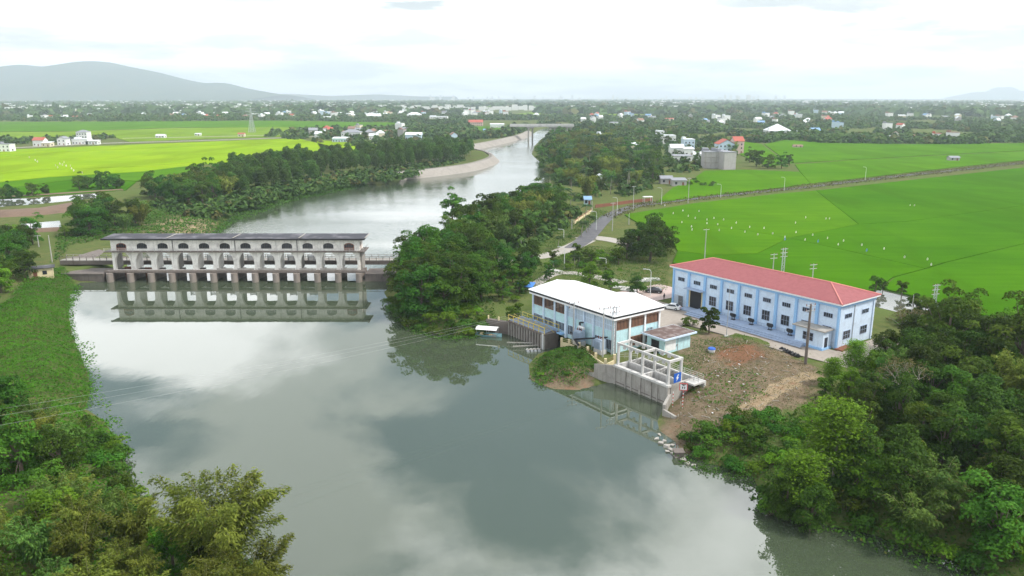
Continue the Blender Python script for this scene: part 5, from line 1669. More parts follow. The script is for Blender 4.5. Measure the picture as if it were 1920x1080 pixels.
cover_stuff('creeper_mat', 'green creepers and reeds fringing the near left thicket',
            [(150, 770), (205, 785), (230, 840), (250, 885), (258, 925), (270, 962), (300, 990), (380, 1010), (500, 1062), (520, 1120), (400, 1200), (0, 1200), (-100, 900), (-60, 760)], 10, 0.40, 1.6, F_mat, 2, z=2.2, up=1.0, dry=0.0)
fw_q = fill([(150, 640), (176, 640), (196, 740), (240, 800), (252, 860), (215, 800), (176, 745), (160, 690)], 0.5, 130, 41, z=WZ)
fw_p = np.array([(x, y, WZ + 0.03) for x, y in fw_q])
fr_ = np.random.default_rng(42)
fv, ff = leaf_quads(fw_p, np.array([0, 0, 1.0]) + fr_.normal(size=fw_p.shape) * 0.06, 0.55, fr_, 0.7)
tag(link('floating_weed', leaf_mesh('floating_weed', [(fv, ff, tint(len(fw_p), fr_, 0.5, 0.2, 0.1))], F_mat)), 'loose green weed floating along the left shore', kind='stuff')
cover_stuff('bank_weeds', 'leafy weeds on the mound between the two intakes',
            [(1050, 648), (1090, 655), (1128, 690), (1104, 700), (1072, 712), (1040, 702), (1012, 712), (996, 694), (1006, 668)], 24, 0.36, 1.1, F_grassg, 3, z=3, up=0.9, dry=0.04)
grove([(1055, 655), (1095, 665), (1120, 692), (1095, 715), (1030, 718), (1000, 700), (1010, 672)], 2.2, 12, 33, ['shrub'], 'leafy shrub on the mound between the two intakes', 'shrubs on the intake mound', 0.3, 0.55, z=3)
cover_stuff('bank_weeds', 'weeds covering the foot of the wooded point right of the barrage',
            [(712, 560), (742, 592), (765, 614), (805, 628), (865, 632), (905, 624), (935, 606), (920, 570), (860, 560), (780, 560)], 8, 0.42, 1.6, F_grassg, 4, z=2.5)
cover_stuff('bank_weeds', 'weeds along the bank below the brown clearing',
            [(1262, 842), (1310, 868), (1402, 892), (1425, 940), (1560, 985), (1700, 1034), (1900, 1100), (1960, 1060), (1700, 960), (1560, 860), (1480, 790), (1380, 795)], 9, 0.38, 1.3, F_grassg, 5, z=2.8)
cover_stuff('bank_weeds', 'low undergrowth beneath the right foreground wood',
            [(1480, 790), (1560, 860), (1700, 960), (1960, 1060), (2050, 900), (1900, 680), (1660, 680), (1560, 740)], 9, 0.48, 1.7, F_mid, 6, z=3.5, tb=0.3, up=0.7)
cover_stuff('dry_weeds', 'dry yellowish weeds scattered over the brown clearing',
            [(1300, 680), (1340, 640), (1420, 640), (1530, 690), (1540, 760), (1480, 790), (1300, 830), (1262, 790)], 7.0, 0.34, 0.7, F_weed, 7, aspect=0.22, dry=0.35)
cover_stuff('bank_weeds', 'green scrub patches in the brown clearing',
            [(1280, 700), (1330, 690), (1420, 700), (1440, 740), (1380, 770), (1300, 760)], 3.0, 0.4, 0.9, F_grassg, 13, up=0.7, dry=0.2)
cover_stuff('rough_grass', 'rough grass round the station yard and road verges',
            [(930, 570), (1000, 520), (1030, 485), (1100, 462), (1170, 468), (1255, 485), (1250, 545), (1100, 545), (1040, 515), (985, 560)], 6.5, 0.42, 1.1, F_grassg, 8, aspect=0.3, tb=0.5, dry=0.2)
cover_stuff('rough_grass', 'rough grass verge between the wood and the road',
            [(905, 500), (1030, 475), (1090, 440), (1140, 398), (1120, 392), (1060, 420), (1000, 445), (930, 465)], 5.0, 0.45, 1.1, F_grassg, 9, aspect=0.35, tb=0.45, dry=0.15)
cover_stuff('rough_grass', 'grass patch beside the flat-roofed hut',
            [(1265, 690), (1300, 640), (1400, 628), (1420, 645), (1340, 660), (1300, 700)], 14, 0.32, 0.5, F_grassg, 10, aspect=0.3, tb=0.55, dry=0.12)
cover_stuff('bank_weeds', 'weeds on the left bank slope behind the barrage',
            [(100, 500), (130, 460), (250, 440), (390, 440), (440, 405), (560, 365), (690, 341), (680, 334), (540, 350), (420, 385), (250, 395), (110, 440)], 2.4, 0.8, 1.4, F_grassg, 11, up=0.9, dry=0.03)
cover_stuff('rough_grass', 'rough weeds along both sides of the field road',
            [(1150, 412), (1200, 392), (1300, 378), (1520, 354), (1800, 322), (1960, 304), (1960, 298), (1800, 315), (1520, 346), (1300, 370), (1190, 382), (1130, 405)], 0.9, 0.8, 1.0, F_weed, 12, tb=0.25)
# ------------------------------------------------------------------ houses
def pitched(kind, w, d, h, rise, ov=0.5):
    """roof mesh data in local axes, centred on x, front at y=0"""
    m = MB()
    x0, x1, y0, y1 = -w / 2 - ov, w / 2 + ov, -ov, d + ov
    if kind == 'gable':
        m.extr([(y0, h), ((y0 + y1) / 2, h + rise), (y1, h), (y1, h - 0.18), ((y0 + y1) / 2, h + rise - 0.2), (y0, h - 0.18)], 'x', x0, x1)
    elif kind == 'cross':
        m.extr([(x0, h), (0, h + rise), (x1, h), (x1, h - 0.18), (0, h + rise - 0.2), (x0, h - 0.18)], 'y', y0, y1)
    elif kind == 'hip':
        r = min(w, d) / 2 + ov
        a, b = (x0 + r, x1 - r) if w >= d else (0, 0)
        c, e = ((y0 + y1) / 2,) * 2 if w >= d else (y0 + r, y1 - r)
        m.add([(x0, y0, h), (x1, y0, h), (x1, y1, h), (x0, y1, h), (a, c, h + rise), (b, e, h + rise)], [(0, 1, 5, 4), (1, 2, 5), (2, 3, 4, 5), (3, 0, 4), (3, 2, 1, 0)] if w >= d else
              [(0, 1, 4), (1, 2, 5, 4), (2, 3, 5), (3, 0, 4, 5), (3, 2, 1, 0)])
    elif kind == 'shed':
        m.extr([(y0, h), (y1, h + rise), (y1, h + rise - 0.15), (y0, h - 0.15)], 'x', x0, x1)
    else:
        m.box(x0 + ov - 0.2, x1 - ov + 0.2, y0 + ov - 0.2, y1 - ov + 0.2, h, h + 0.35)
        m.box(x0 + ov + 0.1, x0 + w * 0.35, d * 0.5, d - 0.1, h + 0.36, h + 2.0)
    return m
WALLS = [paint('house_white', (0.80, 0.80, 0.78), amt=0.2), paint('house_cream', (0.70, 0.62, 0.46), amt=0.25), paint('house_pale_blue', (0.52, 0.64, 0.74), amt=0.2), paint('house_grey', (0.42, 0.40, 0.39), amt=0.4), paint('house_pink', (0.64, 0.46, 0.42), amt=0.25)]
ROOFS = {'white': paint('roof_pale_metal', (0.74, 0.77, 0.80), amt=0.15, streak=False), 'red': paint('roof_red_tile', (0.42, 0.11, 0.08), amt=0.3, streak=False), 'grey': paint('roof_grey_sheet', (0.26, 0.27, 0.30), amt=0.35, streak=False),
         'blue': paint('roof_blue_sheet', (0.22, 0.36, 0.56), amt=0.2, streak=False), 'brown': paint('roof_brown_tile', (0.27, 0.16, 0.12), amt=0.35, streak=False)}
HP = {}
def house(x, y, rz, kind, w, d, h, rise, wall, roof, label, group=None, z=GZ, windows=False, name='house', cat='house'):
    key = (kind, round(w, 1), round(d, 1), round(h, 1), round(rise, 1), wall, roof)
    if key not in HP:
        m = MB()
        if kind in ('gable', 'shed'):
            top = [(0.0, h + (0.02 if kind == 'gable' else 0)), (d / 2, h + rise * 0.9), (d, h)] if kind == 'gable' else [(0, h - 0.1), (d, h + rise - 0.2)]
            m.extr([(0, -1.0)] + [(p, q - 0.2) for p, q in top] + [(d, -1.0)], 'x', -w / 2, w / 2)
        elif kind == 'cross':
            m.extr([(-w / 2, -1.0), (-w / 2, h - 0.2), (0, h + rise * 0.9 - 0.2), (w / 2, h - 0.2), (w / 2, -1.0)], 'y', 0, d)
        else:
            m.box(-w / 2, w / 2, 0, d, -1.0, h - 0.02)
        HP[key] = (m.mesh('wall', WALLS[wall]), pitched(kind, w, d, h, rise).mesh('roof', ROOFS[roof]))
    o = thing(name, label, cat, (x, y, z), rz, group)
    link('wall', HP[key][0], o)
    link('roof', HP[key][1], o)
    if windows:
        n = max(2, int(w / 3))
        for f in range(max(1, int(h / 3.2))):
            for i in range(n):
                s_ = -w / 2 + w * (i + 0.5) / n
                if f == 0 and i == n // 2:
                    MB().box(s_ - 0.55, s_ + 0.55, -0.06, 0.02, 0.0, 2.2).build('door', M_rust, o)
                else:
                    MB().box(s_ - 0.6, s_ + 0.6, -0.06, 0.02, 1.0 + f * 3.2, 2.4 + f * 3.2).build('window', M_glass, o)
        MB().box(w / 2 - 0.02, w / 2 + 0.06, d * 0.35, d * 0.6, 1.0, 2.4).build('window', M_glass, o)
    return o
def hpx(px, py, wpx, kind, d, h, rise, wall, roof, label, rz=0.0, windows=True, name='house', cat='house'):
    p = P(px, py, GZ)
    return house(p[0], p[1], rz, kind, wpx * mpp(px, py, GZ), d, h, rise, wall, roof, label, windows=windows, name=name, cat=cat)
# left plain, along the track
hpx(4, 285, 30, 'flat', 9, 7, 0, 0, 'grey', 'white two-storey house cut by the left picture edge')
hpx(72, 274, 20, 'gable', 9, 6.0, 3.0, 0, 'red', 'white house with small red gable beside the left field track')
hpx(86, 275, 16, 'shed', 8, 4.0, 0.8, 1, 'white', 'low cream shed attached right of the red gable house', name='shed', cat='shed')
hpx(116, 273, 16, 'cross', 9, 7.0, 2.5, 0, 'grey', 'narrow white house with steep front gable on the left track')
hpx(150, 271, 30, 'flat', 10, 5.5, 0, 0, 'white', 'white flat-roofed villa with roof room beside the left track')
hpx(154, 265, 20, 'hip', 10, 10.5, 2.4, 0, 'grey', 'tall white tower-like house behind the flat-roofed villa')
hpx(172, 271, 22, 'shed', 7, 4.0, 0.6, 0, 'white', 'long low white shed right of the flat-roofed villa', name='shed', cat='shed')
hpx(300, 259, 16, 'gable', 7, 3.2, 1.5, 0, 'white', 'small white field hut on the sandy causeway', name='hut', cat='hut')
hpx(370, 255, 10, 'shed', 6, 3.0, 0.5, 0, 'white', 'tiny white shed further along the sandy causeway', name='shed', cat='shed')
hpx(452, 257, 12, 'gable', 6, 4.0, 1.4, 1, 'red', 'small orange-roofed hut beside the pylon', name='hut', cat='hut')
# middle village on the left bank
hpx(658, 260, 36, 'hip', 16, 7.5, 3.5, 0, 'grey', 'large white house with dark hipped roof behind the plantation')
hpx(636, 267, 26, 'shed', 12, 4.5, 1.0, 2, 'white', 'white-roofed blue shed left of the dark hipped house', name='shed', cat='shed')
hpx(700, 262, 16, 'gable', 12, 5, 2, 0, 'white', 'white gabled house behind the plantation trees')
hpx(724, 254, 18, 'gable', 12, 5, 2, 0, 'brown', 'brown-roofed white house in the middle village')
hpx(775, 262, 30, 'gable', 18, 6, 2.4, 2, 'white', 'pale green-white barn roof beside the river bend trees', name='barn', cat='barn')
hpx(822, 228, 34, 'flat', 22, 10, 0, 0, 'white', 'broad white block house in front of the far left wood')
hpx(776, 222, 26, 'hip', 20, 9, 5, 0, 'white', 'white hall with pale roof at the end of the left rice field', name='hall', cat='building')
hpx(700, 224, 26, 'gable', 18, 8, 5, 0, 'white', 'long pale roofed house at the far edge of the left rice field')
hpx(892, 237, 26, 'gable', 18, 7, 4, 4, 'red', 'red-roofed long house left of the far bridge')
hpx(932, 240, 26, 'shed', 14, 6, 1.0, 0, 'white', 'long white shed roof beside the far bridge', name='shed', cat='shed')
hpx(912, 252, 12, 'gable', 9, 5, 2.4, 2, 'blue', 'small blue-roofed house on the bank left of the far bridge')
# right bank village
blk = hpx(1337, 316, 36, 'flat', 20, 11.5, 0, 3, 'grey', 'bare grey block building with flat roof at the rice field edge', R(-8), False, 'block_building', 'building')
for i, (a, b) in enumerate([(-9, 3.2), (-3, 3.2), (3, 3.2), (9, 3.2)]):
    MB().box(a * 0.62 - 0.2, a * 0.62 + 0.2, -0.16, -0.01, 0, 11.4).build('concrete_rib', M_conc, blk)
for zz in (3.8, 7.6):
    MB().box(-6.6, 6.6, -0.2, -0.01, zz, zz + 0.5).build('floor_band', M_conc, blk)
hpx(1368, 318, 24, 'flat', 22, 12, 0, 3, 'grey', 'second bare block wing right of the grey block building', R(12), False, 'block_building', 'building')
hpx(1362, 292, 30, 'cross', 16, 10, 4, 2, 'red', 'red gabled house behind the bare block building')
hpx(1385, 288, 18, 'gable', 14, 11, 4, 4, 'red', 'taller red-roofed house right behind the block building')
hpx(1292, 284, 20, 'flat', 14, 11, 0, 2, 'white', 'narrow blue and white tall house in the right bank village')
hpx(1250, 270, 34, 'flat', 16, 9, 0, 0, 'white', 'broad white flat-roofed house in the right bank village')
hpx(1238, 262, 14, 'flat', 12, 10, 0, 0, 'white', 'slim white house left of the broad flat-roofed one')
hpx(1270, 290, 24, 'gable', 12, 6, 3, 0, 'white', 'pale roofed house in front of the tall blue and white house')
hpx(1292, 292, 18, 'shed', 10, 6, 1, 0, 'white', 'white shed under the tall blue and white house', name='shed', cat='shed')
hpx(1228, 304, 16, 'gable', 9, 4.5, 2.5, 0, 'white', 'small white house among the groves left of the village')
hpx(1280, 302, 34, 'shed', 9, 4.0, 0.8, 0, 'grey', 'long low grey shed row in the right bank village', name='shed', cat='shed')
hpx(1310, 300, 18, 'gable', 9, 4.5, 2.0, 0, 'white', 'white gabled house left of the block building')
hpx(1250, 345, 22, 'gable', 7, 3.2, 1.5, 3, 'grey', 'grey field hut at the corner of the rice field', name='hut', cat='hut')
hpx(1274, 349, 26, 'shed', 7, 3.4, 0.8, 3, 'grey', 'low grey hut ringed by shrubs in the rice field', name='hut', cat='hut')
hpx(1126, 349, 18, 'cross', 8, 4.5, 2.2, 0, 'white', 'pale gabled house half hidden in the riverside groves')
hpx(1196, 281, 22, 'gable', 10, 5, 2, 1, 'white', 'cream house at a gap in the riverside groves')
hpx(965, 389, 36, 'shed', 6, 3.4, 0.5, 0, 'white', 'white flat shed roof in the wood above the river', name='shed', cat='shed')
hpx(1102, 385, 12, 'gable', 4, 2.8, 1.4, 2, 'blue', 'small blue-roofed kiosk beside the road bend', name='kiosk', cat='kiosk')
hpx(1462, 257, 40, 'hip', 26, 8, 8, 0, 'white', 'large pale hipped hall at the far edge of the right field', name='hall', cat='building')
hpx(1500, 256, 12, 'gable', 8, 5, 2.5, 0, 'white', 'small white hut right of the large pale hall', name='hut', cat='hut')
hpx(1530, 254, 16, 'gable', 12, 6, 4, 0, 'blue', 'bluish roofed house in the trees right of the large pale hall')
hpx(1790, 302, 18, 'gable', 5, 2.6, 1.4, 3, 'grey', 'dark thatched field shelter on the road embankment', name='shelter', cat='shelter')
hpx(1497, 277, 16, 'gable', 6, 2.0, 1.0, 4, 'brown', 'small brown tomb-like mound house in the right field', name='shelter', cat='shelter')
# yellow gate keeper's hut at the barrage left end
yk = P(78, 521, GZ)
hut = thing('keeper_hut', 'small yellow hut with dark flat roof at the left end of the barrage', 'hut', (yk[0], yk[1], GZ), R(28))
MB().box(-3.0, 3.0, 0, 3.2, -2.5, 2.7).build('wall', M_cream, hut)
MB().box(-3.5, 3.5, -0.5, 3.6, 2.71, 2.95).build('roof', M_dam_roof, hut)
MB().box(-1.9, -0.9, -0.05, 0.02, 0.1, 2.0).build('door', M_rust, hut)
MB().box(0.4, 1.5, -0.05, 0.02, 0.9, 2.0).build('window', M_glass, hut)

# far villages: random, never inside a field or the river
PADDIES = [np.array([(v.co.x, v.co.y) for v in o.data.vertices][: len(o.data.vertices) // 2]) for o in bpy.data.objects if o.name.startswith('rice_field')]
PADDIES += [np.array([(v.co.x, v.co.y) for v in o.data.vertices]) for o in bpy.data.objects if o.name.startswith('pond_water')]
def clear(q, river_gap=14):
    ok = ~inside(q, RIVER)
    for pd in PADDIES:
        ok &= ~inside(q, pd)
    near = q[:, 1] < 1700
    if near.any():
        ok[near] &= poly_dist(q[near], RIVER) > river_gap
    return ok
rg = np.random.default_rng(77)
def far_points(n, d0, d1, pw=1.0):
    a = np.radians(rg.uniform(-36, 36, n))
    d = d0 * (d1 / d0) ** (rg.random(n) ** pw)
    return np.stack([d * np.sin(a), d * np.cos(a)], 1)
def zone(q):
    """wooded or built-up belts of the plain, by photo row of the ground there"""
    dep = q[:, 1] * CP + (CAMH - GZ) * SP
    px = 960 + FPX * q[:, 0] / dep
    py = 540 - FPX * (q[:, 1] * SP - (CAMH - GZ) * CP) / dep
    left = (px < 800) & (py < 226)
    mid = (px >= 560) & (px < 1030) & (py < 262) & (py > 224)
    right = (px >= 800) & (py < 268) & ~((px > 960) & (px < 1290) & (py > 205) & (py < 219))
    return left | mid | right, px, py
KINDS = [('gable', 9, 8, 4.2, 2.4), ('gable', 13, 9, 4.5, 2.8), ('hip', 12, 10, 4.5, 3.0), ('flat', 9, 12, 7.5, 0), ('cross', 8, 12, 6.5, 2.4), ('shed', 16, 9, 4.5, 1.2), ('flat', 12, 12, 9.5, 0)]
WN_ = ['white', 'cream', 'pale blue', 'grey', 'pink']
RN = {'white': 'pale metal', 'red': 'red tile', 'grey': 'grey sheet', 'blue': 'blue sheet', 'brown': 'brown tile'}
FN = {'gable': 'gabled', 'hip': 'hipped', 'flat': 'flat-roofed', 'cross': 'front-gabled', 'shed': 'low long'}
hq = far_points(2600, 620, 3300, 0.75)
hq = hq[clear(hq, 25)]
zn, hx_, hy_ = zone(hq)
dens = fbm(hq[:, 0] / 260, hq[:, 1] / 420, 3)
hq = hq[zn & (dens > 0.47)]
kept = []
for c in hq:
    if len(kept) >= 260:
        break
    if not kept or np.min(np.hypot(*(np.array(kept) - c).T)) > 22:
        kept.append(c)
kept.sort(key=lambda c: c[1])
for c in kept:
    k, w, d, h, r_ = KINDS[rg.integers(len(KINDS))]
    wall = int(rg.choice([0, 0, 0, 0, 1, 2, 3]))
    roof = str(rg.choice(['white', 'white', 'white', 'grey', 'red', 'blue', 'brown']))
    side = 'left' if c[0] < -60 else ('right' if c[0] > 260 else 'middle')
    s = 1.05 if c[1] > 1500 else 0.9
    o = house(c[0], c[1], R(float(rg.uniform(-35, 35))), k, w, d, h, r_, wall, roof, 'far %s %s house with %s roof among %s plain trees' % (FN[k], WN_[wall], RN[roof], side),
              'far %s houses of the %s plain' % (FN[k], side), windows=c[1] < 760)
    o.scale = (s, s, s * 1.3)
# the countless specks of the farthest towns
m = MB()
tq = far_points(4200, 2700, 9000, 0.9)
zn, _, _ = zone(tq)
tq = tq[fbm(tq[:, 0] / 900, tq[:, 1] / 1500, 3) > 0.45]
for c in tq[:1700]:
    w, d, h = rg.uniform(10, 28), rg.uniform(10, 20), rg.uniform(9, 19)
    m.box(c[0] - w / 2, c[0] + w / 2, c[1], c[1] + d, GZ - 1, GZ + h)
tag(m.build('distant_town', WALLS[0]), 'countless pale specks of distant town houses along the horizon', kind='stuff')
m = MB()
for c in far_points(130, 9000, 15000, 0.8):
    if -0.12 < c[0] / c[1] < 0.35:
        w, h = rg.uniform(18, 40), rg.uniform(20, 75)
        m.box(c[0] - w / 2, c[0] + w / 2, c[1], c[1] + w, GZ - 1, GZ + h)
tag(m.build('distant_city', WALLS[0]), 'faint city blocks in the haze on the horizon', kind='stuff')

# far woods: leafy clumps, too many to count
F_far = foliage('far_wood_leaves', (0.028, 0.072, 0.016), (0.095, 0.165, 0.034), hue=0.0, transl=0.15)
def wood(name, label, q, wmin, wmax, nq, seed):
    r2 = np.random.default_rng(seed)
    n = len(q)
    w = r2.uniform(wmin, wmax, n)
    hh = w * r2.uniform(0.55, 0.85, n)
    hh = np.minimum(hh, 13 + 0 * hh)
    d = unit(r2.normal(size=(n, nq, 3)))
    d[:, :, 2] = np.abs(d[:, :, 2])
    rr = 0.6 + 0.4 * r2.random((n, nq, 1))
    base = np.stack([q[:, 0], q[:, 1], np.full(n, GZ)], 1)[:, None, :]
    p = base + d * rr * np.stack([w / 2, w / 2, hh], 1)[:, None, :]
    N_ = d * 0.7 + np.array([0, 0, 0.4]) + 0.4 * r2.normal(size=d.shape)
    size = np.repeat(w * (0.62 if nq < 20 else 0.40), nq)
    V, F = leaf_quads(p.reshape(-1, 3), N_.reshape(-1, 3), size, r2, 0.8)
    tn = np.clip(0.42 + 0.22 * r2.normal(size=n), 0, 1)
    c = np.zeros((n * nq, 3))
    c[:, 0] = np.clip(np.repeat(tn, nq) + 0.12 * r2.normal(size=n * nq), 0, 1)
    c[:, 1] = np.repeat((r2.random(n) < 0.08) * 0.5, nq)
    return tag(link(name, leaf_mesh(name, [(V, F, c)], F_far)), label, kind='stuff')
hk = np.array([c for c in kept])
def thin(q, gap=10):
    ok = np.ones(len(q), bool)
    for c in hk:
        ok &= ~((np.abs(q[:, 0] - c[0]) < gap) & (q[:, 1] > c[1] - 34 - 0.03 * c[1]) & (q[:, 1] < c[1] + 10))
    return q[ok]
q = far_points(26000, 560, 2300, 0.62)
q = q[clear(q, 12)]
zn, px_, py_ = zone(q)
q = q[zn & (fbm(q[:, 0] / 120, q[:, 1] / 200, 3) > 0.40)]
wood('far_wood', 'dark tree belts of the villages across the plain', thin(q), 8, 13, 26, 1)
q = far_points(9000, 2300, 7500, 0.8)
q = q[fbm(q[:, 0] / 300, q[:, 1] / 700, 3) > 0.36]
wood('far_wood', 'bluish woods merging in the haze towards the horizon', q, 26, 60, 9, 2)
# hedge belt closing the right field and tufts round the middle village
def strip(px_poly, n, seed):
    r2 = np.random.default_rng(seed)
    poly = np.array(W(px_poly, GZ))
    lo, hi = poly.min(0), poly.max(0)
    c = lo + (hi - lo) * r2.random((n * 12, 2))
    return c[inside(c, poly)][:n]
wood('tree_belt', 'dense dark tree belt along the far edge of the right field', strip([(1520, 268), (1640, 270), (1780, 271), (1850, 270), (1850, 263), (1640, 260), (1520, 260)], 420, 3), 9, 13, 30, 3)
wood('tree_belt', 'mixed garden trees around the middle village on the left bank', thin(strip([(500, 258), (620, 270), (760, 282), (830, 278), (850, 262), (800, 245), (640, 245), (510, 248)], 330, 4), 12), 6, 10, 30, 4)
wood('tree_belt', 'dark wood edge at the far side of the left fields', strip([(-60, 228), (300, 228), (560, 226), (760, 229), (760, 219), (400, 217), (-60, 219)], 1300, 5), 10, 15, 20, 5)
wood('tree_belt', 'low green trees around the left track houses', thin(strip([(-60, 276), (60, 270), (200, 262), (220, 258), (60, 262), (-60, 268)], 70, 6), 8), 7, 10, 30, 6)
wood('tree_belt', 'undergrowth filling the riverside groves on the right bank', strip([(1010, 300), (1035, 347), (1085, 378), (1140, 378), (1215, 360), (1250, 335), (1320, 318), (1380, 300), (1350, 262), (1200, 245), (1070, 248), (1015, 270)], 900, 7), 4, 9, 30, 7)
wood('tree_belt', 'undergrowth beneath the plantation on the left river bank', strip([(400, 412), (470, 388), (560, 364), (680, 343), (750, 337), (870, 304), (860, 296), (740, 318), (560, 338), (430, 366), (280, 388), (300, 398)], 900, 9), 3, 6, 24, 9)
wood('tree_belt', 'undergrowth filling the wood right of the barrage', strip([(770, 510), (830, 495), (895, 490), (1000, 465), (1060, 425), (1090, 400), (1020, 365), (950, 390), (880, 420), (820, 460)], 330, 8), 3, 6, 40, 8)

# ------------------------------------------------------------------ far road bridge
a, b = np.array(P(962, 262, WZ)[:2]), np.array(P(1085, 262, WZ)[:2])
bz = CAMH - 0
br_y = 640.0
bp = P(1003, 262, WZ)
brd = thing('river_bridge', 'grey concrete road bridge on twin columns far upstream', 'bridge', (bp[0], bp[1], WZ), R(3), None, 1.42)
MB().box(-22, 34, -4, 4, 11.2, 12.6).build('deck', M_conc_l, brd)
MB().box(-22, 34, -4.3, -4.02, 12.0, 13.6).box(-22, 34, 4.02, 4.3, 12.0, 13.6).build('parapet', M_conc_l, brd)
for x in (-4, 15.5, 30):
    for yy in (-2.4, 2.4):
        MB().tube([(x + yy * 0.8, yy, -3), (x + yy * 0.8, yy, 10.2)], 0.75, 10).build('column', M_conc, brd)
    MB().box(x - 3.2, x + 3.2, -3.4, 3.4, 10.2, 11.19).build('pier_cap', M_conc, brd)

# ------------------------------------------------------------------ poles and lamps
def lamp(px, py, top, label, arm=1, z=GZ):
    w = P(px, py, z)
    h = (py - top) * mpp(px, py, z) / 0.97
    o = thing('street_lamp', label, 'street lamp', (w[0], w[1], GZ), 0 if arm > 0 else math.pi)
    MB().tube([(0, 0, -0.3), (0, 0, h * 0.5), (0, 0, h * 0.88)], [0.13, 0.10, 0.07], 7).build('post', M_lampw, o)
    MB().tube([(0, 0, h * 0.88), (-0.15, 0, h * 0.95), (-0.6, 0, h * 0.99), (-1.5, 0, h)], 0.07, 6).build('arm', M_lampw, o)
    MB().box(-2.1, -1.4, -0.16, 0.16, h - 0.06, h + 0.1).build('lamp_head', M_galv, o)
for a in [(1058, 504, 463, 'street lamp on a pale slab beside the bank track'), (1136, 503, 484, 'street lamp between the round green tree and the dark clump'), (1219, 555, 505, 'street lamp beside the parked black car'),
          (1118, 431, 397, 'street lamp on the inside of the road bend'), (1157, 400, 371, 'street lamp at the top of the road bend'), (1240, 384, 353, 'street lamp beside the small white-roofed booth'),
          (1351, 371, 346, 'street lamp on the field road, right of the tall wire pole'), (1057, 447, 430, 'short street lamp above the path by the groves'), (1470, 357, 333, 'street lamp far along the field road'),
          (1622, 338, 314, 'street lamp farthest along the field road')]:
    lamp(*a)
def upole(px, py, top, label, arms=1, mat=None, z=GZ, taper=(0.19, 0.11), steel=False):
    w = P(px, py, z)
    h = (py - top) * mpp(px, py, z) / 0.97
    o = thing('utility_pole', label, 'utility pole', (w[0], w[1], GZ), R(20))
    if steel:
        for dx in (-0.45, 0.45):
            MB().tube([(dx, 0, -0.3), (dx * 0.8, 0, h)], [0.14, 0.10], 6).build('post', M_galv, o)
        lt = MB()
        for k_ in range(int(h / 1.2)):
            z0 = k_ * 1.2
            lt.bar((-0.43, 0, z0), (0.43, 0, z0 + 1.2), 0.06).bar((-0.43, 0, z0 + 1.2), (0.43, 0, z0 + 1.2), 0.06)
        lt.build('lattice', M_galv, o)
    else:
        MB().tube([(0, 0, -0.3), (0, 0, h)], list(taper), 8).build('post', mat or M_pole, o)
    for k_ in range(arms):
        zz = h - 0.35 - 1.0 * k_
        MB().box(-1.1, 1.1, -0.07, 0.07, zz, zz + 0.14).build('crossarm', M_galv, o)
        for x in (-1.0, 0.0, 1.0):
            MB().tube([(x, 0, zz + 0.14), (x, 0, zz + 0.3), (x, 0, zz + 0.5)], [0.05, 0.09, 0.04], 6).build('insulator', M_rust, o)
    return o, h
pA, hA = upole(1075, 642, 566, 'tall concrete pole with crossarms left of the transformers', 2)
pB, hB = upole(1130, 668, 576, 'concrete pole in front of the right transformer', 1)
pC, hC = upole(1150, 664, 574, 'double steel pole with crossarms at the station corner', 2, steel=True)
for a in [(917, 500, 452, 'plain concrete pole beside the path left of the junction'), (977, 470, 451, 'short pole beside the wood above the path'), (1148, 433, 381, 'tall concrete wire pole below the road bend'),
          (1187, 396, 350, 'tall concrete wire pole above the road bend'), (1290, 381, 335, 'tall wire pole beside the field road'), (1179, 421, 400, 'thin short pole in the field corner'),
          (1072, 431, 411, 'thin pole beside the yellow garden wall'), (1110, 398, 377, 'thin pole beside the blue kiosk'), (1321, 487, 430, 'tall pale pole behind the red-roofed hall left end')]:
    upole(a[0], a[1], a[2], a[3], 0 if 'thin' in a[3] or 'short' in a[3] else 1)
fpole = P(1362, 632, GZ)
o = thing('flag_pole', 'thin tall flagpole on the grass in front of the hall', 'flagpole', (fpole[0], fpole[1], GZ))
MB().tube([(0, 0, -0.2), (0, 0, 6), (0, 0, 11.5)], [0.09, 0.07, 0.04], 8).build('pole', M_galv, o)
MB().box(-0.4, 0.4, -0.4, 0.4, -0.1, 0.35).build('base', M_conc_l, o)
MB().tube([(0, 0, 11.5), (0, 0, 11.62), (0, 0, 11.75)], [0.03, 0.1, 0.02], 8).build('finial', M_galv, o)
upole(1510, 682, 570, 'tall dark pole with crossarms in front of the hall right end', 2, M_conc_d, taper=(0.30, 0.2))
for a in [(1464, 548, 466, 'lattice steel pole with stacked arms behind the hall', True), (1446, 545, 476, 'slim pole left of the lattice steel pole behind the hall', False), (1520, 556, 495, 'pole with crossarms behind the hall ridge right part', False),
          (1746, 612, 533, 'double pole with stacked arms standing by the white pond', True)]:
    upole(a[0], a[1], a[2], a[3], 3 if a[4] else 2, steel=a[4])
upole(1705, 618, 552, 'thin pole beside the hall end wall', 0, taper=(0.1, 0.06))
upole(98, 492, 442, 'pale leaning pole at the left end of the barrage', 0)
upole(73, 463, 441, 'short pole with box in the left bank grass', 1)
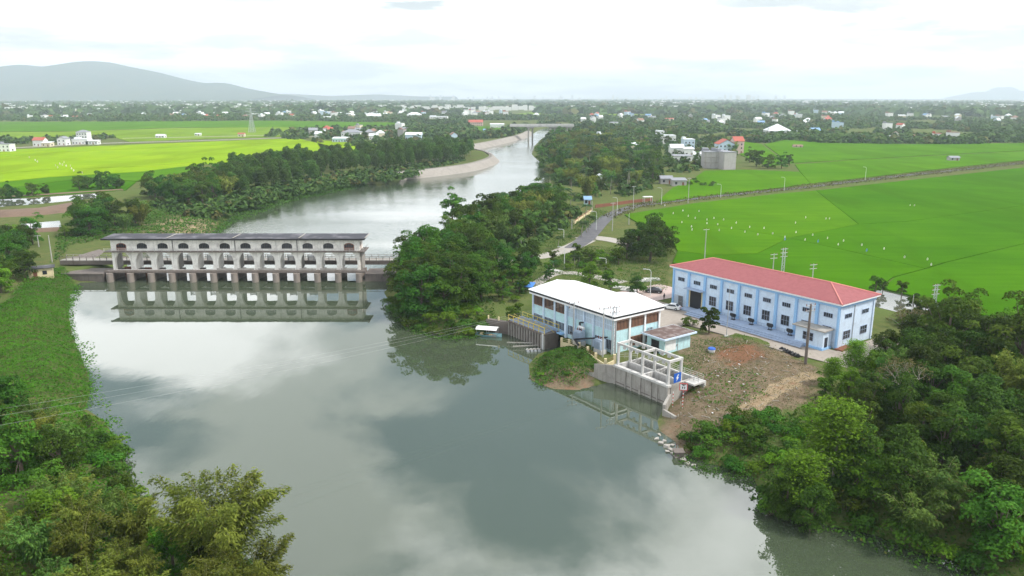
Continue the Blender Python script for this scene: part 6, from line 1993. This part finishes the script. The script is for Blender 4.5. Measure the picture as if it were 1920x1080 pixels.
# three wires over the near left thicket to the station
def wire(p, q, sag, label):
    p, q = np.array(p, float), np.array(q, float)
    pts = []
    for s in np.linspace(0, 1, 28):
        c = p + (q - p) * s
        c[2] -= sag * 4 * s * (1 - s)
        pts.append(tuple(c))
    o = MB().tube(pts, 0.010, 4).build('overhead_wire', M_wire)
    return tag(o, label, 'wire', 'overhead wires across the near pool')
for i, (x0, y0, x1, y1, lb) in enumerate([(-260, 822, 228, 799, 'uppermost of three overhead wires crossing the near left thicket'), (-260, 836, 228, 803, 'middle of three overhead wires crossing the near left thicket'), (-260, 860, 228, 824, 'lowest of three overhead wires crossing the near left thicket')]):
    a, b = np.array(P(x0, y0, 15.0)), np.array(P(x1, y1, 13.0 if i < 2 else 12.0))
    end = np.array([pA.location.x + (-1 + i), pA.location.y, GZ + hA + 0.1])
    far = a + (a - b) * 0.3
    wire(far, end, 1.5, lb)
for i, (p0, q0, lb) in enumerate([((pA, hA), (pB, hB), 'overhead wire between the left pole and the transformer pole'), ((pB, hB), (pC, hC), 'overhead wire between the transformer pole and the double pole')]):
    wire((p0[0].location.x, p0[0].location.y, GZ + p0[1]), (q0[0].location.x, q0[0].location.y, GZ + q0[1]), 0.4, lb)

# power pylon in the left plain
pw = P(473, 249, GZ)
py_ = thing('power_pylon', 'pale steel lattice pylon standing in the left rice plain', 'pylon', (pw[0], pw[1], GZ))
ph = (249 - 204) * mpp(473, 249, GZ)
m = MB()
for sx in (-1, 1):
    for sy in (-1, 1):
        m.bar((sx * 4, sy * 4, 0), (sx * 1.1, sy * 1.1, ph * 0.7), 0.45).bar((sx * 1.1, sy * 1.1, ph * 0.7), (sx * 0.4, sy * 0.4, ph), 0.4)
for k_ in range(9):
    f0, f1 = k_ / 9, (k_ + 1) / 9
    w0, w1 = 4 - 2.9 * f0, 4 - 2.9 * f1
    z0, z1 = ph * 0.7 * f0, ph * 0.7 * f1
    for sy in (-1, 1):
        m.bar((-w0, sy * w0, z0), (w1, sy * w1, z1), 0.28).bar((w0, sy * w0, z0), (-w1, sy * w1, z1), 0.28)
m.build('tower', M_galv, py_)
for zz, wv in ((0.72, 7), (0.84, 8), (0.96, 6)):
    MB().bar((-wv, 0, ph * zz + 1), (wv, 0, ph * zz + 1), 0.4).bar((-wv, 0, ph * zz + 1), (0, 0, ph * zz - 0.5), 0.3).bar((wv, 0, ph * zz + 1), (0, 0, ph * zz - 0.5), 0.3).build('crossarm', M_galv, py_)

# ------------------------------------------------------------------ yard, cars, person, boat
YP = lambda pts: [C(u, v)[:2] for u, v in pts]
flat_poly('yard_pavement', YP([(3.5, 16.5), (22, 16.5), (22, 28), (44, 29.5), (60, 31), (60, 56), (52.6, 56), (52.6, 38.4), (3.5, 38.4)]), GZ + 0.05, M_pave)
flat_poly('yard_pavement', YP([(-9, 27), (3.4, 24), (3.4, 52), (-9, 52)]), GZ + 0.06, M_pinkpave)
kb = MB()
for a, b in (((3.5, 16.4), (22, 16.4)), ((22.1, 16.4), (22.1, 28)), ((22.2, 27.9), (44, 29.4))):
    p, q = C(*a), C(*b)
    kb.bar((p[0], p[1], GZ + 0.03), (q[0], q[1], GZ + 0.03), 0.25, 0.28)
tag(kb.build('yard_kerb', M_conc_d), kind='structure')
for k_, (a, b) in enumerate([(1040, 508), (1180, 545), (1165, 540), (1222, 524), (1205, 527)]):
    w = P(a, b, GZ)
    o = MB().box(-2.2, 2.2, -1.2, 1.2, 0.0, 0.25).box(-1.6, 1.6, -0.9, 0.9, 0.25, 0.34).build('concrete_slab', M_conc_l, None, (w[0], w[1], GZ))
    o.rotation_euler = (0, 0, R(-50 + 17 * k_))
    tag(o, ['pale concrete slab at the foot of the street lamp', 'pale slab right behind the station roof', 'pale slab under the thin brownish tree', 'pale slab in the grass left of the hall', 'lower pale slab in the grass left of the hall'][k_], 'slab')
def car(px, py, rz, body, label):
    w = P(px, py, GZ)
    o = thing('parked_car', label, 'car', (w[0], w[1], GZ + 0.07), rz)
    prof = [(-2.2, 0.32), (-2.25, 0.62), (-2.1, 0.86), (-1.75, 0.93), (-1.1, 1.38), (-0.4, 1.47), (0.35, 1.42), (1.0, 0.98), (1.75, 0.86), (2.18, 0.66), (2.22, 0.36), (1.7, 0.26), (-1.7, 0.26)]
    m = MB()
    n = len(prof)
    ys_ = [(-0.86, 0.93, 0.0), (-0.9, 1.0, 0.0), (0.9, 1.0, 0.0), (0.86, 0.93, 0.0)]
    vs = []
    for yv, sc, _ in ys_:
        for x, zz in prof:
            yy = yv * (0.80 if zz > 1.2 else 1.0)
            vs.append((x * sc, yy, 0.26 + (zz - 0.26) * (0.98 if sc < 1 else 1.0)))
    fs = [tuple(range(n - 1, -1, -1)), tuple(range(3 * n, 4 * n))]
    for k_ in range(3):
        fs += [(k_ * n + i, k_ * n + (i + 1) % n, (k_ + 1) * n + (i + 1) % n, (k_ + 1) * n + i) for i in range(n)]
    m.add(vs, fs).build('body', body, o)
    g = MB()
    g.add([(-1.68, -0.70, 0.97), (-1.13, -0.66, 1.36), (-1.13, 0.66, 1.36), (-1.68, 0.70, 0.97)], [(0, 1, 2, 3)])
    g.v = [(x - 0.02, y, z + 0.03) for x, y, z in g.v]
    g.build('rear_window', M_glass, o)
    g = MB().add([(0.98, -0.72, 1.0), (0.40, -0.66, 1.41), (0.40, 0.66, 1.41), (0.98, 0.72, 1.0)], [(3, 2, 1, 0)])
    g.v = [(x + 0.02, y, z + 0.03) for x, y, z in g.v]
    g.build('windscreen', M_glass, o)
    for s in (-1, 1):
        q = MB().add([(-1.45, s * 0.905, 0.96), (-1.0, s * 0.78, 1.36), (0.3, s * 0.78, 1.36), (0.85, s * 0.905, 0.96)], [(0, 1, 2, 3) if s < 0 else (3, 2, 1, 0)])
        q.build('side_window', M_glass, o)
        for x in (-1.35, 1.38):
            t_ = MB().tube([(x, s * 0.72, 0.33), (x, s * 0.93, 0.33)], 0.33, 14).build('tyre', M_black, o)
            MB().tube([(x, s * 0.90, 0.33), (x, s * 0.945, 0.33)], 0.19, 10).build('rim', M_galv, t_)
        MB().box(-2.24, -2.16, s * 0.55 - 0.16, s * 0.55 + 0.16, 0.66, 0.82).build('tail_lamp', M_red, o)
        MB().box(2.12, 2.2, s * 0.58 - 0.16, s * 0.58 + 0.16, 0.6, 0.74).build('headlight', M_lampw, o)
    return o
car(1259, 580, R(150), plain('white_car_paint', (0.80, 0.80, 0.80), 0.25, spec=0.5, var=0.02), 'white saloon car parked behind the white-roofed station')
car(1226, 549, R(165), plain('black_car_paint', (0.02, 0.02, 0.024), 0.2, spec=0.5, var=0.02), 'black saloon car parked under the round tree')
def motorbike(px, py, rz, label):
    w = P(px, py, GZ)
    o = thing('motorbike', label, 'motorbike', (w[0], w[1], GZ + 0.07), rz)
    for x in (-0.62, 0.62):
        pts = [(x + 0.27 * math.cos(a), 0, 0.29 + 0.27 * math.sin(a)) for a in np.linspace(0, 2 * math.pi, 13)]
        MB().tube(pts, 0.05, 5).build('wheel', M_black, o)
    MB().tube([(-0.6, 0, 0.5), (-0.2, 0, 0.6), (0.2, 0, 0.45), (0.5, 0, 0.85)], [0.12, 0.16, 0.14, 0.08], 6).build('body', M_black, o)
    MB().box(-0.75, 0.05, -0.12, 0.12, 0.72, 0.82).build('seat', M_dark, o)
    MB().bar((0.5, -0.32, 1.0), (0.5, 0.32, 1.0), 0.05).bar((0.62, 0, 0.3), (0.46, 0, 1.0), 0.06).build('handlebar', M_galv, o)
motorbike(1276, 571, R(60), 'dark motorbike parked left of the roller door')
motorbike(1271, 568, R(70), 'dark motorbike parked by the barred door')

# a person walking in the yard (one continuous skinned body)
def person(px, py, rz, label):
    w = P(px, py, GZ)
    J = [(0, 0, 0.95), (0, 0, 1.18), (0, 0.01, 1.40), (0, 0.0, 1.52), (0, -0.01, 1.62), (0, -0.01, 1.73),
         (0.19, 0, 1.40), (0.25, 0.03, 1.13), (0.24, -0.10, 0.90), (-0.19, 0, 1.40), (-0.25, -0.02, 1.13), (-0.24, -0.14, 0.92),
         (0.10, 0, 0.90), (0.11, -0.10, 0.50), (0.11, -0.02, 0.08), (0.11, -0.18, 0.05), (-0.10, 0, 0.90), (-0.11, 0.08, 0.50), (-0.11, 0.24, 0.12), (-0.11, 0.12, 0.05),
         (0.24, -0.16, 0.80), (-0.24, -0.20, 0.83)]
    E_ = [(0, 1), (1, 2), (2, 3), (3, 4), (4, 5), (2, 6), (6, 7), (7, 8), (2, 9), (9, 10), (10, 11), (0, 12), (12, 13), (13, 14), (14, 15), (0, 16), (16, 17), (17, 18), (18, 19), (8, 20), (11, 21)]
    Rr = [0.15, 0.14, 0.15, 0.06, 0.095, 0.09, 0.07, 0.05, 0.035, 0.07, 0.05, 0.035, 0.09, 0.065, 0.045, 0.04, 0.09, 0.065, 0.045, 0.04, 0.03, 0.03]
    me = bpy.data.meshes.new('body')
    me.from_pydata(J, E_, [])
    me.materials.append(plain('dark_clothes', (0.018, 0.018, 0.022), 0.8))
    o = thing('person', label, 'person', (w[0], w[1], GZ + 0.06), rz)
    b = link('body', me, o)
    sk = b.modifiers.new('skin', 'SKIN')
    for i, r_ in enumerate(Rr):
        me.skin_vertices[0].data[i].radius = (r_, r_)
    me.skin_vertices[0].data[0].use_root = True
    b.modifiers.new('sub', 'SUBSURF').render_levels = 2
    MB().tube([(0, -0.01, 1.66), (0, 0.0, 1.74), (0, 0.01, 1.79), (0, 0.01, 1.81)], [0.105, 0.11, 0.08, 0.02], 10).build('hair', M_black, o, smooth=True)
    MB().tube([(0, -0.10, 1.55), (0, -0.105, 1.62), (0, -0.10, 1.68)], [0.03, 0.06, 0.04], 8).build('face', plain('skin', (0.35, 0.2, 0.13), 0.6), o, smooth=True)
person(1245, 563, R(200), 'person in dark clothes walking across the yard near the white car')

bt = P(916, 630, WZ)
boat = thing('moored_boat', 'small blue boat with white awning moored beside the intake', 'boat', (bt[0], bt[1], WZ), R(-14))
hull = MB()
sec = [(-2.9, 0.75, 0.55), (-1.5, 1.0, 0.5), (0.5, 1.05, 0.5), (2.0, 0.75, 0.6), (3.1, 0.08, 0.85)]
vs, fs = [], []
for x, w, h in sec:
    vs += [(x, -w, h), (x, -w * 0.6, -0.2), (x, w * 0.6, -0.2), (x, w, h)]
for i in range(4):
    for j in range(3):
        fs.append((i * 4 + j, (i + 1) * 4 + j, (i + 1) * 4 + j + 1, i * 4 + j + 1))
fs.append((0, 1, 2, 3))
hull.add(vs, fs).build('hull', paint('boat_blue', (0.20, 0.42, 0.48), amt=0.4), boat)
MB().box(-2.6, 1.9, -0.8, 0.8, 0.12, 0.2).build('floor', M_brown, boat)
aw = MB()
for i in range(9):
    a0 = math.pi * i / 8
aw.extr([(-1.25, 1.75), (-0.9, 2.05), (0, 2.2), (0.9, 2.05), (1.25, 1.75), (0.9, 2.0), (0, 2.14), (-0.9, 2.0)], 'x', -2.7, 2.2)
aw.build('awning', M_white, boat)
for x in (-2.5, -0.2, 2.0):
    for yv in (-0.95, 0.95):
        MB().tube([(x, yv * (0.9 if x < 2 else 0.7), 0.4), (x, yv * 1.1, 1.85)], 0.04, 5).build('awning_post', M_galv, boat)
MB().box(-1.9, -1.2, -0.5, 0.4, 0.2, 0.75).box(0.2, 0.8, -0.6, 0.0, 0.2, 0.6).build('cargo', M_cream, boat)
rf_ = P(1000, 658, WZ)
raft = thing('float_raft', 'small grey raft of plastic drums below the trash rack', 'raft', (rf_[0], rf_[1], WZ), R(10))
for x in (-1.2, -0.4, 0.4, 1.2):
    MB().tube([(x, -0.8, 0.1), (x, 0.8, 0.1)], 0.3, 10).build('drum', M_galv, raft)
MB().box(-1.6, 1.6, -0.25, 0.25, 0.38, 0.46).build('plank', M_conc, raft)
bl = P(985, 549, GZ)
tp = thing('blue_tarpaulin', 'bright blue tarpaulin lean-to behind the station left end', 'tarpaulin', (bl[0], bl[1], GZ), R(-20))
MB().add([(-2.4, -1.3, 2.0), (2.4, -1.3, 1.9), (2.4, 1.4, 2.7), (-2.4, 1.4, 2.6), (0, 0, 2.15)], [(0, 1, 4), (1, 2, 4), (2, 3, 4), (3, 0, 4)]).build('sheet', plain('blue_tarp', (0.05, 0.20, 0.55), 0.5), tp)
for x in (-2.3, 2.3):
    for yv in (-1.2, 1.3):
        MB().bar((x, yv, -0.2), (x, yv, 2.0 if yv < 0 else 2.6), 0.09).build('post', M_bark, tp)

# garden wall along the road, booth, slabs
gwl = [(1076, 421), (1084, 415), (1093, 409), (1102, 403), (1110, 397)]
go = P(1093, 409, GZ)
gw_ = thing('garden_wall', 'yellow and red garden wall with posts along the road bend', 'wall', (go[0], go[1], GZ))
for i, (a, b) in enumerate(gwl):
    w = P(a, b, GZ)
    MB().box(w[0] - go[0] - 0.25, w[0] - go[0] + 0.25, w[1] - go[1] - 0.25, w[1] - go[1] + 0.25, -0.2, 1.9).build('post', M_cream, gw_)
    if i:
        q = P(*gwl[i - 1], GZ)
        MB().bar((q[0] - go[0], q[1] - go[1], 0.5), (w[0] - go[0], w[1] - go[1], 0.5), 0.2, 1.4).build('panel', M_cream, gw_)
        MB().bar((q[0] - go[0], q[1] - go[1], 1.4), (w[0] - go[0], w[1] - go[1], 1.4), 0.12, 0.4).build('coping', M_rust, gw_)
bw2 = [(1118, 392), (1150, 388), (1185, 383), (1225, 379)]
go = P(1150, 388, GZ)
gw2 = thing('boundary_wall', 'low rust-brown boundary wall above the road bend', 'wall', (go[0], go[1], GZ))
for i in range(3):
    q, w = P(*bw2[i], GZ), P(*bw2[i + 1], GZ)
    MB().bar((q[0] - go[0], q[1] - go[1] + 4, 0.6), (w[0] - go[0], w[1] - go[1] + 4, 0.6), 0.25, 1.8).build('panel', M_rust, gw2)
bo = P(1214, 382, GZ)
bth = thing('bus_shelter', 'small white-roofed open shelter beside the road', 'shelter', (bo[0], bo[1], GZ), R(10))
MB().box(-2.2, 2.2, -1.3, 1.3, 3.3, 3.5).build('roof', M_white, bth)
for x in (-1.9, 1.9):
    for yv in (-1.1, 1.1):
        MB().box(x - 0.09, x + 0.09, yv - 0.09, yv + 0.09, -0.2, 3.3).build('post', M_galv, bth)

# ------------------------------------------------------------------ flags and bags that scare birds off the rice
fl = [(1491, 420), (1492, 438), (1471, 447), (1448, 440), (1523, 443), (1551, 449), (1509, 452), (1571, 461), (1581, 454), (1615, 462), (1657, 469), (1695, 485), (1738, 489), (1745, 499), (1510, 410), (1548, 412), (1555, 412), (1706, 387), (1714, 387),
      (1246, 387), (1280, 397), (1278, 419), (1296, 427), (1297, 433), (1303, 411), (1325, 414), (1338, 411), (1348, 434), (1325, 421), (1356, 414), (1290, 407), (1235, 412), (1310, 398), (1262, 402), (1345, 423), (1371, 430), (1396, 437), (1380, 420), (1405, 428), (1420, 442), (1432, 430)]
fm_ = MB().tube([(0, 0, 0), (0, 0, 1.3)], 0.03, 4).mesh('stick', M_brown)
fb = MB().add([(0.02, 0, 1.35), (0.30, 0.06, 1.25), (0.42, -0.05, 0.75), (0.36, 0.05, 0.35), (-0.12, -0.04, 0.3), (-0.18, 0.03, 0.85), (0.1, 0.16, 0.8)], [(0, 1, 6), (1, 2, 6), (2, 3, 6), (3, 4, 6), (4, 5, 6), (5, 0, 6), (0, 5, 4, 3, 2, 1)]).mesh('bag', M_white)
bfb = fb.copy()
bfb.materials[0] = plain('blue_plastic', (0.10, 0.30, 0.55), 0.5)
for i, (a, b) in enumerate(fl):
    w = P(a, b, GZ + 0.45)
    o = thing('scare_flag', 'white plastic bag on a stick standing in the right rice field', 'flag', (w[0], w[1], GZ + 0.4), random.uniform(-0.6, 0.6), 'white bags on sticks in the right rice field', 0.8)
    link('stick', fm_, o); link('bag', fb, o)
for i, (a, b) in enumerate([(1533, 456), (1624, 473), (1471, 452)]):
    w = P(a, b, GZ + 0.45)
    o = thing('scare_flag', ['blue plastic bag on a stick, middle of the three blue ones', 'blue plastic bag on a stick, nearest the road end ditch', 'blue plastic bag on a stick, leftmost blue one'][i], 'flag', (w[0], w[1], GZ + 0.4), 0.2)
    link('stick', fm_, o); link('bag', bfb, o)
for i, (a, b) in enumerate([(104, 312), (108, 316), (112, 309), (117, 311), (120, 306), (124, 313), (134, 318), (138, 322), (55, 297), (66, 302), (70, 305), (154, 326), (132, 313)]):
    w = P(a, b, GZ + 0.45)
    o = thing('scare_flag', 'white plastic bag on a stick standing in the left rice field', 'flag', (w[0], w[1], GZ + 0.4), random.uniform(-0.6, 0.6), 'white bags on sticks in the left rice field', 1.3)
    link('stick', fm_, o); link('bag', fb, o)

# ------------------------------------------------------------------ rubble and litter of the clearing
def rock_mesh(seed, s=1.0):
    r2 = np.random.default_rng(seed)
    v = np.array([(-1, -1, -1), (1, -1, -1), (1, 1, -1), (-1, 1, -1), (-1, -1, 1), (1, -1, 1), (1, 1, 1), (-1, 1, 1)], float)
    v = unit(v) + r2.normal(size=v.shape) * 0.22
    v[:, 2] *= 0.6
    return MB().add(v * s, [(0, 3, 2, 1), (4, 5, 6, 7), (0, 1, 5, 4), (1, 2, 6, 5), (2, 3, 7, 6), (3, 0, 4, 7)]).mesh('boulder', M_conc)
RK = [rock_mesh(i) for i in range(4)]
for i, (a, b, s) in enumerate([(1232, 818, .5), (1240, 826, .6), (1250, 832, .7), (1258, 838, .6), (1264, 846, .55), (1270, 852, .7), (1246, 822, .45), (1262, 830, .5), (1276, 846, .5), (1282, 858, .6), (1290, 864, .5), (1252, 842, .5), (1284, 850, .45), (1300, 868, .45), (1272, 838, .4), (1236, 810, .4)]):
    w = P(a, b, 1.8)
    o = link('boulder', RK[i % 4], None, (w[0], w[1], max(gz1(w[0], w[1]), WZ) + 0.1 * s), i * 1.3, s)
    tag(o, 'grey boulder in the rubble at the water edge below the clearing', 'boulder', 'boulders at the clearing water edge')
bx_ = P(1272, 856, WZ)
o = tag(MB().box(-0.7, 0.7, -0.7, 0.7, -0.5, 0.9).box(-0.8, 0.8, -0.8, 0.8, 0.9, 1.02).build('concrete_block', M_conc_d, None, (bx_[0], bx_[1], WZ)), 'square concrete block standing in the shallows', 'block')
lit = MB()
r2 = np.random.default_rng(9)
LQ = fill([(1300, 680), (1340, 640), (1450, 645), (1530, 690), (1470, 760), (1300, 800), (1262, 780)], 0.8, 170, 31)
lz = gz(LQ)
for (x, y), z0 in zip(LQ, lz):
    a, l_ = r2.random() * 6.28, r2.uniform(0.3, 1.8)
    dx, dy = math.cos(a) * l_ / 2, math.sin(a) * l_ / 2
    lit.bar((x - dx, y - dy, z0 + 0.06), (x + dx, y + dy, z0 + 0.06 + 0.25 * r2.random()), 0.05 + 0.05 * r2.random())
tag(lit.build('dead_branches', M_barkpale), 'dead pale branches strewn over the brown clearing', kind='stuff')
lt = MB()
LQ = fill([(1440, 690), (1500, 700), (1490, 690), (1460, 672), (1330, 650), (1320, 665), (1300, 780), (1400, 770)], 1.4, 26, 32)
for (x, y), z0 in zip(LQ, gz(LQ)):
    s, a = r2.uniform(0.08, 0.26), r2.random() * 6.28
    lt.bar((x - s * math.cos(a), y - s * math.sin(a), z0 + 0.05), (x + s * math.cos(a), y + s * math.sin(a), z0 + 0.12), s * 0.9, s * 0.4)
tag(lt.build('rubbish', M_white), 'white scraps of rubbish strewn over the clearing', kind='stuff')
tb_ = P(1334, 660, GZ)
o = thing('blue_basin', 'blue and white plastic tub on the grass right of the hut', 'tub', (tb_[0], tb_[1], gz1(tb_[0], tb_[1])))
MB().tube([(0, 0, 0), (0, 0, 0.7)], [0.6, 0.8], 12).build('tub', M_white, o)
MB().tube([(0, 0, 0.7), (0, 0, 0.95)], [0.82, 0.7], 12).build('lid', M_bluesign, o)
sc_ = P(1480, 660, GZ)
for k_ in range(7):
    w = P(1466 + k_ * 5, 655 + k_ * 2.2, GZ)
    o = MB().tube([(-0.5, 0, 0.25), (0.0, 0, 0.55), (0.5, 0, 0.2)], [0.22, 0.3, 0.2], 7).box(-0.35, 0.35, -0.3, 0.3, 0, 0.3).build('scrap_heap', M_black, None, (w[0], w[1], gz1(w[0], w[1])))
    o.rotation_euler = (0, 0, k_)
    tag(o, 'black scrap metal lump in the row at the yard edge before the hall', 'scrap', 'scrap lumps before the hall')
